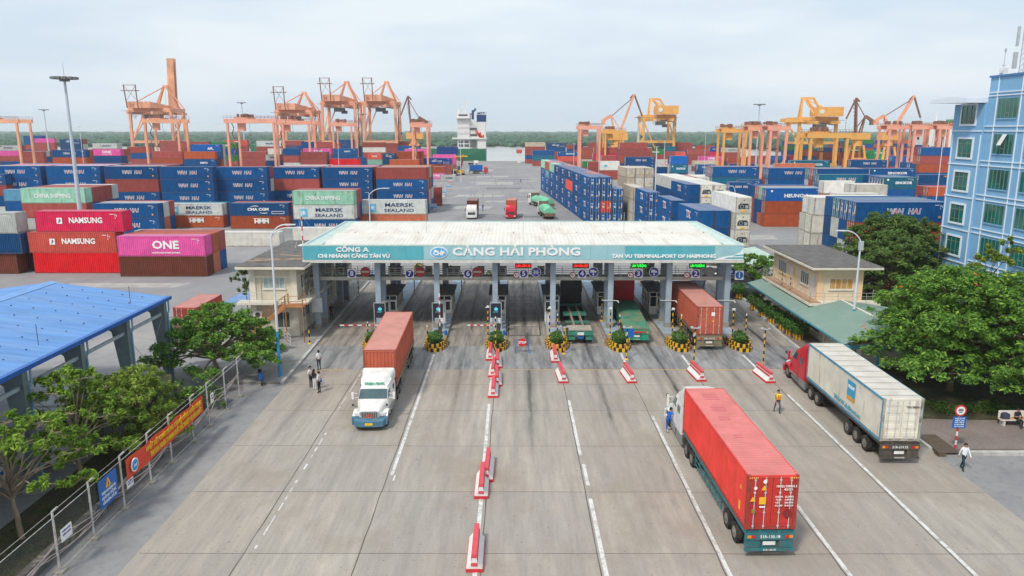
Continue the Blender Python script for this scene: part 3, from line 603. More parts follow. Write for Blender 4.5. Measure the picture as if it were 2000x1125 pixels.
TAB=[
(0,51.41,99.13,4,2.70,12.12,"B_WH O B B","B T B"),
(1,-48.73,103.47,2,2.85,12.21,"K_ONE H","O R"),
(0,56.27,122.86,4,2.50,7.32,"W B",""),
(1,-46.31,131.33,1,2.50,10.98,"W_HL",""),
(1,-61.81,133.38,1,2.50,11.13,"W",""),
(2,-34.20,136.95,1,2.50,12.19,"W_ON",""),
(3,67.84,142.70,4,2.50,6.06,"W2 R B","W"),
(2,-103.25,146.33,1,2.90,12.18,"S2",""),
(2,-76.22,148.31,2,2.95,12.79,"B_WH B_WH","E R"),
(2,-37.12,148.39,3,2.80,12.16,"C_CS E_MSL B_WH","R R"),
(2,-90.62,149.04,3,2.95,12.86,"C_CS R E","R R R E"),
(3,66.02,152.83,4,2.50,6.45,"W R B B",""),
(2,-52.34,155.67,2,2.65,12.16,"N_CMA O_HMM","R2"),
(2,-24.52,156.03,2,2.95,13.45,"E_MSL O2",""),
(2,-66.69,157.70,2,2.50,12.11,"E_MSL O_HMM","T"),
(3,59.58,158.97,3,2.70,12.26,"B2_HEU O O","C O B B"),
(4,-106.90,163.27,3,2.50,6.06,"L B",""),
(3,84.78,165.38,4,2.50,7.14,"T_SNK B B","B B B"),
(5,-75.09,175.08,4,2.95,12.10,"B_WH B_WH B_WH B_WH",""),
(3,77.25,175.96,4,2.50,12.19,"T_WH B R",""),
(5,-88.68,176.81,4,2.95,12.30,"B_WH R B_WH B_WH","E R R R B"),
(4,-124.31,176.98,4,2.50,12.19,"B_WH R B",""),
(3,77.76,178.52,4,2.79,12.08,"B B R B","R T"),
(5,-63.56,178.04,4,2.90,12.13,"B_WH B_WH B_WH B_WH","R"),
(5,-117.66,179.54,4,2.94,12.57,"B_WH B_WH B_WH B_WH","E R K E B"),
(5,-103.28,178.83,4,2.95,12.62,"B_WH B_WH B_WH B_WH","E K E B R"),
(5,-26.80,183.85,4,2.80,12.28,"R B_WH B_WH B_WH","R O2 C O O"),
(5,-40.02,184.36,4,2.80,12.07,"B_WH B_WH B_WH B_WH","R R2 E S B"),
(5,-53.16,185.12,4,2.80,12.31,"B_WH R B_WH B_WH","O2 B W R E"),
(3,56.66,186.84,3,2.50,6.06,"B_WH B R",""),
(3,71.41,193.58,4,2.65,12.18,"B_WH B R B","B"),
(3,61.21,194.56,3,2.50,6.06,"B_WH B R",""),
(3,58.07,197.12,4,2.69,12.08,"B_WH T B R","R B"),
(3,76.61,198.67,3,2.50,12.19,"B3_WH B R","B B"),
(3,101.79,203.04,4,2.50,12.30,"B_SNK B R","B"),
(6,-22.04,203.62,2,2.50,6.06,"R R",""),
(3,118.49,204.55,2,2.50,12.04,"O B R","R R"),
(6,-24.65,213.28,2,2.50,6.06,"E S3",""),
(3,122.81,218.20,3,2.50,11.76,"B_NP B R",""),
(3,29.24,228.12,4,2.74,6.09,"W_BL R",""),
(3,87.23,234.31,4,2.50,12.28,"O2 R B",""),
(3,93.12,237.69,4,2.70,12.29,"T_SNK R R","B"),
(3,32.83,247.63,3,2.95,6.06,"R2 B",""),
(3,120.60,257.36,4,2.55,12.10,"B_WH R R","R S2"),
(3,57.08,259.66,4,2.85,6.01,"B2 T_SNK B","B"),
(3,146.59,262.38,5,2.85,12.29,"B R","R"),
(3,53.34,264.83,4,2.50,6.06,"W_RC B R",""),
(6,-160.11,276.04,5,2.60,12.29,"B_WH O R","O"),
(3,155.06,284.92,3,2.70,12.25,"B_SNK B R","B B"),
(6,-83.96,290.06,5,2.65,6.02,"B R",""),
(6,-159.08,298.73,5,2.55,12.20,"K_ONE B B","O O"),
(6,-123.22,301.06,4,2.95,12.51,"O B_KMT R",""),
(6,-79.28,301.11,4,2.90,12.10,"R R R","B"),
(6,-66.67,302.83,3,2.95,12.20,"S3 R B",""),
(6,-25.50,302.97,1,2.50,6.06,"E_MSK",""),
(6,-137.62,304.70,4,2.95,12.37,"R O R",""),
(6,-122.27,305.06,5,2.90,12.03,"B2_APL B R","E"),
(3,39.11,307.45,4,2.50,6.06,"R",""),
(3,33.95,310.01,3,2.48,6.06,"R R",""),
(3,31.92,313.97,3,2.50,6.06,"G R",""),
(6,-44.56,314.60,3,2.70,12.25,"O R R","R"),
(6,-32.01,318.34,2,2.50,7.50,"O K_ONE R","R R"),
(6,-100.50,320.32,4,2.50,6.02,"E_MSK B",""),
(6,-94.27,320.32,4,2.50,6.02,"R B",""),
(6,-57.95,321.48,4,2.65,6.04,"S2_CKL C R",""),
(6,-100.36,322.88,5,2.49,5.81,"W R",""),
(6,-82.16,321.78,5,2.50,11.84,"K_ONE R R","R"),
(3,54.38,322.95,3,2.95,12.56,"B_WH B_SNK R","B"),
(3,52.87,333.08,5,2.95,12.20,"R R","R"),
(6,-32.92,336.01,3,2.65,12.18,"B3_CMA R R","K K R"),
(6,-54.53,338.00,4,2.50,5.78,"N_CMA N R",""),
(3,86.90,339.74,2,2.50,7.99,"B_WH B R","B"),
(6,-45.84,341.36,4,2.70,12.12,"O O R","K"),
(3,105.36,347.52,2,2.50,12.19,"B R",""),
(6,-117.84,347.63,4,2.60,12.11,"R R R","K"),
(6,-243.09,351.08,5,2.50,11.75,"B K R",""),
(6,-146.95,354.78,5,2.95,13.27,"R R R",""),
(6,-134.12,355.88,5,2.90,12.37,"G_EVG B G_EVG",""),
(6,-72.30,361.67,3,2.50,5.82,"B B",""),
(6,-230.62,366.27,4,2.50,11.78,"R R R","E R"),
(6,-45.39,366.54,4,2.80,12.26,"K R R","C"),
(6,-80.85,368.29,4,2.85,12.32,"B_KMT B R",""),
(6,-99.23,371.33,5,2.90,5.96,"B B R",""),
(3,46.05,372.08,4,2.95,12.45,"R S R",""),
(6,-246.80,373.53,5,2.55,11.99,"E_MSK K_ONE R","R"),
(3,193.12,375.92,3,2.50,12.10,"B2 B R","B"),
(3,96.16,376.84,2,2.55,12.15,"Y R B","Y"),
(6,-141.20,378.83,4,2.85,6.09,"B G_EVG R",""),
(6,-186.59,383.37,4,2.95,12.56,"R2 B_CMA R",""),
(3,46.94,384.94,3,2.95,12.38,"R2 R R",""),
(6,-205.94,387.08,5,2.70,12.41,"E_MSK R B","E"),
(6,-123.25,388.50,5,2.95,12.97,"E_MSK R R","R"),
(6,-95.08,395.83,5,2.80,12.43,"R R R",""),
(6,-35.49,399.53,3,2.50,12.06,"K K R","R"),
(3,230.90,412.86,3,2.95,12.72,"R R R",""),
(3,239.21,417.53,2,2.50,12.19,"Y R B",""),
(6,-56.47,417.96,4,2.90,12.30,"B_KMT R R","R"),
(6,-150.56,418.31,5,2.95,12.20,"S2_ONE R R",""),
(6,-75.65,419.31,5,2.70,12.33,"R W_ONE R",""),
(3,110.09,423.62,2,2.95,12.78,"K_ONE S2 R",""),
(6,-94.59,429.29,5,2.95,12.20,"B B R",""),
(3,114.22,429.51,4,2.70,6.04,"B3_WH S R",""),
(3,128.78,433.37,2,2.50,12.19,"R2 R2","R2"),
(3,89.73,433.43,4,2.75,6.09,"T R",""),
(7,17.86,433.83,3,2.95,12.49,"B T_SNK R B","B"),
(3,207.70,433.83,3,2.95,12.20,"G2_DJ G2_DJ R","B"),
(7,32.06,435.10,3,2.70,12.24,"B_SNK S2_ALI R R",""),
(3,74.66,439.72,4,2.50,12.19,"R R",""),
(3,125.80,439.72,4,2.50,11.47,"E_MSK R R","B"),
(3,196.78,439.72,4,2.50,12.19,"G3_HGA R R","B"),
(6,-72.52,445.64,5,2.50,12.19,"R R R",""),
(6,-37.91,447.96,4,2.60,12.28,"B3 B3 R",""),
(3,84.39,451.00,3,2.95,12.38,"G_EVG R R",""),
(3,110.05,451.00,3,2.95,12.38,"R R R",""),
(3,97.22,451.45,3,2.50,11.19,"S2 R","E"),
(3,107.95,453.56,2,2.67,6.06,"D2_HL R",""),
(3,187.82,452.68,4,2.50,12.19,"B R",""),
(6,-261.34,453.06,5,2.95,12.20,"N_CMA N_CMA B","R R"),
(3,158.11,453.42,2,2.60,12.16,"B2 B R","R"),
(7,26.05,454.38,5,2.50,11.67,"N_CMA B_CMA R R",""),
(3,168.08,454.93,2,2.50,6.06,"S_RC R",""),
(3,72.98,456.84,3,2.50,5.81,"B_KMT R",""),
(3,180.51,456.84,3,2.50,12.19,"R B",""),
(3,147.91,459.51,2,2.50,11.09,"R R R",""),
(6,-206.22,460.99,5,2.75,12.19,"R R R","R"),
(6,-132.34,460.99,5,2.75,12.19,"R B R","B"),
(3,169.28,460.99,5,2.75,12.19,"B G B",""),
(3,58.60,463.22,3,2.95,12.40,"B R R",""),
(3,206.79,463.46,5,2.50,12.19,"G3_HGA R","R"),
(7,45.73,466.41,4,2.50,12.19,"R O R",""),
(7,14.14,466.89,5,2.55,12.29,"Y R R B R","R"),
(3,249.13,467.80,4,2.80,11.57,"B R",""),
(3,178.12,467.80,4,2.80,12.19,"T R",""),
(3,52.03,468.93,2,2.50,5.97,"B B R",""),
(3,85.66,469.88,2,2.95,6.30,"B_KMT O",""),
(6,-286.74,470.00,6,2.50,12.20,"K_ONE R R",""),
(6,-294.82,472.56,6,2.78,12.19,"B B R",""),
(7,40.76,470.19,4,2.75,6.06,"N_CMA R",""),
(6,-202.17,471.49,4,2.55,5.67,"B B",""),
(6,-92.56,471.49,4,2.55,5.99,"B_KMT B_KMT B",""),
(3,119.28,472.50,4,2.70,11.06,"R2 R",""),
(3,53.25,472.91,5,2.50,11.69,"R R R","R"),
(3,92.91,472.91,5,2.50,12.01,"D2_CMA G_EVG",""),
(3,106.02,472.91,5,2.50,11.06,"R R",""),
(3,240.51,474.53,3,2.65,12.07,"B3_WH R",""),
(6,-66.98,474.67,5,2.65,12.19,"R B R",""),
(3,202.69,474.67,5,2.65,12.19,"B R",""),
(3,202.85,477.23,2,2.52,12.19,"R R",""),
(7,37.08,476.01,4,2.80,6.06,"R B",""),
(3,109.66,476.11,3,2.95,12.19,"B R",""),

]
random.seed(5)
main={0,1,2,4,5}; recs=[]
for (b,xc,y,n,h,Lc,codes,beh) in TAB:
    codes=codes.split(); yc=y+1.22
    for k in range(n):
        z=(n-1-k)*h; code=codes[k] if k<len(codes) else random.choice(['R','B','E','O','B'])
        lim=3 if b in main else (2 if y<330 else 1)
        if k<lim and k<len(codes) and not(b in(3,6,7) and y>455):
            o=container(code,xc,yc,z,Lc,h,near=(y<165)); recs.append((o,b,k,xc,y))
        else: filler(code,xc,yc,z,Lc,h)
    for r,c in enumerate(beh.split()):
        yy=yc+2.54*(r+1)
        for k in range(n):
            z=(n-1-k)*h; c2=c if k==0 else random.choice(['R','B','E','O2','B','N'])
            if k==0 and r<2 and (b==0 or (b==3 and 130<y<200)): o=container(c2,xc,yy,z,Lc,h,near=False); recs.append((o,b,'row%d'%r,xc,y))
            else: filler(c2,xc,yy,z,Lc,h)
# hand-set stacks at the front left
def hand(b,lst):
    for (code,xc,y,z,Lc,h,k) in lst: recs.append((container(code,xc,y+1.22,z,Lc,h,near=True),b,k,xc,y))
hand(1,[('S_NS',-61.35,106.3,5.9,12.5,2.95,0),('S2_NS',-62.6,106.1,2.95,12.5,2.95,1),('S3',-62.1,106,0,12.5,2.95,2),
 ('E_MSK',-75.9,105.6,5.8,12.2,2.9,0),('N',-75.4,105.3,2.9,12.2,2.9,1),('H',-76.5,105.5,0,12.2,2.9,2),('H',-75.3,108.1,2.9,12.2,2.9,'row0'),('D',-75.6,108.1,0,12.2,2.9,'row1')])
# labels for the rows
def setlab(o,rest):
    a=o['_d']; 
    if len((a+' '+rest).split())>16: a=a.replace('square emblem and white lettering','white lettering').replace('white-and-red outlined lettering','outlined lettering').replace('two-letter white-and-red logo','two-letter logo').replace('star emblem and navy lettering','navy lettering').replace('three big white letters','big letters').replace('three white block letters','block letters')
    if len((a+' '+rest).split())>16: a=a.split(' with ')[0]
    o['label']=a+', '+rest
import collections
groups=collections.defaultdict(list)
for o,b,k,xc,y in recs:
    if b in main: groups[(b,k)].append((xc,o,k))
    else: groups[(b,k,'front' if y<250 else 'middle' if y<350 else 'back',o['_d'])].append((xc,o,k))
for key,l in groups.items():
    l.sort(key=lambda t:t[0]); b=key[0]
    for i,(xc,o,k) in enumerate(l):
        t=ND.get(k) if not isinstance(k,str) else ('behind the front stack' if k=='row0' else 'two rows back')
        if b in main: setlab(o,'%s, %s from left in %s'%(t,ordn(i),BN[b]))
        else: setlab(o,'%s, %s, %s %s'%(t,('leftmost' if len(l)>1 else 'only one') if i==0 else ordn(i)+' from left',key[2],BN[b]))
# ---- blocks whose boxes point at the camera
YN=[]
def ybox(code,x,y,k,n,h,yaw,door,label,indiv=True,near=False,mach=False,both=False,Lc=12.19):
    z=(n-1-k)*h; rz=(pi/2 if door else -pi/2)+yaw
    c,s_=cos(yaw),sin(yaw); cx=x+1.22*c-Lc/2*s_; cy=y+1.22*s_+Lc/2*c
    if indiv:
        # lettering on the side that looks west: local +Y when the doors face the camera, local -Y otherwise
        o=container(code,cx,cy,z,Lc,h,rz,near=near,mach=mach,both=door); o['label']=label; return o
    filler(code,cx,cy,z,Lc,h,rz)
yaw=.068; ux,uy=-sin(yaw),cos(yaw)
bay=12.35
top=['B_TX','B_TX','B_TX','B_TX','B_TX','C','R','C']
for by in range(8):
    x0,y0=16.61+ux*bay*by,162.64+uy*bay*by
    for k in range(4):
        code=top[by] if k==0 else 'B_TX'
        if (by,k)==(2,1): code='S2'
        if (by,k)==(6,1): code='L_TX'
        ybox(code,x0,y0,k,4,2.55,yaw,True,'')
        setlab(CONT[-1],'%s, %s from the near end of the roadside block'%(ND[k],ordn(by)))
    for k in range(4):
        code=['B','R','B','B','R','B','R','B'][by] if k==0 else 'B'
        if by==0: code='V' if k==2 else 'B'
        o=ybox(code,x0+2.5,y0+.17,k,4,2.55,yaw,True,'',indiv=(k==0 or by==0))
        if o: setlab(o,'%s, second column, %s from near end of roadside block'%(ND[k],ordn(by)))
    for k in range(3):
        o=ybox('B' if by!=3 else 'R',x0+5.0,y0+.4,k,3,2.55,yaw,True,'',indiv=(by==0))
        if o: setlab(o,'%s, doors to the gate, right column of roadside block'%ND[k])
def ycol(x,y,n,h,codes,door,where,mach=False,yaw=.045,Lc=12.19,depth=1):
    for k in range(n):
        c=codes[k] if k<len(codes) else 'B'
        ind=k<3
        o=ybox(c,x,y,k,n,h,yaw,door,'',indiv=ind,mach=mach,Lc=Lc,near=(y<150))
        if o: setlab(o,'%s, %s'%(ND[k],where))
    for r in range(1,depth):
        for k in range(n): ybox(codes[0] if k==0 else 'B',x-sin(yaw)*12.4*r,y+12.4*r,k,n,h,yaw,door,'',indiv=False)
ycol(38.27,194.2,3,2.65,['B_TX','B','R'],True,'beside the orange roofed row behind the reefers')
ycol(37.75,206.7,3,2.65,['B_SNK','B','B'],True,'behind the logo box left of the reefers')
for j,c in enumerate(['O','B','O2','W','W','Y']): 
    for k in range(3): filler(c if k==0 else 'B',42.3+2.55*j,206,(2-k)*2.65,12.19,2.65,pi/2)
ycol(26.4,146.5,3,2.75,['B_TX','B_TX','B_TX'],True,'near the lamp pole behind the gate roof')
ycol(25.6,159.6,3,2.75,['Y','W2','W2'],False,'behind the logo stack near the lamp pole')
ycol(27.41,129.3,3,2.75,['B_TX','B_TX','B_TX'],False,'short blue stack behind the gate roof, left one',Lc=10.5)
ycol(28.73,115.6,3,2.65,['B_TX','B_TX','B_TX'],False,'nearest stack behind the gate roof, left column')
ycol(31.22,115.6,3,2.65,['B','B','B'],False,'nearest stack behind the gate roof, right column',Lc=12)
ycol(33.15,143.1,4,2.5,['B_TX','B','B'],False,'stack left of the two machine ends')
ycol(35.65,143.1,4,2.5,['W','W2','W'],False,'left of two white stacks showing machine ends',mach=True,depth=3)
ycol(38.15,143.1,4,2.5,['W','W2','W'],False,'right of two white stacks showing machine ends',mach=True,depth=3)
ycol(33.9,114.0,4,2.55,['W_HL','W2','W'],False,'white stack at the right end of the gate roof',mach=True)
ycol(30.4,202.5,4,2.55,['Y','Y','W2'],True,'left beige stack behind the roadside block')
ycol(32.9,202.5,4,2.55,['Y','W2','W2'],True,'middle beige stack behind the roadside block')
ycol(35.4,202.5,4,2.55,['Y','W2','W2'],True,'right beige stack behind the roadside block')
for r in range(2):
    for k,c in enumerate(('W','W2','W2','W2')):
        xx,yy=50.1-(.3 if k else 0)+.1*r,110.8+2.54*r
        o=container(c,xx,yy,(3-k)*2.62,12.19,2.62,near=True); setlab(o,'%s, %s at the left end of the front right block'%(ND[k],'front white row' if r==0 else 'rear white row'))
o=tag(STUFF.build('container_stacks',[cmat(c) for c in SM]),'mixed containers filling the lower tiers and back rows of the yard','containers',kind='stuff')
# a lone red box behind the shed on the left
o=container('R2',-32.9,76.9,0,6.3,2.6,rz=pi/2-.02,near=True,both=True); o['label']='lone red container standing on the yard behind the blue-roofed shed'
for o in CONT: del o['_d']
print('containers',len(CONT))
# ================================================================ THE GATE
m_gcol=M('gate_column_paint',(.33,.40,.47),.5,var=.08,dirt=.25,dcol=(.2,.2,.2))
m_ped=M('pedestal_concrete',(.30,.28,.24),.85,var=.2)
m_fas=M('fascia_teal',(.09,.40,.47),.45,var=.06,dirt=.2,dcol=(.3,.45,.45),dscale=.5,dstretch=(1,1,.3))
m_fas2=M('fascia_pale_blue',(.30,.52,.57),.45,var=.05,dirt=.25,dcol=(.5,.6,.6),dscale=.5,dstretch=(1,1,.3))
m_ftrim=M('fascia_trim',(.60,.58,.54),.6,var=.1,dirt=.4,dcol=(.3,.25,.2))
m_groof=M('gate_roof_sheet',(.66,.635,.58),.6,var=.06,scale=.4,dirt=.45,dcol=(.40,.33,.25),dscale=.5,dpos=.50,dstretch=(1.6,.35,1))
m_grim=M('gate_roof_rim',(.50,.60,.55),.6,var=.08,dirt=.3,dcol=(.4,.38,.3))
m_gut=M('gutter_stain',(.20,.15,.12),.8,var=.3)
m_walk=M('walkway_concrete',(.46,.44,.38),.8,var=.12,dirt=.4,dcol=(.25,.2,.15))
m_rail=M('railing_steel',(.42,.42,.40),.5,metal=.2,var=.2,dirt=.4,dcol=(.2,.1,.06))
gate=thing('toll_gate',(1.1,75,0),'wide port gate canopy with teal sign fascia and pale blue columns over eight lanes','gate')
def gb(mb,name,mats,parent=gate,**k):
    o=mb.build(name,mats,None,**k); o.parent=parent; o.matrix_parent_inverse=Matrix.Translation((-1.1,-75,0)) if parent is gate else Matrix.Identity(4); return o
X0,X1,YF,YB_,ZT,ZB=-20.68,22.9,73.4,93.1,9.03,7.25
COLX=[-19.86,-13.62,-7.64,-1.72,4.16,10.03,15.96,21.89]
for ri,yy in enumerate((75.0,77.6,85.0,88.2)):
    for x in COLX:
        if ri in(1,3) and x not in (COLX[0],COLX[1],COLX[5],COLX[6],COLX[7]) : continue
        mb=MB(); s=.24 if ri==0 else .30
        zb=.15 if x==COLX[0] else .28
        for sx in(-1,1): mb.box(x+sx*s-.03,x+sx*s+.03,yy-s,yy+s,zb+.5,8.2)
        mb.box(x-s,x+s,yy-.04,yy+.04,zb+.5,8.2); mb.box(x-s+.03,x+s-.03,yy-s,yy-s+.04,zb+.5,8.2)
        mb.box(x-s-.08,x+s+.08,yy-s-.08,yy+s+.08,zb-.14,zb+.5,1)
        gb(mb,'column',[m_gcol,m_ped])
mb=MB(); mb.box(X0,X1,YF,YF+.35,ZB+.28,ZT-.05,0); mb.box(X0,X1,YB_-.35,YB_,ZB+.28,ZT-.05,0); mb.box(X0,X0+.35,YF+.35,YB_-.35,ZB+.28,ZT-.05,0); mb.box(X1-.35,X1,YF+.35,YB_-.35,ZB+.28,ZT-.05,0)
mb.box(X0-.06,X1+.06,YF-.06,YF+.4,ZB,ZB+.27,1); mb.box(X0-.06,X0+.4,YF+.4,YB_,ZB,ZB+.27,1); mb.box(X1-.4,X1+.06,YF+.4,YB_,ZB,ZB+.27,1)
fas=gb(mb,'fascia',[m_fas2,m_ftrim])
mb=MB()
def panels(a,b,mi,zlo=ZB+.30,zhi=ZT-.12,w_=1.62):
    n=round((b-a)/w_); w_=(b-a)/n
    for i in range(n): mb.box(a+i*w_+.012,a+(i+1)*w_-.012,YF-.03,YF-.004,zlo,zhi,mi)
panels(-20.62,-8.75,0); panels(-8.72,11.05,1); panels(11.15,20.0,0); panels(20.02,22.85,1)
# white wave at the right end of the sign board
mb.prism([(19.9,ZB+.3),(22.86,ZB+.3),(22.86,ZT-.3),(22.5,ZB+1.05),(21.9,ZB+.75),(20.9,ZB+.6)],YF-.045,YF-.031,2)
mb.prism([(20.9,ZB+.4),(22.86,ZB+.4),(22.86,ZB+.58),(21.3,ZB+.55)],YF-.055,YF-.046,0)
mb.prism([(21.8,ZB+.66),(22.86,ZB+.7),(22.86,ZB+.85),(22.1,ZB+.8)],YF-.055,YF-.046,0)
sb=gb(mb,'sign_panels',[m_fas,m_fas2,letter_white]); 
def sign_text(body,x,z,size,width,sub='lettering',bold=.02,ext=.04,dy=-.06):
    m=MB(); add_text(m,body,(x,YF+dy,z),size,0,width=width,bold=bold,ext=ext); o=m.build(sub,[letter_white]); o.parent=fas; return o
sign_text('CỔNG A',-15.75,8.55,.60,3.25,bold=.018)
sign_text('CHI NHÁNH CẢNG TÂN VŨ',-15.6,7.92,.47,7.1,bold=.022)
sign_text('CẢNG HẢI PHÒNG',.45,8.33,1.05,12.6,bold=.03)
sign_text('TAN VU TERMINAL-PORT OF HAIPHONG',15.0,7.9,.46,10.3,bold=.02)
m=MB(); m.prism([(-7.2+.86*cos(t),8.28+.58*sin(t)) for t in [2*pi*i/28 for i in range(28)]],YF-.10,YF-.035,0); m.prism([(-7.2+.78*cos(t),8.28+.50*sin(t)) for t in [2*pi*i/28 for i in range(28)]],YF-.12,YF-.101,1)
add_text(m,'CHP',(-7.2,YF-.14,8.2),.52,0,width=1.15,bold=.03); m.prism([(-7.75,8.4),(-7.3,8.4),(-7.4,8.55),(-7.65,8.55)],YF-.135,YF-.121,0)
m.prism([(-7.0,8.42),(-6.95,8.7),(-6.9,8.42)],YF-.135,YF-.121,0)
o=m.build('emblem',[letter_white,M('emblem_blue',(.12,.40,.72),.4)]); o.parent=fas
# roof: rim and two shallow sheets with valley gutters
mb=MB()
xi0,xi1,yi0,yi1=X0+1.35,X1-1.35,YF+1.0,YB_-1.0
for (a,b,c,d) in (((X0,YF+.0),(X1,YF+.0),(xi1,yi0),(xi0,yi0)),((X1,YB_),(X0,YB_),(xi0,yi1),(xi1,yi1)),((X0,YB_),(X0,YF),(xi0,yi0),(xi0,yi1)),((X1,YF),(X1,YB_),(xi1,yi1),(xi1,yi0))):
    mb.poly([(a[0],a[1],ZT),(b[0],b[1],ZT),(c[0],c[1],8.72),(d[0],d[1],8.72)])
mb.box(X0-.02,X1+.02,YF-.02,YF+.18,ZT-.10,ZT+.02); mb.box(X0-.02,X1+.02,YB_-.18,YB_+.02,ZT-.10,ZT+.02); mb.box(X0-.02,X0+.18,YF+.19,YB_-.19,ZT-.10,ZT+.02); mb.box(X1-.18,X1+.02,YF+.19,YB_-.19,ZT-.10,ZT+.02)
gb(mb,'roof_rim',[m_grim],fixn=False)
for (ya,yb,za,zb,gy) in ((yi0,82.2,8.55,8.95,0),(83.0,yi1,8.62,9.02,0)):
    mb=MB(); n=190; vs=[]
    for i in range(n+1):
        x=xi0+(xi1-xi0)*i/n; dz=.04*(i%2)
        vs+=[(x,ya,za+dz),(x,yb,zb+dz)]
    mb.add(vs,[(2*i,2*i+2,2*i+3,2*i+1) for i in range(n)],0)
    gb(mb,'roof_sheet',[m_groof],fixn=False)
mb=MB(); mb.box(xi0,xi1,82.22,82.98,8.5,8.60,0); mb.box(xi0,xi1,82.2,82.3,8.7,9.03,1); mb.box(xi0,xi1,82.9,82.98,8.6,8.75,1)
n=130
for i in range(n):
    x=xi0+(xi1-xi0)*(i+.5)/n; mb.box(x-.07,x+.07,83.0,83.12,8.60,8.73,0); mb.box(x-.07,x+.07,yi0-.06,yi0+.08,8.52,8.66,0)
for i in range(12): mb.cyl((xi0+2+i*3.5,82.6,8.6),(xi0+2+i*3.5,82.6,9.1),.05,n=6,mi=0)
gb(mb,'valley_gutter',[m_gut,m_groof])
for x in (-9.5,1.3,12.4):
    gb(MB().cyl((x,83,8.8),(x,83,11.2),.025,n=5),'lightning_rod',[steel])
# soffit (dark underside with beams)
mb=MB(); mb.box(X0+.4,X1-.4,YF+.4,YB_-.4,8.2,8.3,0)
for x in COLX: mb.box(x-.15,x+.15,YF+.4,YB_-.4,7.7,8.19,0)
for y in (75.0,85.0): mb.box(X0+.4,X1-.4,y-.1,y+.1,7.75,8.15,0)
gb(mb,'soffit',[m_gcol])
# walkway
mb=MB(); mb.box(-20.8,21.6,75.55,77.0,5.05,5.42,0)
gb(mb,'walkway',[m_walk])
mb=MB()
for yy in (75.62,76.95):
    for z in (5.65,5.85,6.05,6.28): mb.cyl((-20.75,yy,z),(21.55,yy,z),.022,n=5)
    x=-20.75
    while x<21.6: mb.box(x-.025,x+.025,yy-.025,yy+.025,5.42,6.3); x+=1.18
gb(mb,'railing',[m_rail])
# air conditioner boxes and cabinets standing on the walkway
for x in (-17.6,-12.4,-11.7,-8.6,-6.4,-5.7,-3.2,-.9,3.0,14.1,19.2):
    m=MB(); m.cb((x,76.5,5.9),(.7,.45,.85),0); m.cyl((x,76.27,5.95),(x,76.24,5.95),.24,n=12,mi=1); tag(m.build('equipment_box',[M('box_beige',(.26,.25,.20),.7,var=.1),dark]),'grey equipment box on the gate walkway, %s of eleven from the left'%ORD[[-17.6,-12.4,-11.7,-8.6,-6.4,-5.7,-3.2,-.9,3.0,14.1,19.2].index(x)],'equipment box','boxes on the gate walkway')
# sloping stairs from the walkway at both ends
mb=MB()
for i in range(16): mb.box(19.2,20.4,77.4+i*.28,77.6+i*.28,5.2-i*.31,5.26-i*.31)
mb.bar((19.2,77.2,5.2),(19.2,82,.3),.05,.25); mb.bar((20.4,77.2,5.2),(20.4,82,.3),.05,.25); mb.bar((19.2,77.2,6.1),(19.2,82,1.2),.04,.04); mb.bar((20.4,77.2,6.1),(20.4,82,1.2),.04,.04)
gb(mb,'stair',[m_gcol])
# signs on the walkway
m_navy=M('sign_navy',(.035,.02,.28),.4,var=.03); m_blue=M('sign_blue',(.01,.12,.42),.4,var=.04); m_sw=M('sign_white',(.80,.80,.80),.4,var=.03); m_ne=M('sign_dull_red',(.36,.04,.045),.5,var=.1); m_nb=M('sign_bar',(.55,.42,.34),.5)
m_led_r=M('led_red',(1.0,.03,.02),.5,emit=.9); m_led_g=M('led_green',(.03,.9,.08),.5,emit=.9); m_ledb=M('led_board',(.012,.012,.012),.6)
ys=75.45
NAMED={8:'far left',7:'second from left',6:'third from left',5:'middle, under red letters',4:'under red letters, right of middle',3:'under green letters, left one',2:'under green letters, right one',1:'rightmost'}
for n,px in ((8,-16.35),(7,-10.45),(6,-4.5),(5,1.2),(4,7.15),(3,12.9),(2,18.75),(1,22.95)):
    yy=ys if n!=1 else 74.6
    t=thing('lane_number_sign',(px,yy,5.3),'square white sign with a round navy disc and the digit %d'%n,'sign',group='lane number signs')
    m=MB(); m.box(-.44,.44,0,.03,0,.92,0); m.build('panel',[m_sw],t); m=MB(); m.cyl((0,0,.46),(0,-.015,.46),.39,n=24); m.build('disc',[m_navy if n!=1 else m_blue],t)
    m=MB(); add_text(m,str(n),(0,-.03,.46),.72,0,bold=.025); m.build('lettering',[m_sw],t)
    if n==1: MB().bar((-.9,.1,.5),(0,.06,.5),.05,.05).build('bracket',[steel],t)
for x in (-14.95,-9.35,-3.55):
    t=thing('no_entry_sign',(x,ys,5.95),'round dull red no entry sign %s on the gate'%({-14.95:'beside digit 8',-9.35:'beside digit 7',-3.55:'beside digit 6'}[x]),'sign',group='no entry signs')
    MB().cyl((0,0,0),(0,.03,0),.52,n=24).build('disc',[m_ne],t); MB().box(-.4,.4,-.02,-.004,-.09,.09).build('bar',[m_nb],t)
def blue_round(x,kind,lab):
    t=thing('blue_round_sign',(x,ys,5.92),lab,'sign',group='blue round lane signs')
    m=MB(); m.cyl((0,0,0),(0,.03,0),.52,n=24,mi=0); m.cyl((0,-.001,0),(0,-.012,0),.46,n=24,mi=1); m.build('disc',[m_sw,m_navy],t); m=MB()
    if kind=='truck': m.box(-.3,.1,-.03,-.013,-.05,.25); m.box(.12,.3,-.03,-.013,-.05,.14); m.prism([(-.12,-.2),(.12,-.2),(0,-.38)],-.03,-.013); m.box(-.05,.05,-.03,-.013,-.2,-.1)
    else:
        for a in range(8):
            m.bar((.06*sin(a*pi/4),-.02,.06*cos(a*pi/4)),(.34*sin(a*pi/4),-.02,.34*cos(a*pi/4)),.02,.08)
    m.build('symbol',[m_sw],t)
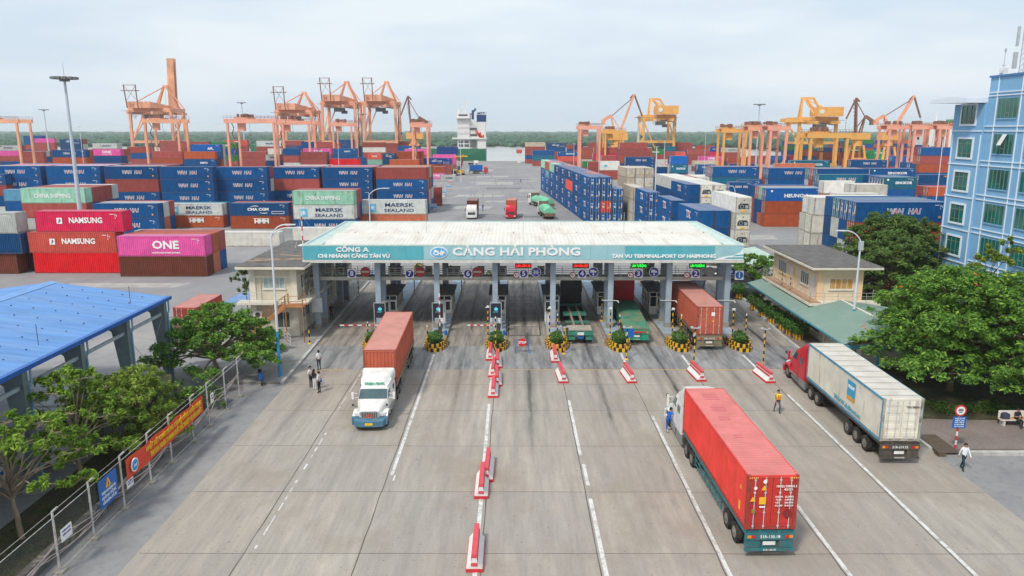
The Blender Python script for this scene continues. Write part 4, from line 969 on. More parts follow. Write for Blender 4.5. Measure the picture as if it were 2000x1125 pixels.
blue_round(2.45,'star','round blue sign with white star arrows beside digit 5'); blue_round(8.3,'truck','round blue sign with white truck beside digit 4'); blue_round(14.5,'truck','round blue sign with white truck beside digit 3')
t=thing('blue_round_sign',(22.2,75.3,5.92),'round blue sign with white truck, half hidden beside digit 1','sign',group='blue round lane signs'); MB().cyl((0,0,0),(0,.03,0),.5,n=24).build('disc',[m_navy],t); MB().box(-.3,.25,-.03,-.01,-.05,.2).build('symbol',[m_sw],t)
t=thing('grey_disc_sign',(20.2,ys,5.95),'back-to-front grey round sign beside digit 2','sign'); MB().cyl((0,0,0),(0,.03,0),.52,n=24).build('disc',[M('disc_grey',(.22,.21,.20),.6,var=.3)],t)
for x,c in ((.45,5),(6.2,4),(12.1,3),(17.85,2)):
    t=thing('height_limit_sign',(x,ys,5.6),'small round red-rimmed sign left of digit %d'%c,'sign',group='small height limit signs')
    m=MB(); m.cyl((0,0,0),(0,.03,0),.32,n=20,mi=0); m.cyl((0,-.001,0),(0,-.012,0),.24,n=20,mi=1); m.build('disc',[redp,m_sw],t); m=MB(); m.box(-.12,-.04,-.02,-.013,-.1,.12); m.box(.02,.14,-.02,-.013,-.06,0); m.build('symbol',[blackp],t)
for x,s,m_,c in ((1.15,'LÀN CÂN XE',m_led_r,5),(7.0,'LÀN HỖN HỢP',m_led_r,4),(12.95,'LÀN TỰ ĐỘNG',m_led_g,3),(18.9,'LÀN TỰ ĐỘNG',m_led_g,2)):
    t=thing('led_sign',(x,ys,6.35),'%s LED text board above digit %d'%('red' if m_ is m_led_r else 'green',c),'sign',group='LED lane signs')
    m=MB(); m.box(-.84,.84,0,.12,0,.46,0); m.build('housing',[m_ledb],t); m=MB(); m.box(-.84,.84,-.02,-.004,.43,.46); m.box(-.84,.84,-.02,-.004,0,.03); m.box(-.84,-.81,-.02,-.004,.031,.429); m.box(.81,.84,-.02,-.004,.031,.429); m.build('trim',[M('led_trim',(.25,.35,.05),.5)],t)
    m=MB(); add_text(m,s,(0,-.02,.22),.34,0,width=1.45,bold=.012); m.build('lettering',[m_],t)
# booths on the islands
m_cream=M('booth_frame_cream',(.78,.75,.66),.6,var=.1,dirt=.3); m_bglass=M('booth_glass',(.03,.045,.05),.12,spec=.8,var=.3); m_bdark=M('booth_roof_dark',(.09,.09,.09),.8,var=.3)
for i,x in enumerate((-13.1,-7.25,-1.45,4.3,10.15,15.85,21.6)):
    if i==6: continue
    yb=78.6 if i<4 else 80.4
    t=thing('toll_booth',(x,yb,.28),'narrow cream toll booth with dark glass on the %s island from the left'%ORD[i],'booth',group='toll booths on the islands')
    m=MB(); w2=.78; Lb=4.6
    m.box(-w2,w2,0,Lb,0,.9); 
    for sx in(-1,1):
        for yy in (0,1.5,3.0,Lb-.1): m.box(*sorted((sx*w2,sx*(w2-.09))),yy,yy+.1,.9,2.5)
    m.box(-w2,w2,0,Lb,2.42,2.6); m.box(-.05,.05,-.01,.05,.9,2.42); m.box(-w2+.1,w2-.1,-.02,.04,1.95,2.02); m.build('frame',[m_cream],t)
    MB().box(-w2+.05,w2-.05,.05,Lb-.05,.9,2.42).build('glazing',[m_bglass],t)
    MB().box(-w2-.25,w2+.25,-.4,Lb+.3,2.6,2.75).build('roof',[m_bdark],t)
    m=MB(); m.box(.02,.7,-.05,-.021,.05,2.0,0); m.box(.12,.6,-.07,-.051,.95,1.85,1); m.build('door',[m_cream,m_bglass],t)
    m=MB()
    for k in range(3): m.box(.0,.75,-.35-.28*k,-.1-.28*k,0,.6-.18*k)
    m.build('steps',[steel],t)
    if i<3:
        m=MB(); m.cyl((-w2+.15,-.2,2.75),(-w2+.15,-.2,3.1),.05,n=6); m.cyl((-w2+.15,-.2,3.1),(-w2+1.2,-.2,3.1),.05,n=6); m.cyl((-w2+1.2,-.2,3.1),(-w2+1.2,-.2,2.75),.05,n=6); m.build('roof_pipe',[rust],t)
    # tall cabinet in front of the booth
    if i in(0,1,2,3):
        t=thing('ticket_cabinet',(x-.3,76.6,.28),'tall white framed ticket cabinet before the %s booth'%ORD[i],'cabinet',group='ticket cabinets at the booths')
        m=MB(); 
        for sx in(-.55,.5):
            for yy in(0,.9): m.box(sx,sx+.06,yy,yy+.06,0,2.3)
        m.box(-.55,.56,0,.96,2.24,2.31); m.box(-.5,.5,.3,.7,0,1.1); m.build('frame',[white],t); MB().box(-.48,.48,.1,.12,1.2,2.2).build('pane',[m_bglass],t)
    # dark information boards
    if i in(0,1,2):
        t=thing('information_board',(x-.15,73.4,.28),'black screen board with a teal emblem on the %s island'%ORD[i],'sign',group='dark boards on the islands')
        m=MB(); m.box(-.62,-.56,0,.06,0,2.9); m.box(.5,.56,0,.06,0,2.9); m.box(-.62,.56,0,.06,2.85,2.92); m.build('frame',[steel],t); MB().box(-.55,.49,.01,.05,1.35,2.84).build('panel',[M('screen_dark',(.025,.028,.045),.4)],t)
        m=MB(); m.prism([(.2*cos(a),2.25+.16*sin(a)) for a in [2*pi*k/14 for k in range(14)]],-.005,.009,0); m.prism([(-.1,2.35),(0,2.5),(.1,2.35)],-.005,.009,0); add_text(m,'EPORT',(-.02,-.002,1.95),.16,0); m.build('emblem',[M('emblem_teal',(.10,.50,.62),.4,emit=.3)],t)
    # barrier with arm
    arm={0:'down',1:'up',2:'down',3:None,4:None,5:None}[i]
    if arm:
        t=thing('boom_barrier',(x+.1,72.4,.28),{'down':'boom barrier with its red and white arm lowered to the left, %s island','up':'boom barrier with its red and white arm raised, %s island'}[arm]%ORD[i],'barrier',group='boom barriers')
        m=MB(); m.box(-.18,.18,-.15,.15,0,1.0); m.build('housing',[dark],t); m=MB(); n=9; Ln=3.9 if i==0 else 2.9
        for k in range(n):
            a,b=k*Ln/n,(k+1)*Ln/n
            if arm=='down': m.box(-.2-b,-.2-a,-.03,.03,.78,.90,k%2)
            else: m.box(-.06,.06,-.22,-.16,.8+a*1.15,.8+b*1.15,k%2)
        m.build('arm',[white,redp],t)
        t2=thing('water_bottle',(x+.7,71.9,.28),'round blue bottle on the %s island near the barrier'%ORD[i],'bottle',group='blue bottles on the islands'); MB().cyl((0,0,0),(0,0,.38),.16,.13,n=12).cyl((0,0,.38),(0,0,.5),.05,n=8).build('body',[m_blue],t2)
# planters with striped kerb at the island tips
m_bush=bpy.data.materials.new('bush_leaves'); m_bush.use_nodes=True; leaf_nodes(m_bush,(.03,.10,.015),(.10,.24,.035),.55,.2)
def leaf_cloud(n,fn,size,seed=1,flat=.5):
    """n small leaf sprays; fn(rnd)->(pos, normal-ish)"""
    rnd=random.Random(seed); vs=[];fs=[]
    for i in range(n):
        p,nr=fn(rnd); p=Vector(p); nr=(Vector(nr)+Vector((rnd.gauss(0,flat),rnd.gauss(0,flat),rnd.gauss(0,flat)))).normalized()
        a=nr.orthogonal().normalized(); a=Matrix.Rotation(rnd.random()*6.28,3,nr)@a; b=nr.cross(a); s=size*rnd.uniform(.6,1.3); k=len(vs)
        t=nr*s*.18
        vs+=[tuple(p-a*s),tuple(p-b*s*.42+t),tuple(p+a*s),tuple(p+b*s*.42+t)]; fs.append((k,k+1,k+2,k+3))
    return vs,fs
def ball(rx,ry,rz,c=(0,0,0),lo=.55):
    def f(r):
        while 1:
            v=Vector((r.gauss(0,1),r.gauss(0,1),r.gauss(0,1)))
            if v.length>.01: break
        v.normalize(); q=r.uniform(lo,1)**.5*(1+.12*sin(5*v.x+3*v.y)+.1*sin(7*v.z+2*v.x))
        return (c[0]+v.x*rx*q,c[1]+v.y*ry*q,c[2]+v.z*rz*q),v
    return f
def bush(name,n,f,size,mat,parent,seed):
    vs,fs=leaf_cloud(n,f,size,seed); m=MB(); m.add(vs,fs); return m.build(name,[mat],parent,fixn=False)
for i,x in enumerate((-13.1,-7.25,-1.45,4.3,10.15,15.85,21.6)):
    t=thing('planter',(x,70.1,0),'black and yellow striped planter with a round bush on the %s island tip'%ORD[i],'planter',group='striped planters at the island tips')
    m=MB(); pts=[(-.95,0),(-.95,-1.0),(-.85,-1.9),(-.6,-2.6),(-.25,-3.1),(.25,-3.1),(.6,-2.6),(.85,-1.9),(.95,-1.0),(.95,0)]
    k=0
    for a,b in zip(pts,pts[1:]):
        L_=math.hypot(b[0]-a[0],b[1]-a[1]); n=max(1,round(L_/.26))
        for j in range(n):
            p=(a[0]+(b[0]-a[0])*j/n,a[1]+(b[1]-a[1])*j/n); q=(a[0]+(b[0]-a[0])*(j+1)/n,a[1]+(b[1]-a[1])*(j+1)/n)
            m.bar((p[0]*.96,p[1]*.97,.34),(q[0]*.96,q[1]*.97,.34),.14,.68,k%2); m.bar((p[0]*1.10,p[1]*1.05,.17),(q[0]*1.10,q[1]*1.05,.17),.14,.34,(k+1)%2); k+=1
    m.build('striped_wall',[yellow,blackp],t); MB().prism([(a*.92,b*.97) for a,b in pts],.01,.36,ax='z').build('soil',[m_earth],t)
    bush('bush',800,ball(.70,1.0,.55,(0,-1.25,.95)),.11,m_bush,t,i+3)
# striped posts
def striped_post(x,y,h,label,head=None,seg=.3,base=True,z0=0):
    t=thing('striped_post',(x,y,z0),label,'post',group='yellow and black striped posts')
    m=MB(); n=int(h/seg)
    for k in range(n): m.cyl((0,0,k*h/n),(0,0,(k+1)*h/n),.062,n=10,mi=k%2,cap=(k==n-1))
    if base: m.cyl((0,0,0),(0,0,.12),.2,.1,n=10,mi=1)
    m.build('shaft',[blackp,yellow],t)
    if head=='T':
        m=MB(); m.box(-.38,.38,-.05,.05,h,h+.07); m.box(-.42,-.2,-.12,.12,h+.06,h+.16); m.box(.22,.4,-.1,.1,h+.05,h+.14); m.box(-.16,-.06,-.1,.1,h-.7,h-.45); m.build('camera_bar',[steel],t)
    if head=='lamp': MB().cyl((0,0,h),(0,0,h+.16),.07,.04,n=8).build('cap_light',[white],t)
    if head=='cam': MB().box(-.12,.12,-.16,.12,h,h+.16).cyl((0,-.1,h+.08),(-.22,-.25,h+.02),.04,n=6).build('camera',[white],t)
    return t
PP=[(9.51,77.4,2.84,None,'behind the third barrier from right'),(9.7,71.9,2.6,'cam','left on the fifth planter'),(10.48,70.9,2.1,'lamp','right on the fifth planter'),(10.25,64.6,2.9,'T','with camera bar at the middle right barrier'),
(15.63,77.8,2.85,None,'beside the red cab truck bed'),(15.6,70.8,2.8,'cam','left on the sixth planter'),(16.05,69.1,2.6,'lamp','right on the sixth planter'),(15.78,62.6,3.4,'T','with camera bar left of the orange container truck'),
(21.4,70.6,2.8,'cam','left on the rightmost planter'),(22.13,68.9,2.7,'lamp','right on the rightmost planter'),(21.67,62.2,3.4,'T','with camera bar at the rightmost barrier'),
(3.64,70.6,2.95,'cam','left on the fourth planter'),(4.3,68.9,2.7,'lamp','right on the fourth planter'),(4.75,66.3,2.5,'T','with camera bar before the fourth planter'),
(-2.3,69.6,3.3,'cam','left on the third planter'),(-1.5,66.6,3.3,'lamp','in front of the third planter'),(-8.1,69.6,1.4,'lamp','short, beside the second planter'),(-19.32,69.2,1.7,None,'standing alone on the left pavement'),(-19.0,91,2.1,None,'thin, on the pavement under the gate'),
(28.75,72.2,2.2,'T','near the last pot of the hedge'),(29.6,64.5,2.4,'T','behind the red truck cab'),(-14.0,70.6,1.5,'lamp','beside the orange container of the white truck'),(-12.2,92,2.5,None,'behind the first booth'),(-6.3,92,2.5,None,'behind the second booth')]
for x,y,h,hd,lb in PP: striped_post(x,y,h,'yellow and black striped post '+lb,hd,z0=.15 if x<-19 or x>27 else (.3 if y>67 and hd!='T' else 0))
# far planters beyond the gate
for i,x in enumerate((-13.9,-8.9,-3.2)):
    t=thing('planter',(x,112-4*i,0),'small striped planter beyond the gate behind digit %d'%(8-i),'planter',group='striped planters beyond the gate')
    m=MB()
    for k in range(14): m.cb(((k%2)*.0-.4+.8*(k>6),-(k%7)*.55,.3),(.16,.5,.6),k%2)
    m.build('striped_wall',[yellow,blackp],t); bush('bush',160,ball(.35,1.2,.45,(0,-1.6,.6)),.14,m_bush,t,i+60)
# red and white road barriers
def barrier(x,y,label,rz=0):
    t=thing('road_barrier',(x,y,0),label,'barrier',rz,'red and white road barriers')
    t.scale=(1.05,1.0,1.1)
    m=MB(); m.loft([[(-.38,0,.0),(.38,0,0),(.38,0,.16),(-.38,0,.16)],[(-.38,2.9,.0),(.38,2.9,0),(.38,2.9,.16),(-.38,2.9,.16)]]); m.build('foot',[redp],t)
    m=MB(); sec=lambda y0,y1,a:[(-a,y0,0)]; 
    def S(yy,k): return [(-.36*k,yy,.161),(.36*k,yy,.161),(.14,yy,.42),(.11,yy,.66),(-.11,yy,.66),(-.14,yy,.42)]
    m.loft([S(.04,1),S(2.86,1)]); m.build('body',[white],t)
    m=MB(); m.box(-.115,.115,.03,2.87,.661,.84); m.box(-.145,.145,0,.039,.30,.44); m.build('top_rail',[M('barrier_top_red',(.60,.07,.09),.5,var=.1)],t)
    m=MB()
    for sx in(-1,1): m.box(*sorted((sx*.115,sx*.15)),.1,2.8,.47,.60)
    m.build('stripe',[redp],t)
    return t
for x,y,rz,l in ((-1.75,31.45,0,'nearest the camera on the centre line'),(-1.72,38.55,0,'front one of the overlapping pair on the centre line'),(-1.5,40.6,-.02,'rear one of the overlapping pair on the centre line'),
 (-1.45,54.7,0,'front end of the centre line chain'),(-1.2,57.3,.02,'second in the centre line chain'),(-1.6,59.6,-.02,'third in the centre line chain'),(-1.25,62.0,.03,'fourth in the centre line chain'),(-1.95,64.2,0,'back end of the chain before the third planter'),
 (4.2,58.1,.06,'in front of the fourth planter'),(3.85,63.6,0,'touching the fourth planter'),(9.75,58.1,.08,'in front of the fifth planter'),(15.5,58.5,.08,'in front of the sixth planter'),(21.0,58.1,.08,'rightmost, left of the red cab')):
    barrier(x,y,'red and white road barrier '+l,rz)
t=thing('stop_sign',(.95,66.7,0),'low blue folding frame with a red STOP plate in the weighing lane','sign')
m=MB(); 
for sx in(-.62,.62): m.bar((sx,-.25,0),(sx*.9,0,1.25),.06,.06); m.bar((sx,.45,0),(sx*.9,0,1.25),.06,.06)
m.bar((-.56,0,1.25),(.56,0,1.25),.05,.05); m.build('frame',[m_blue],t); m=MB(); m.cyl((0,-.05,1.0),(0,-.08,1.0),.42,n=8); m.build('plate',[redp],t); m=MB(); add_text(m,'STOP',(0,-.1,1.0),.3,0,bold=.01); m.build('lettering',[m_sw],t)
# blue board on the fifth planter
t=thing('blue_board',(11.1,68.6,.0),'blank blue board on a post beside the fifth planter','sign'); MB().box(-.42,.42,0,.05,.95,1.75).build('panel',[m_blue],t); MB().box(-.04,.04,.051,.11,0,1.6).build('post',[steel],t)
t=thing('notice_board',(-19.86,74.6,.5),'pale notice board fixed on the leftmost front column','sign'); MB().box(-.55,.55,0,.06,1.4,2.9).build('panel',[M('notice_grey',(.5,.56,.60),.5,var=.06)],t); MB().box(-.5,.5,-.01,-.001,1.45,2.85).build('sheet',[M('notice_white',(.58,.62,.64),.5,var=.1)],t)
# street lamps with the floodlight arm bolted to columns
for x in (10.03,15.96,21.89):
    t=thing('column_camera',(x,74.7,3.1),'small white camera arm on the %s front column'%{10.03:'sixth',15.96:'seventh',21.89:'eighth'}[x],'camera',group='cameras on the gate columns')
    m=MB(); m.cyl((-.9,0,.05),(.7,0,0),.035,n=6); m.cyl((.7,0,0),(.85,-.05,-.2),.09,.05,n=8); m.build('arm',[white],t)
# weighbridge frame in lane five
m=MB()
for (a,b,c,d) in ((-.42,-.3,72.6,90.4),(2.8,2.92,72.6,90.4),(-.3,2.8,72.6,72.75),(-.3,2.8,90.25,90.4)): m.box(a,b,c,d,.012,.03)
structure(m.build('weighbridge_frame',[dark]))
m=MB()
for y in (76.5,80.5,84,87.5):
    for a,b in ((-.2,.9),(1.5,2.6)): m.box(a,b,y,y+.12,.014,.02)
structure(m.build('weighbridge_marks',[m_line]))
# ================================================================ BUILDINGS
m_lb=M('wall_cream',(.60,.55,.43),.8,var=.05,dirt=.3,dcol=(.35,.31,.24),dscale=.6,dstretch=(1,1,.35))
m_lt=M('wall_trim_cream',(.66,.62,.52),.8,var=.05,dirt=.35,dcol=(.3,.27,.2))
m_rb=M('wall_peach',(.70,.58,.42),.8,var=.05,dirt=.25,dcol=(.45,.36,.25),dscale=.6,dstretch=(1,1,.35))
m_roofd=M('roof_dark_mastic',(.13,.12,.115),.9,var=.25,dirt=.5,dcol=(.05,.05,.045),dscale=.6,bump=.4,bscale=3)
m_wglass=M('window_glass',(.06,.085,.085),.12,spec=.8,var=.35,scale=.8); m_wframe=M('window_frame_white',(.62,.63,.62),.5,var=.05)
m_curt=M('window_curtain_tan',(.50,.27,.08),.8,var=.2); m_terr=M('balcony_terracotta',(.42,.24,.14),.85,var=.2)
m_groofs=M('green_roof_sheet',(.18,.27,.225),.6,var=.08,dirt=.3,dcol=(.3,.36,.32),dscale=.5,stretch=(1,8,1))
def window(t,face,a,b,z0,z1,at,n=4,glass=None,sill=True,frame=None):
    """face 'S' (plane y=at, looking -Y) or 'W'/'E' (plane x=at)"""
    glass=glass or m_wglass; frame=frame or m_wframe
    def bx(m,u0,u1,d0,d1,za,zb,mi=0):
        if face=='S': m.box(u0,u1,at-d1,at-d0,za,zb,mi)
        elif face=='W': m.box(at-d1,at-d0,u0,u1,za,zb,mi)
        else: m.box(at+d0,at+d1,u0,u1,za,zb,mi)
    m=MB(); w_=.06
    bx(m,a,b,.003,.05,z0,z0+w_); bx(m,a,b,.003,.05,z1-w_,z1)
    for i in range(n+1):
        u=a+(b-a-w_)*i/n; bx(m,u,u+w_,.003,.05,z0+w_,z1-w_)
    o=m.build('window',[frame],t); m=MB(); bx(m,a+w_*.5,b-w_*.5,.003,.02,z0+w_*.5,z1-w_*.5); m.build('pane',[glass],o)
    if sill: m=MB(); bx(m,a-.1,b+.1,.003,.12,z0-.1,z0-.001); m.build('sill',[m_lt],o)
    return o
def rail(t,pts,h=1.0,n_r=3,sp=1.3,mat=None,name='railing'):
    m=MB()
    for p,q in zip(pts,pts[1:]):
        p=Vector(p);q=Vector(q)
        for k in range(n_r):
            z=Vector((0,0,h*(k+1)/n_r)); m.cyl(p+z,q+z,.022,n=5)
        L_=(q-p).length; n=max(1,round(L_/sp))
        for i in range(n+1): c=p+(q-p)*i/n; m.cyl(c,c+Vector((0,0,h)),.025,n=5)
    return m.build(name,[mat or m_rail],t)
# left building
t=thing('office_building',(0,0,0),'two-storey cream office with dark flat roof and rusty stair left of the gate','building')
x0,x1,y0,y1=-25.6,-21.1,72.1,88
MB().box(x0,x1,y0,y1,.0,7.0).build('wall',[m_lb],t)
m=MB()
for x in (x0,x1-.45): m.box(x-.07,x+.52,y0-.1,y0-.001,.0,6.9)
for y in (y0+4.5,y0+9.2,y0+13.8): m.box(x1+.001,x1+.1,y,y+.45,0,6.9)
m.box(x0-.08,x1+.08,y0-.07,y0-.0015,.15,.9); m.box(x1+.0015,x1+.07,y0,y1,.15,.9); m.box(x1+.0015,x1+.09,y0,y1,6.0,6.15); m.box(x0,x1,y0-.09,y0-.0015,6.0,6.15)
m.build('pilaster',[m_lt],t)
m=MB(); m.box(x0-1.0,x1+1.2,y0-1.1,y1+.6,7.0,7.22); rf=m.build('roof_slab',[m_lt],t); m=MB(); m.box(x0-.9,x1+1.1,y0-1.0,y1+.5,7.223,7.32); m.build('roof_membrane',[m_roofd],rf)
m=MB(); m.bar((x0-.6,y0+1.5,7.36),(x1+.9,y0+3.6,7.36),.25,.1); m.bar((x0-.3,y0+2.6,7.36),(x1+.9,y0+2.7,7.36),.18,.1); m.bar((x0+1.4,y0+5.6,7.36),(x0+3.9,y0+4.6,7.36),.16,.1); m.build('roof_debris',[M('debris_pinkish',(.38,.27,.20),.8,var=.2)],rf)
window(t,'S',-24.3,-22.2,4.9,6.35-.3,y0,4,M('curtain_pale',(.35,.43,.42),.4,var=.2)); window(t,'S',-23.2,-21.9,.95,2.6,y0,2)
for (a,b) in ((73.6,76.2),(78,80.4),(82.6,85)): window(t,'E',a,b,4.6,6.0,x1,4); window(t,'E',a,b,1.5,3.0,x1,4)
m=MB(); m.box(x1+.02,x1+.08,76.4,77.3,3.85,6.0); m.build('door',[m_lt],t)
m=MB(); m.box(x0-1.0,x1+1.3,y0-1.25,y0-.11,3.55,3.78); m.box(x1+.11,x1+1.3,y0-.11,y1,3.55,3.78); m.build('balcony',[m_lt],t)
rail(t,[(x0-1.0,y0-1.2,3.78),(x1-.6,y0-1.2,3.78)]); rail(t,[(x1+1.25,y0-.2,3.78),(x1+1.25,y1-1,3.78)])
m_orust=M('stair_orange_rust',(.38,.16,.06),.8,var=.3,dirt=.5,dcol=(.2,.08,.03))
m=MB(); 
for i in range(14): m.box(x1-.9-i*.32,x1-.55-i*.32,y0-2.5,y0-1.35,3.6-i*.26,3.66-i*.26)
m.box(x1-.5,x1+1.3,y0-2.6,y0-1.3,3.6,3.72); m.bar((x1-.5,y0-1.35,3.6),(x1-5.2,y0-1.35,-.1),.05,.25); m.bar((x1-.5,y0-2.5,3.6),(x1-5.2,y0-2.5,-.1),.05,.25)
for yy in (y0-1.35,y0-2.5):
    for dz in (.5,1.0): m.cyl((x1-.5,yy,3.7+dz),(x1-5.2,yy,dz),.03,n=5)
    for i in range(8): m.cyl((x1-.5-i*.65,yy,3.7-i*.52),(x1-.5-i*.65,yy,4.7-i*.52),.025,n=5)
for x in (x1-.45,x1+1.2): m.cyl((x,y0-2.5,.15),(x,y0-2.5,4.7),.06,n=6); m.cyl((x,y0-1.3,3.7),(x,y0-1.3,4.7),.03,n=6)
for dz in (.5,1.0): m.cyl((x1-.45,y0-2.5,3.7+dz),(x1+1.2,y0-2.5,3.7+dz),.03,n=5); m.cyl((x1+1.2,y0-2.5,3.7+dz),(x1+1.2,y0-1.3,3.7+dz),.03,n=5)
m.build('stair',[m_orust],t)
rail(t,[(x1+.2,y0-3.6,.15),(x1-1.6,y0-.4,.15)],name='ramp_railing',mat=m_wframe)
m=MB(); m.cyl((x1+.12,y0+2,.15),(x1+.12,y0+2,7),.05,n=6); m.cyl((x0+1,y0-.1,4.0),(x0+1,y0-.1,6.3),.04,n=6); m.cyl((x0+.2,y0-.12,6.2),(x0+2.2,y0-.12,6.2),.03,n=5); m.build('drain_pipe',[m_lt],t)
m=MB(); m.cb((-24.9,y0-.35,2.4),(.9,.4,.7),0); m.cyl((-24.9,y0-.55,2.4),(-24.9,y0-.58,2.4),.25,n=12,mi=1); m.build('air_conditioner',[white,dark],t)
# antenna pole (red and white) on the left roof
t=thing('antenna_mast',(-23.7,84.5,7.32),'red and white banded mast on the roof of the left office','mast'); m=MB()
for k in range(7): m.cyl((0,0,k*.55),(0,0,(k+1)*.55),.07,n=8,mi=k%2)
m.cyl((0,0,3.8),(0,0,5.2),.02,n=5,mi=0); m.cyl((0,0,0),(0,0,.12),.6,.2,n=10,mi=0); m.build('pole',[white,redp],t)
m=MB()
for a in range(3): m.cyl((0,0,3.4),(2.2*cos(a*2.1+.4),2.2*sin(a*2.1+.4),0),.012,n=4)
m.build('guy_wire',[steel],t)
t=thing('wash_tub',(-22.7,83.8,7.32),'mint green tub on the roof of the left office','tub'); MB().cyl((0,0,0),(0,0,.35),.4,.5,n=14).build('body',[M('tub_mint',(.25,.55,.42),.4)],t)
# glass windowed annex seen under the gate, blue poster
t=thing('guard_room',(-22.3,93,0),'cream ground-floor room with blue poster under the left of the gate','building'); MB().box(-1.2,1.1,-3,5,0,3.2).build('wall',[m_lb],t); m=MB(); m.box(1.101,1.13,-1,1.4,.8,3.0,0); m.build('poster',[M('poster_blue',(.05,.35,.55),.4,var=.3)],t); MB().box(-1.5,1.4,-3.3,5.3,3.2,3.4).build('roof',[m_roofd],t)
# right building
t=thing('gate_office',(0,0,0),'peach two-storey office with stained dark roof and green sheet lean-to right of the gate','building')
X,Xr,Y0,Y1=29.9,34.2,72.0,84.6
MB().box(X,Xr,Y0,Y1,3.75,6.95).build('upper_wall',[m_rb],t); MB().box(29.8,35.6,61.5,85.6,0.1,2.95).build('lower_wall',[M('wall_pale_cream',(.60,.56,.46),.8,var=.05,dirt=.4,dcol=(.3,.28,.22),dscale=.6,dstretch=(1,1,.3))],t)
m=MB(); m.box(X-1.05,Xr+1.5,Y0-1.0,Y1+.8,6.95,7.15); rf=m.build('roof_slab',[m_lt],t); m=MB(); m.prism([(X-.95,Y0-.9),(Xr+1.4,Y0-.9),(Xr+1.4,Y1+.7),(X-.95,Y1+.7)],7.153,7.26,ax='z'); m.build('roof_membrane',[m_roofd],rf)
m=MB(); m.box(X-.07,X-.001,Y0-.07,Y0+.5,3.75,6.9); m.box(X-.001,X+.5,Y0-.07,Y0-.0015,3.75,6.9); m.box(Xr-.5,Xr+.05,Y0-.07,Y0-.0015,3.75,6.9); m.box(X-.06,X-.001,Y0+6.2,Y0+6.7,3.75,6.9); m.box(X-.06,X-.001,Y1-.5,Y1,3.75,6.9)
m.box(X-.09,X-.002,Y0+.5,Y1-.5,6.2,6.32); m.box(X+.5,Xr-.5,Y0-.09,Y0-.002,6.05,6.17); m.build('pilaster',[M('wall_peach_trim',(.74,.52,.32),.8,var=.05)],t)
window(t,'S',31.0,33.3,4.85,5.95,Y0,4,m_curt); window(t,'W',74.3,76.4,4.7,6.0,X,4); window(t,'W',80.6,83,4.7,6.0,X,4)
for a in (72.8,78.6): MB().box(X-.05,X-.003,a,a+.85,3.75,5.9).build('door',[m_wframe],t)
for (a,b,z0,z1) in ((62.4,64.2,.9,2.2),(65.2,67.8,1.1,2.5),(70.5,74,.8,2.4),(78,82,.9,2.3)): window(t,'W',a,b,z0,z1,29.8,3 if b-a<3 else 1)
m=MB(); m.box(29.72,29.799,61.5,85.6,.45,.55); m.box(29.70,29.799,61.5,85.6,2.7,2.8)
for y in (61.5,68.9,76,85.2): m.box(29.66,29.799,y,y+.4,.1,3.1)
m.build('pilaster',[m_lt],t)
for a in (68.3,69.6): MB().box(29.74,29.797,a,a+.55,.15,2.2).build('door',[M('door_cream',(.52,.48,.38),.7)],t)
m=MB(); m.box(28.55,29.89,Y0-1.6,Y1-.3,3.55,3.78,0); m.box(29.9,Xr+1.2,Y0-1.6,Y0-.01,3.55,3.78,0); m.box(28.65,29.8,Y0-1.4,Y1-.4,3.783,3.8,1); m.build('balcony',[m_lt,m_terr],t)
rail(t,[(28.6,Y1-.35,3.8),(28.6,Y0-1.55,3.8),(Xr+1.15,Y0-1.55,3.8),(Xr+1.15,Y0,3.8)],n_r=3,sp=1.25)
m=MB(); m.prism([(27.0,3.05),(28.54,3.45),(28.54,3.40),(27.0,3.0)],70.4,84.4); m.prism([(27.0,3.05),(31.6,4.15),(31.6,4.08),(27.0,3.0)],59.0,70.38); m.prism([(31.6,4.15),(40.5,2.8),(40.5,2.74),(31.6,4.08)],59.0,70.38); m.build('lean_to_roof',[m_groofs],t)
m=MB(); m.cyl((31.6,59,4.16),(31.6,70.38,4.16),.09,n=8); m.build('ridge_cap',[m_lt],t)
m=MB(); m.box(27.0,40.5,58.85,58.99,2.65,2.98,0); m.box(26.93,26.99,58.85,84.4,2.9,3.05,0); m.build('gutter',[M('gutter_blue_green',(.06,.28,.36),.5)],t)
m=MB()
for x in (30.0,33,37): m.box(x-.08,x+.08,59.1,59.3,.1,3.0)
m.build('post',[M('post_blue',(.02,.25,.45),.5)],t)
m=MB()
for yy,zz in ((76.5,0),(79.0,0)):
    for k in range(5): m.cyl((28.9,yy,3.8+k*.28),(28.9,yy,3.8+(k+1)*.28),.05,n=8,mi=k%2)
    m.cyl((28.9,yy,5.2),(28.9,yy+1.2,5.2),.05,n=8,mi=1); m.cyl((28.9,yy+1.2,4.5),(28.9,yy+1.2,5.2),.05,n=8,mi=1)
m.build('striped_hoop',[blackp,yellow],t)
m=MB(); m.cb((X-.25,79.7,6.5),(.4,.6,.45)); m.build('air_conditioner',[m_lt],t)
# pale green shelter and grey hut beyond
t=thing('car_shelter',(31.5,103,0),'pale green flat shelter roof beyond the right office','shelter'); MB().prism([(-3.6,2.6),(4,3.4),(4,3.32),(-3.6,2.52)],-6,6).build('roof',[M('shelter_mint',(.42,.55,.47),.6,var=.08,dirt=.2)],t)
m=MB()
for x in (-3.2,3.4):
    for y in (-5.5,0,5.5): m.cyl((x,y,0),(x,y,2.6 if x<0 else 3.25),.07,n=8)
m.build('post',[steel],t)
t=thing('white_hut',(29.7,112,0),'small cream hut with pitched roof right behind the gate end','hut'); MB().box(-1.5,2.2,-3,4,0,2.6).build('wall',[m_lt],t); MB().prism([(-1.9,2.6),(.35,3.5),(2.6,2.6)],-3.4,4.4).build('roof',[M('hut_roof',(.55,.5,.42),.8,var=.1)],t)
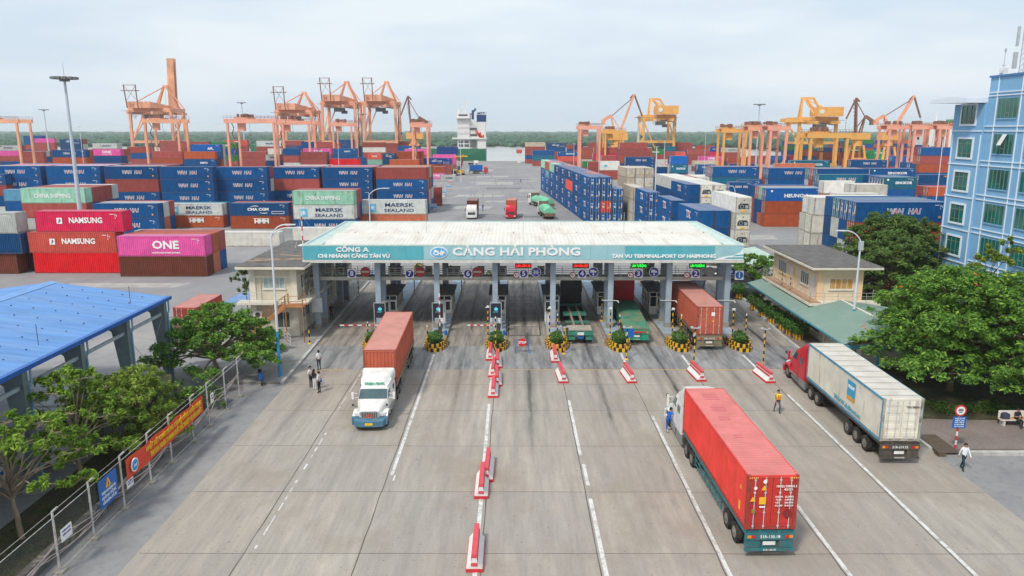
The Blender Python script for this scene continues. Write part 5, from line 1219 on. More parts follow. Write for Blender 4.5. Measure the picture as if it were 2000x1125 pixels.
# blue office tower
m_bw=M('tower_blue_wall',(.20,.41,.63),.8,var=.05,dirt=.12,dcol=(.28,.45,.62),dscale=.4); m_bl=M('tower_white_band',(.72,.78,.84),.7,var=.04)
m_bg=M('tower_green_glass',(.004,.13,.115),.08,spec=1,var=.5,scale=.35); m_bf=M('tower_window_frame',(.16,.22,.16),.5)
t=thing('office_tower',(0,0,0),'pale blue seven-storey office block with white grid lines and green glass windows','building')
MB().box(50.55,75,40,82.2,0,25.5).build('wall',[m_bw],t); MB().box(50.3,75,82.2,87.8,0,22.9).build('corner_bay',[m_bw],t)
m=MB(); m.box(50.4,75,39.9,82.3,25.501,25.7,1); m.build('parapet',[m_bl,M('tower_dark_blue',(.07,.2,.42),.6)],t)
MB().prism([(89.6,23.1),(82.25,22.95),(82.25,23.5),(85,23.65),(89.2,23.45)],48.3,75,ax='x').build('bay_canopy',[m_bl],t)
FZ=3.62; zs=[1.9+FZ*i for i in range(6)]
m=MB()
for y in (82.3,87.5): m.box(50.22,50.299,y-.06,y+.06,0,19.6)
for i,z in enumerate(zs[:]):
    m.box(50.21,50.298,82.2,87.8,z-.06+FZ*0,z+.06)
for y in (80.7,76.9,75.7,71.8,70.6,66.7,65.4,61.4,60.2,56): m.box(50.47,50.549,y-.05,y+.05,0,25.5)
for i,z in enumerate(zs+[zs[-1]+FZ]):
    m.box(50.46,50.548,40,82.2,z-.05,z+.05); 
    if i<6: m.box(50.46,50.548,40,82.2,z+.45,z+.55)
m.box(50.46,50.548,40,82.2,23.9,24.0)
m.build('white_band',[m_bl],t)
def twin(y0_,y1_,z0,z1,at,n,big):
    m=MB(); f=.07
    if big:   # white surround on the bay
        for (a,b,c,d) in ((y0_-.2,y0_,z0-.2,z1+.2),(y1_,y1_+.2,z0-.2,z1+.2),(y0_,y1_,z0-.2,z0),(y0_,y1_,z1,z1+.2)): m.box(at-.12,at-.002,a,b,c,d)
        o=m.build('window',[m_bl],t)
    else: 
        m.box(at-.1,at-.002,y0_,y1_,z0-.12,z0); o=m.build('window',[m_bw],t)
    MB().box(at-.03,at-.002,y0_,y1_,z0+.001,z1).build('pane',[m_bg],o)
    m=MB()
    for k in range(n+1):
        y=y0_+(y1_-y0_-f)*k/n; m.box(at-.07,at-.031,y,y+f,z0,z1)
    if big: m.box(at-.068,at-.031,y0_,y1_,z0+.4,z0+.46); m.box(at-.068,at-.031,y0_,y1_,z1-.55,z1-.49)
    else: m.box(at-.068,at-.031,y0_+(y1_-y0_)*.45,y0_+(y1_-y0_)*.62,z0+.5,z0+.58)
    m.build('mullion',[m_bf],o)
for i in range(6): twin(83.6,86.2,zs[i]+.75,zs[i]+2.75,50.3,3,True)
for i in range(7):
    z=zs[0]-FZ+FZ*i+.95
    if z<.3: continue
    for (a,b) in ((77.2,80.4),(72.1,75.4),(67,70.3),(61.8,65)): twin(a,b,z+.35,z+2.35,50.55,5,False)
m=MB()
for (y,z) in ((78.6,zs[4]+1.3),(73.4,zs[4]+1.3)): m.poly([(50.46,y-.35,z+2),(50.46,y+.35,z+2),(49.9,y+.35,z+.9),(49.9,y-.35,z+.9)])
m.build('open_sash',[m_wframe],t)
t=thing('rooftop_antenna',(51.4,78.6,25.7),'lattice phone antenna with grey panels on the tower roof','antenna'); m=MB()
for a in range(3):
    x,y=.35*cos(a*2.1),.35*sin(a*2.1); m.cyl((x,y,0),(x,y,5.2),.05,n=6)
for k in range(9):
    for a in range(3): m.cyl((.35*cos(a*2.1),.35*sin(a*2.1),k*.55),(.35*cos(a*2.1+2.1),.35*sin(a*2.1+2.1),k*.55+.5),.02,n=4)
m.build('lattice',[steel],t); m=MB()
for a in range(3): MB().cb((.75*cos(a*2.1+.6),.75*sin(a*2.1+.6),3.6),(.22,.22,1.9)).build('panel_antenna',[M('antenna_grey',(.45,.47,.47),.5)],t)
m.cb((-.6,.5,1.3),(.35,.25,1.6)); m.build('panel_antenna',[M('antenna_grey',(.45,.47,.47),.5)],t)
t=thing('roof_camera',(51.2,81.3,25.7),'white dome camera and slim mast on the tower roof corner','camera'); m=MB(); m.cb((0,0,.35),(.6,.5,.7)); m.cyl((-.35,-.2,.55),(-.35,-.2,.2),.16,.13,n=10); m.build('housing',[white],t); m=MB(); m.cyl((0,.1,.7),(0,.1,2.6),.035,n=6); m.cb((0,.1,2.5),(.15,.15,.35)); m.cb((0,.1,1.0),(.3,.12,.12)); m.build('mast',[steel],t)
# ---------------------------------------------------------------- blue shed on the left
m_shed=M('shed_roof_blue',(.11,.25,.52),.5,var=.16,dirt=.45,dcol=(.20,.31,.50),scale=.9,stretch=(.25,3,1),dscale=.5,dstretch=(.3,2,1),dpos=.48)
m_gutb=M('shed_gutter_blue',(.01,.10,.38),.4); m_scol=M('shed_column_grey_green',(.15,.20,.21),.55,var=.12,dirt=.2)
t=thing('open_shed',(-35.7,45,0),'large open shed with bright blue corrugated roof on tapered steel columns','shed')
ye=12.2; ys_=-40
m=MB(); 
for (xa,za,xb,zb) in ((8.9,7.43,0,8.55),(-8.9,7.43,0,8.55)):
    n=round((ye-ys_)/.3); vs=[]
    for i in range(n+1):
        y=ys_+(ye-ys_)*i/n
        vs+=[(xa,y,za),(xb,y,zb),(xa,y+.15,za+.035),(xb,y+.15,zb+.035)] if i<n else [(xa,y,za),(xb,y,zb)]
    m.add(vs,[(2*i,2*i+2,2*i+3,2*i+1) for i in range(len(vs)//2-1)])
m.build('roof_sheet',[m_shed],t,fixn=False)
m=MB(); m.prism([(-.45,8.54),(0,8.66),(.45,8.54)],ys_,ye+.02); m.build('ridge_cap',[M('shed_ridge',(.16,.33,.62),.5)],t)
m=MB(); m.box(8.85,9.15,ys_,ye+.1,7.2,7.46); m.build('gutter',[m_gutb],t)
m=MB(); m.prism([(8.9,7.38),(0,8.5),(0,8.42),(8.9,7.3)],ye-.05,ye+.05); m.prism([(-8.9,7.38),(0,8.5),(0,8.42),(-8.9,7.3)],ye-.05,ye+.05); m.build('verge_trim',[m_shed],t)
m=MB()
for x in (1.5,3,4.5,6,7.5):
    for k in range(26):
        z=7.43+(8.9-x)/8.9*1.12+.04; m.cb((x,ys_+2*k+1,z+.01),(.06,.10,.04))
m.build('roof_bolts',[dark],t)
cy=[11.6,5.9,.2,-5.5,-11.2,-17]
for y in cy:
    m=MB(); m.prism([(8.55,.2),(8.85,.2),(8.85,7.15),(6.9,7.3),(7.3,6.6),(7.75,6.3)],y-.16,y-.12); m.prism([(8.55,.2),(8.85,.2),(8.85,7.15),(6.9,7.3),(7.3,6.6),(7.75,6.3)],y+.12,y+.16)
    m.prism([(8.62,.25),(8.78,.25),(8.78,7.1),(7.0,7.2),(7.45,6.5),(7.85,6.2)],y-.115,y+.115); m.box(8.851,8.9,y-.22,y+.22,.2,7.15)
    for z in (1.2,3,4.8): m.box(8.0+.0,8.86,y-.2,y+.2,z,z+.05)
    m.cb((8.6,y,.12),(.9,.8,.24),1); m.build('column',[m_scol,m_ped],t)
    m=MB(); m.bar((8.0,y,7.1),(0,y,8.2),.16,.4); m.build('rafter',[m_scol],t)
    m=MB(); m.cyl((9.0,y+.35,7.2),(9.0,y+.35,6.4),.06,n=6); m.cyl((9.0,y+.35,6.4),(8.92,y+.25,6.1),.06,n=6); m.cyl((8.95,y+.25,6.1),(8.95,y+.25,.1),.06,n=6); m.build('downpipe',[M('pipe_blue',(.16,.32,.45),.5)],t)
m=MB()
for a,b in zip(cy,cy[1:]): m.bar((8.6,a,6.2),(8.6,b,6.2),.12,.22)
m.bar((8.6,cy[1],6.0),(8.6,cy[0],.3),.02,.02); m.bar((8.6,cy[0],6.0),(8.6,cy[1],.3),.02,.02)
m.build('tie_beam',[M('beam_grey',(.34,.40,.42),.5)],t)
m=MB(); 
for y in (-2,9): m.cyl((7.6,y,7.6),(7.6,y,8.9),.02,n=5)
m.build('lightning_rod',[dark],t)
# things beside the shed
t=thing('electric_cabinet',(-26.2,54.5,0),'small yellowish electric box on a stand near the last shed column','cabinet'); MB().cb((0,0,1.5),(.55,.4,.8)).build('body',[M('cabinet_yellow',(.36,.33,.16),.7,var=.2)],t); MB().cyl((-.2,0,0),(-.2,0,1.1),.03,n=5).cyl((.2,0,0),(.2,0,1.1),.03,n=5).build('leg',[steel],t)
t=thing('framed_screen',(-28.0,51.7,0),'low red-framed mesh screen standing beside a shed column','screen'); m=MB(); m.bar((-.6,0,0),(-.6,0,1.1),.06,.06); m.bar((.6,0,0),(.6,0,1.1),.06,.06); m.bar((-.6,0,1.1),(.6,0,1.1),.06,.06); m.build('frame',[redp],t); MB().box(-.55,.55,-.01,.01,.25,1.05).build('mesh_panel',[M('mesh_grey',(.2,.26,.27),.7)],t)
# ---------------------------------------------------------------- fence, banner, signs
m_post=M('fence_post_white',(.50,.50,.49),.7,var=.15,dirt=.7,dcol=(.20,.09,.05),dscale=4,dpos=.48)
t=thing('wire_fence',(-21.0,20,0),'wire mesh fence with rusty white angle-topped posts along the road edge','fence')
yb=[26.9,31.5,34.45,37.5,40.55,43.3,46.5,49.15,52.3,55.0]
for y in yb:
    m=MB(); m.cyl((0,y-20,.1),(0,y-20,3.05),.055,n=8,mi=0); m.cyl((0,y-20,3.05),(.28,y-20,3.3),.05,n=8,mi=0); m.cb((0,y-20,.06),(.5,.5,.12),1); m.build('post',[m_post,m_ped],t)
m=MB(); m.cyl((0,0,2.75),(0,36,2.75),.018,n=5); m.cyl((0,0,.12),(0,36,.12),.02,n=5); m.cyl((.2,0,3.22),(.2,36,3.22),.01,n=4)
m.build('rail_wire',[m_post],t)
m_mesh=bpy.data.materials.new('wire_mesh'); m_mesh.use_nodes=True; nt=m_mesh.node_tree; b=nt.nodes['Principled BSDF']; b.inputs['Base Color'].default_value=(.09,.09,.09,1); b.inputs['Alpha'].default_value=.30; b.inputs['Roughness'].default_value=.8
MB().poly([(0,0,.12),(0,36,.12),(0,36,2.75),(0,0,2.75)]).build('mesh_panel',[m_mesh],t)
m=MB()
for j,(dx,z0) in enumerate(((.05,1.7),(.07,1.6),(.03,1.45),(-.05,1.5))):
    pts=[]; 
    for i in range(46): 
        y=i*.78; s=abs(sin(y*.52+j*.4)); pts.append((dx,y,z0-.45*s-.1*j+.5*(y>30)))
    for a,b_ in zip(pts,pts[1:]): m.cyl(a,b_,.022,n=4,cap=False)
m.build('cable',[M('cable_pinkish',(.42,.36,.34),.7)],t)
t=thing('low_wall',(-22.0,20,0),'low dark wall with peeling cream paint behind the wire fence','wall'); MB().box(-.18,.18,0,24,0,.62).build('body',[M('peeling_wall',(.11,.105,.095),.9,var=.2,dirt=1,dcol=(.45,.40,.28),dscale=1.3,dpos=.5)],t)
m_ban=M('banner_red',(.68,.07,.03),.7,var=.05); m_byel=M('banner_yellow',(.78,.55,.02),.7)
Tw=Matrix.Translation((-20.72,37.6,1.15))@Matrix.Rotation(pi/2,4,'Z')
t=thing('banner',(-20.75,37.6,1.15),'long red banner with two rows of yellow lettering tied to the fence','banner',rz=pi/2)
m=MB(); n=20; vs=[]
for i in range(n+1):
    x=10.2*i/n; w_=.05*sin(i*1.1); s=-.05*sin(pi*((i%6)/6)); vs+=[(x,w_,.42+s*0),(x,w_,1.62+s)]
m.add(vs,[(2*i,2*i+2,2*i+3,2*i+1) for i in range(n)]); m.build('cloth',[m_ban],t)
m=MB(); add_text(m,'NHIỆT LIỆT CHÀO MỪNG CÁN BỘ CÔNG NHÂN CẢNG',(5.9,-.10,1.28),.42,0,width=7.6); add_text(m,'THI ĐUA HOÀN THÀNH XUẤT SẮC NHIỆM VỤ SẢN XUẤT',(6.1,-.10,.80),.42,0,width=7.2,bold=.01); m.build('lettering',[m_byel],t)
m=MB(); m.cyl((.75,-.06,1.02),(.75,-.1,1.02),.38,n=20,mi=0); m.cyl((.75,-.101,1.02),(.75,-.12,1.02),.3,n=20,mi=1); add_text(m,'CHP',(.75,-.13,1.0),.2,0); m.build('emblem',[letter_white,M('emblem_blue2',(.02,.30,.55),.4)],t)
def fsign(y,w_,h,z,lines,col,tc,label,tri=False):
    t=thing('fence_sign',(-20.88,y,z),label,'sign',rz=pi/2); m=MB(); m.box(0,w_,0,.03,0,h); m.build('panel',[col],t); m=MB()
    for i,l in enumerate(lines): add_text(m,l,(w_/2,-.012,h*(.5 if tri else .78)-i*h*(.17 if tri else .3)),h*.14,0,width=w_*.75)
    m.build('lettering',[tc],t)
    if tri: m=MB(); m.prism([(w_/2-.26,h*.62),(w_/2+.26,h*.62),(w_/2,h*.93)],-.02,-.003,0); m.prism([(w_/2-.05,h*.66),(w_/2+.05,h*.66),(w_/2,h*.82)],-.03,-.021,1); m.build('symbol',[m_mark_y,blackp],t)
fsign(35.1,1.75,1.55,1.15,['PHẠM VI NÂNG HẠ','KHÔNG ĐỨNG','CẤM DỪNG ĐỖ XE'],m_blue,m_sw,'blue fence sign with an orange triangle and white text',True)
fsign(31.75,.85,.62,1.35,['CẤM LỬA','CẤM HÚT'],m_sw,m_navy,'small white fence sign with black text near the picture bottom')
fsign(37.75,.7,.45,1.0,['CẤM','ĐỖ XE'],m_sw,m_navy,'small white sign hanging under the left end of the banner')
fsign(49.5,.45,.7,1.5,['A','B'],m_sw,blackp,'tiny white sign on the fence beyond the banner')
# lamps and masts
m_lamp=M('lamp_pole_white',(.62,.65,.68),.4,var=.04); m_lampb=M('lamp_pole_blue',(.02,.28,.58),.5,var=.06)
def street_lamp(x,y,h,label,arm=(1.9,.2),blue=3.7,two=False):
    t=thing('street_lamp',(x,y,0),label,'street lamp',group='street lamps')
    MB().cyl((0,0,0),(0,0,blue),.14,.11,n=10).build('painted_base',[m_lampb],t); MB().cyl((0,0,blue),(0,0,h-1),.11,.07,n=10).build('pole',[m_lamp],t)
    for k in range(2 if two else 1):
        m=MB(); p=Vector((0,0,h-1)); dx,dy=arm
        for i in range(1,9):
            q=Vector((dx*(i/8)**1.5+ (.0),dy*(i/8)+k*.5*(i/8),h-1+1.05*sin(i/8*pi/2)*(1-.3*k))); m.cyl(p,q,.055,n=6,cap=False); p=q
        m.build('arm',[m_lamp],t); MB().loft([[(p.x,p.y-.1,p.z-.06),(p.x,p.y+.1,p.z-.06),(p.x,p.y+.1,p.z+.06),(p.x,p.y-.1,p.z+.06)],[(p.x+(.8 if dx>0 else -.8),p.y-.13,p.z-.02),(p.x+(.8 if dx>0 else -.8),p.y+.13,p.z-.02),(p.x+(.8 if dx>0 else -.8),p.y+.13,p.z+.05),(p.x+(.8 if dx>0 else -.8),p.y-.13,p.z+.05)]]).build('luminaire',[m_lamp],t)
    return t
street_lamp(-19.2,59.5,12.7,'white street lamp with blue lower shaft at the left pavement corner',(1.2,.0),4.0,True)
t=street_lamp(31.1,66.5,11.3,'white street lamp with blue lower shaft beside the green roof, arm to the left',(-1.5,0),4.2); MB().box(-.12,.25,-.1,.15,9.6,10.4).build('junction_box',[steel],t)
street_lamp(-19.5,103,12.3,'street lamp rising behind the left end of the gate roof',(2.0,0),1.0)
street_lamp(41,139,10,'thin street lamp before the dark asphalt right of the gate roof',(-.6,0),.5)
def high_mast(x,y,h,label,r=2.0,w_=.45):
    t=thing('high_mast_light',(x,y,0),label,'light mast',group='high mast lights'); MB().cyl((0,0,0),(0,0,h),w_,w_*.45,n=10).build('mast',[M('mast_grey',(.50,.55,.60),.5,var=.06)],t)
    m=MB(); m.cyl((0,0,h-.6),(0,0,h-.1),.7,.9,n=12); n=12
    for k in range(n):
        a=2*pi*k/n; m.bar((.6*cos(a),.6*sin(a),h-.3),(r*cos(a),r*sin(a),h+.0),.08,.08); m.cb((r*cos(a),r*sin(a),h-.1),(.55,.55,.35))
    m.build('lamp_ring',[M('lamp_ring_grey',(.16,.16,.15),.6)],t); MB().cyl((0,0,h),(0,0,h+2.2),.04,n=5).build('lightning_rod',[steel],t)
high_mast(-69.5,121,28.1,'tall grey high mast light rising over the left container rows',1.6,.40)
for (px,pt,d,l) in ((110,218,420,'small distant high mast light right of the tall left one'),(487,205,430,'high mast light before the second left quay crane'),(716,226,440,'high mast light among the middle quay cranes'),(1242,232,430,'high mast light left of the yellow quay crane'),(1470,208,330,'high mast light over the orange yard cranes at right')):
    high_mast((px-1000)/1469*d,d,20.1+(256-pt)/1469*d,l,2.2,.45)
for (px,pt,d,w_,l) in ((174,250,230,.10,'thin pole with camera over the left yard'),(1278,288,165,.16,'tall pale lamp pole behind the right part of the gate roof'),(1418,372,145,.12,'white pole beside the stack of white machine ends'),(1293,275,300,.12,'thin white pole in the middle of the right yard'),(1371,262,330,.1,'thin pole over the pink container on the right'),(1119,282,260,.1,'thin pole at the far end of the roadside block'),(1826,275,190,.13,'pale pole before the blue containers near the tower'),(1773,278,330,.1,'thin pole before the distant green containers'),(901,240,300,.12,'thin lamp pole in front of the ship'),(1543,272,330,.1,'thin pole beside the distant green container'),(666,255,300,.1,'thin pale pole before the third quay crane')):
    x=(px-1000)/1469*d; h=20.1+(256-pt)/1469*d
    t=thing('light_pole',(x,d,0),l,'pole',group='slender poles in the yard'); MB().cyl((0,0,0),(0,0,h),w_,w_*.6,n=8).build('pole',[m_lamp],t); MB().box(-.5,.5,-.12,.12,h,h+.1).build('crossarm',[steel],t)
# ================================================================ VEHICLES
m_glass=M('vehicle_glass',(.05,.09,.10),.06,spec=1,var=.3,scale=1.2); m_chrome=M('grille_chrome',(.55,.56,.57),.25,metal=.8,var=.1); m_tyre=M('tyre_rubber',(.022,.021,.02),.9,var=.3,dirt=.5,dcol=(.10,.085,.065),dscale=3)
m_rim=M('wheel_rim_dusty',(.22,.20,.17),.6,var=.2,dirt=.4,dcol=(.12,.10,.07)); m_chas=M('chassis_dusty',(.07,.06,.05),.85,var=.3,dirt=.5,dcol=(.14,.11,.08)); m_lens=M('headlight_lens',(.62,.66,.68),.08,spec=1); m_amber=M('amber_lens',(.75,.25,.02),.3); m_tail=M('tail_lens',(.55,.02,.02),.3)
m_tank=M('fuel_tank',(.30,.30,.29),.35,metal=.6,var=.2,dirt=.4); m_plate_y=M('plate_yellow',(.75,.50,.03),.5); m_plate_w=M('plate_white',(.7,.7,.68),.5)
m_tw=M('truck_white',(.74,.73,.70),.38,var=.06,dirt=.45,dcol=(.45,.42,.36),dscale=.8); m_tr=M('truck_red',(.56,.012,.03),.3,var=.05,dirt=.15); m_tb=M('truck_black',(.02,.022,.026),.35,var=.2); m_bump=M('bumper_blue_grey',(.07,.17,.25),.5,var=.1,dirt=.2)
def wheels(t,ys_,x=1.0,r=.51,dual=True,name='wheel',xs=(-1,1)):
    for y in ys_:
        for s in xs:
            m=MB(); wd=.56 if dual else .3
            if dual: 
                for dx in(-.16,.16): m.cyl((s*x-s*.1+dx-.13,y,r),(s*x-s*.1+dx+.13,y,r),r,n=20,mi=0)
                m.cyl((s*(x-.1)-.3,y,r),(s*(x-.1)+.3,y,r),r*.56,n=14,mi=1); m.cyl((s*(x-.1)-.34,y,r),(s*(x-.1)+.34,y,r),r*.2,n=8,mi=1)
            else: m.wheel((s*x,y,r),r,.3,0,1)
            m.build(name,[m_tyre,m_rim],t,smooth=True)
def rsec(y,w_,z0,z1,rad=.15,wt=None):
    wt=w_ if wt is None else wt; a,b=w_/2,wt/2
    return [(-a,y,z0),(a,y,z0),(a,y,z0+(z1-z0)*.5),(b,y,z1-rad),(b-rad*.4,y,z1-rad*.35),(b-rad*1.2,y,z1),(-b+rad*1.2,y,z1),(-b+rad*.4,y,z1-rad*.35),(-b,y,z1-rad),(-a,y,z0+(z1-z0)*.5)]
def tractor_parts(t,paint,bump=None,fair=1.0,name=None,mirror_side=True,stripe=None,y0=0):
    bump=bump or paint
    m=MB() # hood
    m.loft([rsec(.35,1.3,.75,1.55,.12,1.2),rsec(.6,1.5,.75,1.68,.16,1.36),rsec(1.3,1.85,.8,1.86,.2,1.6),rsec(2.05,2.1,.8,2.02,.2,1.9)]); m.build('hood',[paint],t,smooth=True)
    for s in(-1,1):
        m=MB(); pts=[]
        for k in range(9): a=pi*k/8; pts.append((1.25-.72*cos(a),.66+.62*sin(a)))
        pts2=[(1.25-.60*cos(pi*k/8),.60+.52*sin(pi*k/8)) for k in range(8,-1,-1)]
        m.prism([(p[0],p[1]) for p in pts+pts2],*sorted((s*.72,s*1.2)),ax='x'); m.build('front_fender',[paint],t,smooth=True)
        m=MB(); m.loft([[(s*.68,.42,.98),(s*1.02,.55,.98),(s*1.02,.55,1.22),(s*.68,.42,1.30)],[(s*.72,.62,.98),(s*1.14,.85,.98),(s*1.14,.85,1.22),(s*.72,.62,1.30)]]); m.build('headlight',[m_lens],t)
    m=MB(); m.loft([[(-1.1,.35,.38),(1.1,.35,.38),(1.1,.35,.88),(-1.1,.35,.88)],[(-.95,.05,.36),(.95,.05,.36),(.95,.05,.76),(-.95,.05,.76)],[(-.5,-.04,.35),(.5,-.04,.35),(.5,-.04,.74),(-.5,-.04,.74)]]); 
    m.box(-1.2,1.2,.3,.62,.4,.92); bo=m.build('bumper',[bump],t,smooth=True)
    MB().box(-.26,.26,-.075,-.045,.48,.64).build('licence_plate',[m_plate_y],bo)
    m=MB(); m.prism([(-.55,.86),(.55,.86),(.66,1.45),(.5,1.58),(-.5,1.58),(-.66,1.45)],.26,.34,0); g_=m.build('grille',[m_chrome],t)
    m=MB()
    for k in range(9): m.box(-.5+k*.12,-.46+k*.12+.02,.235,.258,.92,1.5)
    m.build('grille_bars',[dark],g_)
    if name:
        m=MB(); 
        for a,b in (((-.2,1.0),(0,1.35)),((0,1.35),(.2,1.0)),((-.2,1.0),(.2,1.0))): m.bar((a[0],.22,a[1]),(b[0],.22,b[1]),.04,.06)
        m.build('warning_triangle',[M('triangle_red',(.7,.08,.02),.4)],g_)
    m=MB() # cab
    m.loft([rsec(1.95,2.1,.85,2.03,.08,2.06),rsec(2.05,2.18,.85,2.12,.1,2.08),rsec(2.62,2.2,.85,2.86,.12,1.98),rsec(3.4,2.24,.85,2.95,.12,2.06)]); m.build('cab',[paint],t,smooth=True)
    m=MB(); m.loft([rsec(3.4,2.26,.85,2.95+.1*fair,.14,2.0),rsec(3.5,2.34,.85,2.98+.1*fair,.14,2.1),rsec(5.05,2.36,.85,3.05+.4*fair,.14,2.2)]); m.build('sleeper',[paint],t,smooth=True)
    m=MB(); f=fair
    m.loft([rsec(2.62,1.7,2.80,2.90,.03,1.5),rsec(3.1,1.95,2.85,2.98+.45*f,.2,1.5),rsec(3.9,2.2,2.9,3.0+.95*f,.25,1.85),rsec(4.8,2.36,2.9,3.0+1.18*f,.22,2.25),rsec(5.1,2.38,2.9,3.0+1.2*f,.12,2.3)]); fa=m.build('roof_fairing',[paint],t,smooth=True)
    if name:
        m=MB(); T=Matrix.Rotation(-.55,4,'X'); add_text(m,name,(0,0,0),.30,0,width=1.45,bold=.008)
        m.v=[(v[0],2.86+v[1]+(v[2])*.9+.14*abs(v[0])**2,3.26+v[2]*.85) for v in m.v]; m.build('lettering',[M('lettering_green',(.02,.28,.16),.5)],fa)
    m=MB(); m.poly([(-1.0,1.95,2.07),(1.0,1.95,2.07),(.94,2.56,2.84),(-.94,2.56,2.84)]); 
    for s in(-1,1): pass
    m.build('windshield',[m_glass],t,fixn=False)
    m=MB(); m.box(-.015,.015,2.2,2.26,2.1,2.3); m.bar((-.7,1.97,2.07),(-.2,2.12,2.25),.03,.03); m.bar((.1,1.97,2.07),(.6,2.12,2.25),.03,.03); m.build('wiper',[dark],t)
    for s in(-1,1):
        m=MB(); m.poly([(s*1.075,2.12,2.05),(s*1.10,3.2,2.05),(s*1.03,3.2,2.72),(s*.985,2.62,2.72)]); m.build('side_window',[m_glass],t,fixn=False)
        m=MB(); m.box(*sorted((s*1.185,s*1.19)),3.85,4.45,2.1,2.6); m.build('sleeper_window',[m_glass],t)
        m=MB(); m.cb((s*1.45,2.25,2.25),(.14,.14,.75)); m.bar((s*1.1,2.3,2.5),(s*1.4,2.25,2.5),.04,.04); m.bar((s*1.1,2.3,2.0),(s*1.4,2.25,2.0),.04,.04); m.build('mirror',[paint],t)
        m=MB(); m.bar((s*.9,.9,1.75),(s*1.15,.75,2.0),.03,.03); m.cb((s*1.15,.75,2.05),(.14,.1,.2)); m.build('hood_mirror',[dark],t)
        m=MB(); m.cyl((s*.98,2.5,.62),(s*.98,3.9,.62),.3,n=14); m.box(*sorted((s*1.0,s*1.28)),2.0,3.9,.82,.9); m.build('fuel_tank',[m_tank],t,smooth=True)
        m=MB(); m.box(*sorted((s*1.05,s*1.2)),3.9,5.3,.35,.9); m.build('side_skirt',[M('skirt_grey',(.20,.21,.21),.6,var=.2)],t)
    m=MB(); 
    for s in(-1,1): m.box(*sorted((s*.35,s*.47)),.6,8.0,.72,.98)
    m.box(-.45,.45,6.4,7.5,.99,1.15); m.box(-1.15,1.15,5.2,5.6,.55,1.0); m.build('chassis',[m_chas],t)
    m=MB()
    for k in range(5): m.cb((-.6+.3*k,2.72,2.93),(.1,.08,.05))
    m.build('marker_lamp',[m_amber],t)
    wheels(t,[1.25],x=.98,dual=False); wheels(t,[6.4,7.7],x=.98)
    m=MB()
    for s in (-1,1): m.box(*sorted((s*.6,s*1.2)),8.35,8.38,.4,1.05)
    m.build('mud_flap',[black],t)
def trailer(t,y0,L_=12.3,axles=(9.2,10.5),col=None,side='rack',plates=True,bumper=None,box=None,rearlab='51R-130.18'):
    col=col or m_chas; bumper=bumper or col
    m=MB()
    for s in(-1,1): m.box(*sorted((s*.38,s*.52)),y0,y0+L_,1.12,1.42); m.box(*sorted((s*1.13,s*1.22)),y0,y0+L_,1.28,1.42)
    n=9
    for k in range(n): yy=y0+.1+k*(L_-.3)/(n-1); m.box(-1.12,1.12,yy,yy+.12,1.2,1.40)
    m.build('trailer_frame',[col],t)
    wheels(t,[y0+a for a in axles],x=1.0)
    m=MB()
    for s in(-1,1): m.box(*sorted((s*.6,s*.72)),y0+2.6,y0+2.75,.3,1.15); m.box(*sorted((s*.5,s*.82)),y0+2.55,y0+2.8,.25,.3)
    m.build('landing_leg',[m_chas],t)
    if side=='rack':
        for s in(-1,1):
            m=MB(); a,b=y0+3.2,y0+axles[0]-.9
            for z in(.55,.85,1.15): m.box(*sorted((s*1.14,s*1.18)),a,b,z,z+.07)
            for k in range(6): yy=a+(b-a)*k/5; m.box(*sorted((s*1.181,s*1.22)),yy-.03,yy+.03,.5,1.27)
            m.build('side_guard',[bumper],t)
    m=MB(); e=y0+L_; m.box(-1.2,1.2,e-.02,e+.10,.98,1.30,0); m.box(-1.15,-.45,e-.15,e+.05,.55,.97,0); m.box(.45,1.15,e-.15,e+.05,.55,.97,0); m.box(-1.2,1.2,e,e+.12,.40,.53,0); m.box(-.44,.44,e-.25,e-.05,.5,.97,0)
    rb=m.build('rear_bumper',[bumper],t)
    m=MB(); m.box(-.3,.3,e+.0,e+.02,.66,.86); m.build('licence_plate',[m_plate_w],rb)
    T=Matrix.Rotation(pi,4,'Z'); m=MB(); add_text(m,rearlab,(0,-(e+.11),1.14),.2,0,T,width=.95); add_text(m,rearlab,(0,-(e+.13),.465),.11,0,T,width=.6); m.build('lettering',[letter_white],rb)
    for s in(-1,1):
        m=MB(); m.box(s*1.0-.09,s*1.0+.09,e+.101,e+.13,1.08,1.22,0); m.box(s*.8-.08,s*.8+.08,e+.101,e+.13,1.08,1.22,1); m.build('tail_lamp',[m_amber,m_tail],rb)
def place_cont(code,tx,ty,rz,yloc,L_=12.19,z=1.45,h=2.6,label='',flip=False,**k):
    c,s=cos(rz),sin(rz); yl=yloc+L_/2; x=tx-s*yl; y=ty+c*yl
    o=container(code,x,y,z,L_,h,rz+(-pi/2 if not flip else pi/2),near=True,**k); o['label']=label; del o['_d']; o['group']='containers carried by trucks'; return o
def truck(x,y,rz,label,paint,cat='truck',**k):
    t=thing('semi_truck',(x,y,0),label,cat,rz); tractor_parts(t,paint,**k); return t
def squash(t,k):
    for o in t.children_recursive:
        if o.type!='MESH' or o.name.startswith(('wheel','fuel','chassis','mud')): continue
        for v in o.data.vertices:
            if v.co.z>.9: v.co.z=.9+(v.co.z-.9)*k
# T1 white truck coming towards the camera; the boxes' doors are at the trailer end (local +Y) -> container -X must face +Y: rotate -90
t=truck(-9.72,48.1,.024,'white long-nosed truck with blue bumper facing the camera under an orange container','' or m_tw,bump=m_bump,name='GREEN PEARL',fair=.8); squash(t,.66); trailer(t,5.6,12.6,(8.6,9.9,11.2),M('trailer_cream',(.34,.28,.20),.7,var=.2,dirt=.5))
place_cont('TL',-9.72,48.1,.024,5.55,label='orange-brown container on the trailer of the white long-nosed truck',h=2.65)
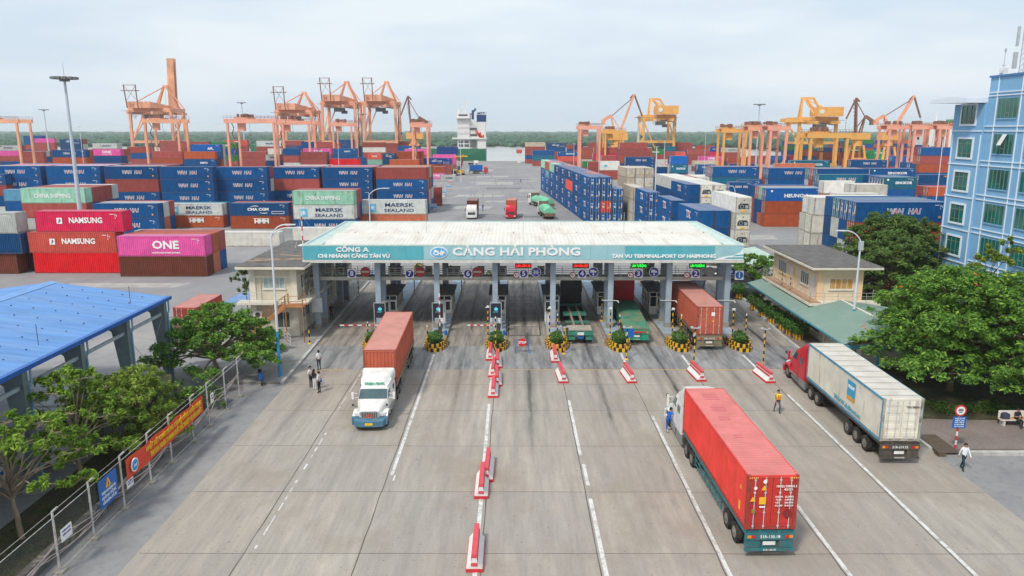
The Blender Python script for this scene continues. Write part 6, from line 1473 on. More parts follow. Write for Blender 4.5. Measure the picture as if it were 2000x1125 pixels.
# T2 red container going away
m_teal=M('trailer_teal',(.02,.17,.20),.7,var=.25,dirt=.9,dcol=(.10,.09,.07),dscale=2.2,dpos=.46)
def away(px,py,rz,Ltot):   # rear end of the container at (px,py); the truck points to +Y
    return px-sin(rz)*Ltot,py+cos(rz)*Ltot
rz=.02; X_,Y_=away(12.3,32.75,rz,17.75)
t=truck(X_,Y_,rz+pi,'white sleeper truck seen from behind hauling the big red container',m_tw,fair=.85); trailer(t,5.5,12.25,(9.4,10.75),m_teal,bumper=m_teal)
place_cont('V',X_,Y_,rz+pi,5.55,h=2.78,label='big faded red container on the nearest trailer, yellow stickers on its doors')
co=CONT[-1]
m=MB(); x=-12.19/2-.05
for (yy,zz,w_,h_,mi) in ((-.75,2.2,.16,.16,0),(-.35,.2+1.85,.2,.2,1),(-.95,1.5,.26,.2,1),(-.45,1.38,.3,.36,1),(-.48,1.15,.3,.07,0),(-.9,.9,.2,.22,2)): pass
T=Matrix.Rotation(-pi/2,4,'Z')
for body,yy,zz,sz,wd in (('MAGU 500034 3',.62,2.12,.15,.95),('45G1',.72,1.97,.15,.4),('M.G.W.',.3,1.62,.11,.35),('TARE',.27,1.48,.11,.25),('NET',.24,1.34,.11,.2),('CU.CAP',.3,1.20,.11,.35),('32.500KG',.78,1.62,.11,.4),('3.890KG',.78,1.48,.11,.4),('28.610KG',.78,1.34,.11,.4),('76.4CU.M',.78,1.20,.11,.4)):
    add_text(m,body,(yy,x-.03,zz),sz,0,Matrix.Rotation(-pi/2,4,'Z'),width=wd)
m.build('lettering',[letter_white],co)
m=MB()
for yy,zz,w_ in ((.45,2.05,.13),(.95,1.52,.13)): m.prism([(yy-w_,zz-.1),(yy+w_,zz-.1),(yy,zz+.13)],x-.05,x-.04,1,ax='x')
m.box(x-.05,x-.04,.33,.65,1.28,1.62,1); m.box(x-.05,x-.04,.35,.62,1.12,1.19,0); m.cyl((x-.05,.42,2.35),(x-.04,.42,2.35),.09,n=10,mi=0); m.box(x-.05,x-.04,.8,.98,.85,1.05,2); m.cyl((x-.05,.85,2.05),(x-.04,.85,2.05),.08,n=10,mi=0)
m.cyl((x-.05,-.75,.85),(x-.04,-.75,.85),.2,n=12,mi=3)
for s in(-1,1):
    for k in range(5): m.box(x-.045,x-.04,s*.95-.2+k*.09,s*.95-.15+k*.09,2.5,2.56,1)
m.build('door_stickers',[letter_white,m_mark_y,M('sticker_olive',(.25,.22,.06),.6),M('sticker_dark_red',(.2,.02,.02),.6)],co)
m=MB(); m.box(-5.3,-5.05,1.2195,1.223,.55,1.0,0); m.prism([(-5.35,1.6),(-5.1,1.6),(-5.22,1.85)],1.2195,1.223,0); m.prism([(-1.0,.3),(.7,.3),(2.3,2.3),(-.2,2.3)],-1.2225,-1.2190,1); m.build('side_marks',[m_mark_y,M('patch_darker_red',(.48,.012,.03),.5)],co)
for i,(a,b,w_,h_) in enumerate(((4.6,.0,1.2,.9),(2.6,.1,.9,.8),(1.1,.2,.6,.6),(-1.4,.2,.5,.5))): MB().box(a-w_/2,a+w_/2,b-h_/2,b+h_/2,2.588,2.60).build('roof_patch',[M('patch_mauve',(.50,.10,.12),.6)],co)
# T3 white refrigerated box behind a red cab
rz=-.015; X_,Y_=away(23.72,43.13,rz,17.75)
t=truck(X_,Y_,rz+pi,'red sleeper truck pulling the stained white box with blue edging',m_tr,fair=.75); trailer(t,5.5,12.3,(7.6,8.95,10.3),m_chas,side=None,rearlab='51R-219.72')
m=MB(); m.box(-1.15,-.7,9.0,10.6,.5,1.1,0); m.build('tool_box',[m_blue],t); m=MB(); m.box(-1.18,-1.1,10.7,12.4,.55,.62); m.box(-1.18,-1.1,10.7,12.4,1.0,1.07)
for k in range(4): m.box(-1.17,-1.11,10.7+k*.55,10.76+k*.55,.62,1.0)
m.build('side_guard',[M('guard_rust_red',(.36,.10,.06),.7,var=.3)],t)
place_cont('W2',X_,Y_,rz+pi,5.55,h=2.75,label='stained white refrigerated box with blue edges on the trailer of the red cab')
co=CONT[-1]; me=MB(); hl=6.095
m_edge=M('edge_blue',(.08,.28,.42),.6,var=.15,dirt=.4)
for s in(-1,1):
    me.box(-hl-.01,hl+.01,*sorted((s*1.205,s*1.232)),2.46,2.61); me.box(-hl-.01,hl+.01,*sorted((s*1.205,s*1.232)),.0,.16)
    for sx in(-1,1): me.box(*sorted((sx*(hl-.12),sx*(hl+.012))),*sorted((s*1.206,s*1.233)),.161,2.459)
me.build('edge_trim',[m_edge],co)
me=MB()
for k in range(10): me.box(-hl+.6+k*1.18,-hl+.63+k*1.18,-1.15,1.15,2.60,2.612)
me.build('roof_seams',[M('roof_seam',(.33,.31,.27),.8)],co)
# west side of the box: local -Y looks to world +X after rotation -90+pi; pick +Y side
def side_lettering(co,items,mats,flipy):
    m=MB(); T=Matrix.Rotation(pi,4,'Z') if flipy else None
    for it in items:
        if it[0]=='t': add_text(m,it[1],(it[2],-1.236,it[3]),it[4],it[6],T,width=it[5],bold=.01)
        elif it[0]=='b': m.box(it[1],it[2],-1.238,-1.233,it[3],it[4],it[5],T)
    return m.build('side_lettering',mats,co)
for fl in(True,):
    side_lettering(co,[('b',1.1,2.3,1.2,2.2,0),('b',1.1,2.3,.95,1.2,1),('t','DELIKOST',1.7,1.8,.25,.95,2),('t','WWW.delikost.vn',1.2,.42,.42,4.2,3)],[M('logo_blue',(.03,.32,.52),.5),M('logo_orange',(.65,.32,.05),.5),letter_white,M('lettering_sky',(.12,.35,.45),.5)],fl)
m=MB(); add_text(m,'TRIU 880901 8',(.65,-6.14,2.1),.14,0,Matrix.Rotation(-pi/2,4,'Z'),width=.9); m.build('lettering',[dark],co)
# T4 lane 2
rz=0; X_,Y_=away(18.35,67.6,rz,17.75)
t=truck(X_,Y_,pi,'truck in the second lane from right, mostly hidden under the gate',m_tw,fair=.5); trailer(t,5.5,12.3,(9.2,10.5),M('trailer_khaki',(.20,.17,.11),.8,var=.2),rearlab='15R-131.01')
place_cont('TL',X_,Y_,pi,5.55,label='orange-red container entering the gate under digit 2',h=2.7)
m=MB(); m.box(-6.15,-6.14,-.42,-.1,1.75,2.1,0); m.prism([(-.4,1.2),(-.15,1.2),(-.27,1.4)],-6.15,-6.14,1,ax='x'); m.build('door_stickers',[letter_white,m_mark_y],CONT[-1])
# T5 green flatbed with red cab in lane 3
m_bed=M('bed_green_rusty',(.06,.24,.15),.7,var=.2,dirt=.9,dcol=(.28,.19,.10),dscale=.45,dpos=.48)
X_,Y_=away(11.95,69.7,-.045,17.9)
t=truck(X_,Y_,pi-.045,'red sleeper truck with an empty green flatbed under digit 3',m_tr,fair=.9); trailer(t,5.6,12.3,(9.2,10.5),m_bed,bumper=M('flatbed_green',(.02,.28,.17),.6,var=.15,dirt=.3),rearlab='17R-003.21')
MB().box(-1.22,1.22,5.7,17.85,1.421,1.52).build('flatbed_deck',[m_bed],t); MB().box(-.55,.55,18.02,18.06,1.1,1.27).build('reflector_panel',[m_tail],t)
# T6 skeletal chassis with black cab in lane 4
X_,Y_=away(6.55,69.3,0,17.6)
t=truck(X_,Y_,pi,'black sleeper truck with an empty green skeletal trailer under digit 4',m_tb,fair=1.0)
m=MB(); g_=M('skeletal_green',(.03,.20,.14),.65,var=.15,dirt=.6,dcol=(.16,.12,.08))
for s in(-1,1): m.box(*sorted((s*.36,s*.52)),5.7,17.5,1.05,1.38,1 )
for yy in (5.9,9.6,10.4,13.6,17.1): m.box(-1.2,1.2,yy,yy+.28,1.15,1.37,0)
m.box(-1.1,1.1,15.6,17.5,1.372,1.42,2); m.build('trailer_frame',[g_,M('rail_worn',(.26,.22,.17),.8,var=.3),M('plate_worn',(.34,.30,.25),.85,var=.2)],t)
wheels(t,[15.0,16.3],x=1.0)
m=MB(); m.box(-1.2,1.2,17.5,17.62,.95,1.3); m.box(-1.15,-.5,17.35,17.5,.45,.94); m.box(.5,1.15,17.35,17.5,.45,.94); rb=m.build('rear_bumper',[g_],t); MB().box(-.3,.3,17.622,17.64,.98,1.25).build('licence_plate',[m_plate_w],rb); MB().box(-.28,.28,17.45,17.5,.6,.85).build('number_board',[m_blue],rb)
# cab-over trucks in the yard
def cabover(t,paint,roof=None):
    m=MB(); m.loft([rsec(.0,2.3,.75,2.0,.1,2.2),rsec(.05,2.4,.6,2.6,.12,2.25),rsec(.35,2.44,.6,3.1,.15,2.3),rsec(2.0,2.44,.7,3.2,.15,2.3)]); m.build('cab',[paint],t,smooth=True)
    m=MB(); m.poly([(-1.05,-.01,1.85),(1.05,-.01,1.85),(1.0,.22,2.75),(-1.0,.22,2.75)]); m.build('windshield',[m_glass],t,fixn=False)
    m=MB(); m.box(-1.2,1.2,-.12,.25,.4,.9,0); m.build('bumper',[paint],t); m=MB(); m.box(-.85,.85,-.04,-.005,1.05,1.6); m.build('grille',[dark],t)
    for s in(-1,1):
        MB().box(s*.95-.2,s*.95+.2,-.15,-.121,.6,.8).build('headlight',[m_lens],t); m=MB(); m.cb((s*1.45,.1,2.2),(.12,.14,.7)); m.bar((s*1.1,.2,2.5),(s*1.45,.1,2.5),.04,.04); m.build('mirror',[dark],t)
        m=MB(); m.poly([(s*1.225,.45,1.9),(s*1.225,1.5,1.9),(s*1.18,1.5,2.7),(s*1.18,.6,2.7)]); m.build('side_window',[m_glass],t,fixn=False)
    wheels(t,[1.2],x=1.02,dual=False); m=MB(); m.box(-.4,.4,.5,6.5,.75,1.0); m.build('chassis',[m_chas],t); wheels(t,[4.6,5.9],x=1.0)
def yard_truck(x,y,rz,paint,code,lab,lab2,L_=12.19):
    t=thing('yard_truck',(x,y,0),lab,'truck',rz); cabover(t,paint); trailer(t,2.6,L_+.2,(L_-3.2,L_-1.9),m_chas,side=None,rearlab='15R')
    if code: place_cont(code,x,y,rz,2.6,L_=L_,label=lab2,h=2.6)
yard_truck(-9.3,172.6,-.01,m_tw,'H','white cab-over truck facing the gate on the wide yard road','maroon container behind the white cab-over truck',6.06)
yard_truck(-.3,173.2,-.04,m_tr,'TL','red cab-over truck facing the gate on the wide yard road','orange container behind the red cab-over truck',6.06)
yard_truck(-11.3,358,pi/2,m_tr,'B2','distant red cab-over truck heading right on the yard road','blue container on the distant red truck',6.06)
yard_truck(-20,430,.3,m_tw,None,'distant white truck beside the ship','')
m_tarp=M('tarpaulin_green',(.16,.50,.32),.7,var=.12,scale=1.2,bump=.6,bscale=1.5,dirt=.2,dcol=(.4,.5,.4))
def tarp_truck(x,y,rz,lab,Lb=9.5):
    t=thing('tarp_truck',(x,y,0),lab,'truck',rz,'trucks covered with green tarpaulins'); cabover(t,m_tw); wheels(t,[Lb-1.0,Lb+.3],x=1.0)
    m=MB(); m.box(-1.2,1.2,2.4,2.4+Lb,1.1,1.3,0); m.box(-1.22,1.22,2.35+Lb,2.45+Lb,.7,1.5,0); m.box(-1.2,1.2,2.35,2.45,1.3,3.3,0); m.build('bed',[M('bed_brown',(.18,.12,.08),.8,var=.2)],t)
    m=MB(); secs=[]
    for i in range(12):
        yy=2.46+(Lb-.02)*i/11; b=.10*sin(i*1.9); h=2.5+.35*sin(pi*i/11)+b
        secs.append([(-1.24,yy,1.32),(1.24,yy,1.32),(1.26+.04*sin(i*2.3),yy,1.95+b*.5),(.85,yy,h-.15),(.15*sin(i*1.3),yy,h+.12),(-.85,yy,h-.18),(-1.26,yy,1.95-b*.4)])
    m.loft(secs); m.build('tarpaulin',[m_tarp],t,smooth=True)
tarp_truck(5.6,208.5,pi+.3,'white truck covered with mint green tarpaulin, turned left on the yard road',12)
tarp_truck(7.4,184.8,pi+.1,'truck with mint green tarpaulin seen from behind beside the blue stacks',10.5)
# cars
def car(x,y,rz,paint,lab,suv=True,name='parked_car'):
    t=thing(name,(x,y,0),lab,'car',rz); hz=1.65 if suv else 1.45
    m=MB(); m.loft([rsec(0,1.5,.35,.72,.1,1.3),rsec(.25,1.74,.28,.9,.12,1.5),rsec(1.2,1.8,.28,1.0,.1,1.6),rsec(4.2,1.8,.28,1.05,.1,1.6),rsec(4.5,1.7,.35,.95,.1,1.5)]); m.build('body',[paint],t,smooth=True)
    m=MB(); m.loft([rsec(1.15,1.5,.98,1.0,.01,1.45),rsec(1.9,1.56,.98,hz-.08,.1,1.2),rsec(2.4,1.58,.98,hz,.1,1.2),rsec(3.7,1.56,.98,hz-.03,.1,1.2),rsec(4.35,1.48,.98,1.04,.01,1.4)]); m.build('glasshouse',[m_glass],t,smooth=True)
    m=MB(); m.box(-.56,.56,2.05,3.7,hz-.015,hz+.03); m.build('roof_panel',[paint],t)
    for s in(-1,1): MB().box(s*.62-.16,s*.62+.16,-.01,.08,.58,.74).build('headlight',[m_lens],t); MB().cb((s*.98,1.5,1.02),(.2,.12,.14)).build('mirror',[paint],t)
    for yy in(.85,3.6):
        for s in(-1,1): MB().wheel((s*.82,yy,.33),.33,.22,0,1).build('wheel',[m_tyre,m_rim],t,smooth=True)
m_cw=M('car_white',(.78,.78,.78),.2,var=.03); m_cg=M('car_dark_grey',(.035,.037,.04),.2,var=.1)
car(-30.2,76.8,.35,m_cw,'white car parked left of the cream office, under the blue awning edge')
car(31.0,90.5,pi/2+.1,m_cg,'dark car parked behind the right office beside the small tree')
car(30.5,101.5,pi/2-.25,m_cw,'white car partly behind the digit 1 sign')
car(33.8,107.5,.3,m_cw,'white car parked farther right under the mint shelter edge',True)
car(26.6,118,.1,m_cg,'dark car beyond the right end of the gate',False)
t=thing('blue_awning',(-27.6,78.5,0),'small blue lean-to awning left of the cream office','awning'); MB().prism([(-2.6,2.4),(1.8,3.1),(1.8,3.04),(-2.6,2.34)],-2.5,3).build('sheet',[m_shed],t); m=MB()
for y in(-2.3,2.8): m.cyl((-2.4,y,0),(-2.4,y,2.4),.05,n=6); m.cyl((1.6,y,0),(1.6,y,3.05),.05,n=6)
m.build('post',[steel],t)
# scooters
def scooter(x,y,rz,lab,cover=None):
    t=thing('motor_scooter',(x,y,0),lab,'scooter',rz,'motor scooters'); 
    for yy in(.3,1.5): MB().wheel((0,yy,.27),.27,.1,0,1,n=14).build('wheel',[m_tyre,m_rim],t,smooth=True)
    m=MB(); m.loft([rsec(.35,.2,.45,.9,.05),rsec(.6,.36,.3,1.0,.05),rsec(.75,.3,.28,.42,.03),rsec(1.0,.32,.3,.75,.05),rsec(1.75,.3,.45,.85,.05)]); m.build('body',[m_blue],t,smooth=True)
    m=MB(); m.loft([rsec(.95,.26,.76,.86,.03),rsec(1.7,.3,.86,.96,.03)]); m.build('seat',[black],t); m=MB(); m.bar((-.34,.5,1.08),(.34,.5,1.08),.04,.04); m.bar((0,.32,.3),(0,.52,1.08),.06,.06); m.build('handlebar',[dark],t)
scooter(-20.0,57.3,.4,'blue scooter parked at the end of the wire fence under the tree')
scooter(3.4,300,pi,'distant rider on a scooter on the wide yard road')
# long white bus and white box under the trees at the lower left
t=thing('parked_bus',(-30.2,29.5,0),'long white bus with blue band half hidden behind the lower left trees','bus'); MB().loft([rsec(0,2.4,.4,3.0,.2,2.3),rsec(10.5,2.4,.4,3.0,.2,2.3)]).build('body',[m_tw],t,smooth=True)
for k in range(7): MB().box(1.201,1.215,.6+k*1.4,1.8+k*1.4,1.75,2.5).build('window',[m_glass],t)
MB().box(1.202,1.216,.2,10.3,.9,1.15).build('stripe',[m_blue],t); wheels(t,[2,8.2],x=1.02,dual=False)
t=thing('box_truck',(-28.6,42.3,0),'white box truck parked behind the lower left trees','truck',.1); cabover(t,m_tw); MB().box(-1.15,1.15,2.4,7.2,1.05,3.2).build('cargo_box',[m_tw],t)
# reach stacker far away by the ship, left of the road
t=thing('reach_stacker',(-23.5,345,0),'distant yellow and red reach stacker beside the pink container stacks','stacker',.2); m=MB(); m.box(-1.8,1.8,0,6.5,.9,2.2); m.build('body',[yellow],t); MB().box(-.8,.8,2.6,4.4,2.2,4.0).build('cab',[m_glass],t); m=MB(); m.bar((1.2,6.2,3.4),(1.2,-2.5,9.0),.7,.9); m.build('boom',[M('boom_red',(.5,.08,.03),.5)],t); m=MB(); m.box(-3,3,-3.4,-2.2,8.3,8.8); m.build('spreader',[yellow],t); wheels(t,[1.2,5.6],x=1.9,r=.85)
# small mooring hut and quay equipment
t=thing('quay_pillar',(4.5,478,0),'white quay pillar with red machinery on top at the water edge','pillar'); m=MB(); m.box(-1.2,1.2,-1,1,0,6); m.build('body',[white],t); m=MB(); m.box(-1.8,1.8,-1.2,1.2,6,8.2); m.build('machinery',[M('machinery_red',(.5,.12,.06),.6,var=.3)],t)
for i,(x,y,mt) in enumerate(((-22,262,'blue'),(-21.5,238,'blue'),(-20.7,222,'white'),(-20.4,206,'blue'),(-19.8,190,'blue'),(-23,285,'red'),(-24.5,320,'white'))):
    t=thing('work_bench',(x,y,0),'small %s inspection stand on the left edge of the yard road, %s from the gate'%(mt,ordn(i)),'stand',group='small stands along the yard road'); m=MB(); m.box(-.8,.8,-.5,.5,.9,1.1); m.build('top',[{'blue':m_lampb,'white':white,'red':redp}[mt]],t); m=MB()
    for a in(-.7,.7):
        for b in(-.4,.4): m.cyl((a,b,0),(a,b,.9),.05,n=5)
    m.box(-.8,.8,.45,.5,.9,1.9); m.build('frame',[steel],t)
# ================================================================ CRANES, SHIP
m_co=M('crane_salmon',(.80,.38,.23),.6,var=.08,scale=.3,dirt=.35,dcol=(.35,.14,.08),dscale=.25); m_cy=M('crane_yellow',(.78,.40,.10),.6,var=.08,scale=.3,dirt=.25,dcol=(.35,.16,.06),dscale=.25); m_cp=M('crane_pink',(.80,.36,.25),.6,var=.08,scale=.3,dirt=.2,dcol=(.4,.2,.15),dscale=.25)
m_cd=M('crane_machinery',(.22,.11,.08),.8,var=.4,scale=.8); m_cg2=M('crane_grey',(.10,.11,.12),.7,var=.3)
def P(px,py,d): return ((px-1000)/1469*d, 20.11+(254-py)/1469*d)
def quay_crane(xl,xr,y,zt,za,mat,label,raised=False,left_mast=True,boomz=0,dy=18,yellow=False):
    """portal xl..xr wide seen from the land side; zt portal beam height, za apex height"""
    cx=(xl+xr)/2; W=(xr-xl); hw=W/2
    t=thing('quay_crane',(cx,y,0),label,'crane',group='ship-to-shore cranes on the quay')
    for sx in(-1,1):
        for yy in(0,dy):
            m=MB(); m.bar((sx*hw,yy,1.5),(sx*(hw-.6),yy,zt-1),1.45,1.5); m.cb((sx*hw,yy,.9),(2.4,3.4,1.6)); m.build('leg',[mat],t)
    m=MB()
    for yy in(0,dy): m.bar((-hw,yy,13),(hw,yy,13),1.2,1.4); m.bar((-hw,yy,zt),(hw,yy,zt),1.6,2.4)
    for sx in(-1,1): m.bar((sx*hw,0,13),(sx*hw,dy,13),1.2,1.4); m.bar((sx*hw,0,zt),(sx*hw,dy,zt),1.4,2.0); m.bar((sx*hw,0,13),(sx*(hw-.4),dy,zt-1),.7,.7); 
    m.bar((-hw,0,13),(-hw+W*.45,0,zt-2),.6,.6) if not yellow else m.bar((-hw,0,zt-2),(-hw+W*.4,0,9),.6,.6)
    m.build('portal_frame',[mat],t)
    # machinery house: broad box girder across the top facing land
    m=MB()
    if yellow: m.box(-hw*.25,hw+.6,-6,6,zt+1.5,zt+6.5,0); m.cyl((-hw*.05,-6.05,zt+4),(-hw*.05,-6.2,zt+4),1.3,n=14,mi=1)
    else: m.loft([[(-hw*.8,-7,zt+1),(hw*.25,-7,zt+1),(hw*.25,-7,zt+4.8),(-hw*.8,-7,zt+4.8)],[(-hw*.8,4,zt+1),(hw*.95,4,zt+1),(hw*.95,4,zt+2.2),(-hw*.8,4,zt+5.2)]])
    m.build('machinery_house',[mat,white],t)
    m=MB(); 
    for sx in(-.28,.28): m.box(sx*W-.6,sx*W+.6,-14,dy+16,zt-2.6,zt-1.1)
    m.build('boom_girder',[mat],t)
    m=MB() # apex frame
    ax=cx*0+ (0.18*hw if not yellow else -.2*hw)
    for yy in(dy-2,dy+2):
        m.bar((-hw*.35,yy,zt+1),(ax-.9,dy,za),1.0,1.0); m.bar((hw*.75,yy,zt+1),(ax+.9,dy,za),1.0,1.0)
    m.bar((ax-1.4,dy,za),(ax+(1.4 if not yellow else hw*.55),dy,za),1.0,1.4)
    if yellow: m.bar((ax+hw*.55,dy,za),(hw*.7,dy,zt+6),1.0,1.0)
    m.bar((ax,dy,za),(hw*.95,-6,zt+2),.55,.55); m.bar((ax,dy,za),(-hw*.55,-8,zt+3),.5,.5); m.bar((ax,dy,za),(hw*1.02,dy,zt+1),.6,.6)
    m.build('apex_frame',[mat],t)
    m=MB()
    for k in range(9): a=-hw*.55+k*.75; m.cyl((a,-8,zt-1.4),(a+.2,-8,zt-4.2-1.2*sin(k*.9)),.12,n=5,cap=False)
    m.box(-hw*.2,hw*.35,-3,2,zt-5,zt-2.8); m.bar((hw*.1,0,zt-2),(hw*.9,0,zt-3.2),.3,.5); m.box(hw*.2,hw*.5,-2,1,zt-6.2,zt-4.4); m.build('trolley_and_cables',[m_cg2],t)
    m=MB(); 
    for k in range(14): z0=2+k*(zt-3)/14; z1=z0+(zt-3)/14; s=1 if k%2 else -1; m.bar((hw+.9,2.5+s*1.4,z0),(hw+.9,2.5-s*1.4,z1),.35,.2)
    for yy in(.9,4.1): m.bar((hw+.9,yy,1),(hw+.9,yy,zt),.14,.14)
    m.box(-hw-.5,hw+.5,-8.6,-8.4,zt-.8,zt-.6); m.build('stairs',[m_cd],t)
    if left_mast:
        m=MB(); m.bar((-hw*.72,-9,zt+1),(-hw*.80,-9,zt+14.5),.5,.5); m.bar((-hw*.22,-9,zt+1),(-hw*.26,-9,zt+14.5),.5,.5); m.bar((-hw*.8,-9,zt+14.2),(-hw*.26,-9,zt+14.2),.3,.3); m.bar((-hw*.72,-9,zt+5),(-hw*.26,-9,zt+14),.15,.15); m.bar((-hw*.22,-9,zt+5),(-hw*.8,-9,zt+14),.15,.15); m.box(-hw*.95,-hw*.1,-9.4,-8.6,zt+10.8,zt+11.2); m.build('hoist_mast',[m_cd],t)
    if raised:
        m=MB(); x=hw*.42; 
        for yy in(0,2.6): m.loft([[(x-2.2,dy+yy,zt),(x+2.2,dy+yy,zt),(x+2.2,dy+yy+1.2,zt),(x-2.2,dy+yy+1.2,zt)],[(x-1.6,dy+2+yy,64),(x+2.4,dy+2+yy,64),(x+2.4,dy+yy+3.2,64),(x-1.6,dy+yy+3.2,64)]],0)
        m.build('raised_boom',[M('boom_rusty_salmon',(.68,.32,.18),.7,var=.2,scale=.3,dirt=.8,dcol=(.16,.09,.06),dscale=.15,dpos=.52)],t)
    return t
quay_crane(-233,-207,470,32,47,m_co,'salmon quay crane with its rusty boom raised upright at far left',raised=True)
quay_crane(-144,-121.5,470,31,43,m_co,'salmon quay crane at left with twin hoist masts, left of the tall pair')
quay_crane(-116,-95,470,36,49.5,m_co,'salmon quay crane with twin masts, left one of the tall pair')
quay_crane(-90.5,-70.5,470,36,49.3,m_co,'salmon quay crane with twin masts, right one of the tall pair')
quay_crane(80,99.5,470,28,39,m_cy,'yellow quay crane with a boxy machinery house near picture centre right',left_mast=False,yellow=True)
t=quay_crane(160,181.5,430,26,38,m_cy,'yellow quay crane with long girder pointing left at right',left_mast=False,yellow=True); MB().box(-19,-8,-2,0,24.4,26.4).box(-19,-8,4,6,24.4,26.4).build('back_girder',[m_cy],t)
def yard_crane(xl,xr,y,zt,mat,label,dy=9):
    hw=(xr-xl)/2; t=thing('yard_crane',((xl+xr)/2,y,0),label,'crane',group='rubber-tyred yard cranes')
    for sx in(-1,1):
        for yy in(0,dy):
            m=MB(); m.bar((sx*hw,yy,1.2),(sx*hw,yy,zt),.8,.9); m.build('leg',[mat],t); m=MB(); 
            for dxx in(-1.1,1.1): m.cyl((sx*hw-.3,yy+dxx,.7),(sx*hw+.3,yy+dxx,.7),.7,n=12)
            m.build('wheel',[m_tyre],t)
        m=MB(); m.bar((sx*hw,-1,1.8),(sx*hw,dy+1,1.8),.9,.9); m.build('sill_beam',[mat],t)
    m=MB()
    for yy in(0,dy): m.box(-hw-1.2,hw+1.2,yy-.55,yy+.55,zt-.2,zt+1.4)
    m.build('main_beam',[mat],t)
    m=MB(); rnd=random.Random(int(abs(xl)*7)); tx=-hw*.45
    m.box(tx-2.6,tx+2.6,.8,dy-.8,zt+1.41,zt+2.0); m.build('trolley',[mat],t); m=MB()
    for k in range(9): a=tx+rnd.uniform(-2.4,2.4); b=rnd.uniform(1,dy-1); m.cb((a,b,zt+2.6),(rnd.uniform(.6,1.4),rnd.uniform(.8,1.6),rnd.uniform(.8,1.7)))
    m.build('trolley_machinery',[m_cd],t); MB().box(tx-1.2,tx+1.2,.9,3,zt-3.2,zt-.3).build('cab',[mat],t)
    m=MB()
    for yy in(-.6,dy+.6):
        for z in(.55,1.1): m.bar((-hw-1.2,yy,zt+1.4+z),(hw+1.2,yy,zt+1.4+z),.08,.08)
        n=14
        for k in range(n+1): x=-hw-1.2+(2*hw+2.4)*k/n; m.bar((x,yy,zt+1.4),(x,yy,zt+2.5),.08,.08)
    for k in range(10): z0=2+k*(zt-2)/10; s=1 if k%2 else -1; m.bar((-hw+.9,s*1.2+3,z0),(-hw+.9,-s*1.2+3,z0+(zt-2)/10),.3,.15)
    m.build('railing_and_stairs',[m_cd],t)
    m=MB(); 
    for sx in(-1,1):
        m.cyl((tx+sx*1.5,dy/2,zt),(tx+sx*2.2,dy/2,13.2),.05,n=4)
    m.box(tx-2.6,tx+2.6,dy/2-.3,dy/2+.3,12.9,13.3); m.build('spreader',[m_cd],t)
def yc(pl,pr,pt,d,mat,label,dy=9): x0,z=P(pl,pt,d); x1,_=P(pr,pt,d); yard_crane(x0,x1,d,z,mat,label,dy)
yc(-28,55,240,330,m_co,'salmon yard crane cut by the left picture edge')
yc(300,362,240,332,m_co,'salmon yard crane in front of the raised boom crane')
yc(457,545,240,300,m_cp,'salmon yard crane left of the second quay crane, wide one',12)
yc(551,612,243,318,m_cp,'salmon yard crane in front of the second quay crane')
yc(658,693,246,380,m_cp,'small salmon yard crane inside the left tall quay crane')
yc(810,838,248,330,m_cp,'narrow salmon yard crane in front of the jib crane by the ship')
yc(1131,1168,252,345,m_cp,'pink yard crane left of the yellow jib crane')
yc(1179,1213,260,370,m_cy,'yellow yard crane below the jib crane')
yc(1406,1448,258,320,m_cy,'orange yard crane at right, leftmost of three')
yc(1457,1491,254,300,m_co,'orange yard crane at right, middle of three')
yc(1495,1525,254,290,m_cp,'orange yard crane at right, rightmost of three')
yc(1573,1642,268,250,m_cy,'bright yellow yard crane in front of the right yellow quay crane',8)
yc(1722,1762,252,330,m_cp,'pink yard crane at far right, leftmost of the group')
yc(1770,1812,252,325,m_cp,'pink yard crane at far right, second of the group')
yc(1818,1848,252,320,m_cp,'pink yard crane at far right, third of the group')
yc(1857,1900,250,320,m_cp,'pink yard crane at far right, half hidden by the tower')
def jib_crane(px,pb,ptop,d,lean,mat,house,label,arm=1.0):
    x,_=P(px,pb,d); zt=P(px,ptop,d)[1]; t=thing('jib_crane',(x,d,0),label,'crane',group='level-luffing jib cranes')
    m=MB()
    for sx in(-4,4):
        for yy in(-4,4): m.bar((sx,yy,0),(sx*.6,yy*.6,12),.9,.9)
    m.bar((-4,-4,5),(4,-4,5),.6,.6); m.build('portal_leg',[house],t)
    m=MB(); m.cyl((0,0,11.5),(0,0,15),2.6,n=14); m.box(-4.5,5.5,-3,3,15,18.6); m.build('machine_house',[house],t)
    s=lean; m=MB()
    for yy in(-1.2,1.2): m.bar((s*1.5,yy,18.5),(s*9*arm,yy*.4,zt-1),.7,.9)
    for k in range(8): z=20+k*(zt-22)/8; xx=s*(1.5+7.5*arm*(z-18.5)/(zt-19.5)); m.bar((xx,-1.2,z),(xx+s*.5,1.0,z+2),.25,.25)
    m.build('main_jib',[mat],t)
    m=MB(); m.bar((s*9*arm,0,zt-1),(s*(9*arm+4.5),0,zt-12),.6,.8); m.bar((s*9*arm,0,zt-1),(s*(9*arm-2),0,zt-3),.6,.8); m.bar((-s*3,0,27),(s*8*arm,0,zt-3),.4,.4); m.build('fly_jib',[m_cd if mat is m_co else mat],t)
    m=MB(); m.bar((-s*1,-1.5,18.5),(-s*3,-.5,27.5),.6,.6); m.bar((-s*1,1.5,18.5),(-s*3,.5,27.5),.6,.6); m.bar((s*3,0,18.6),(-s*3,0,27.5),.4,.4); m.bar((-s*3,0,27.5),(-s*8,0,24.5),.9,1.6); m.box(*sorted((-s*8,-s*6)),-1,1,22.8,25.2); m.build('back_frame',[mat],t)
    m=MB(); m.cyl((s*(9*arm+4.5),0,zt-12),(s*(9*arm+4.5),0,zt-22),.08,n=4); m.cb((s*(9*arm+4.5),0,zt-22.5),(.8,.8,1.4)); m.build('hook',[dark],t)
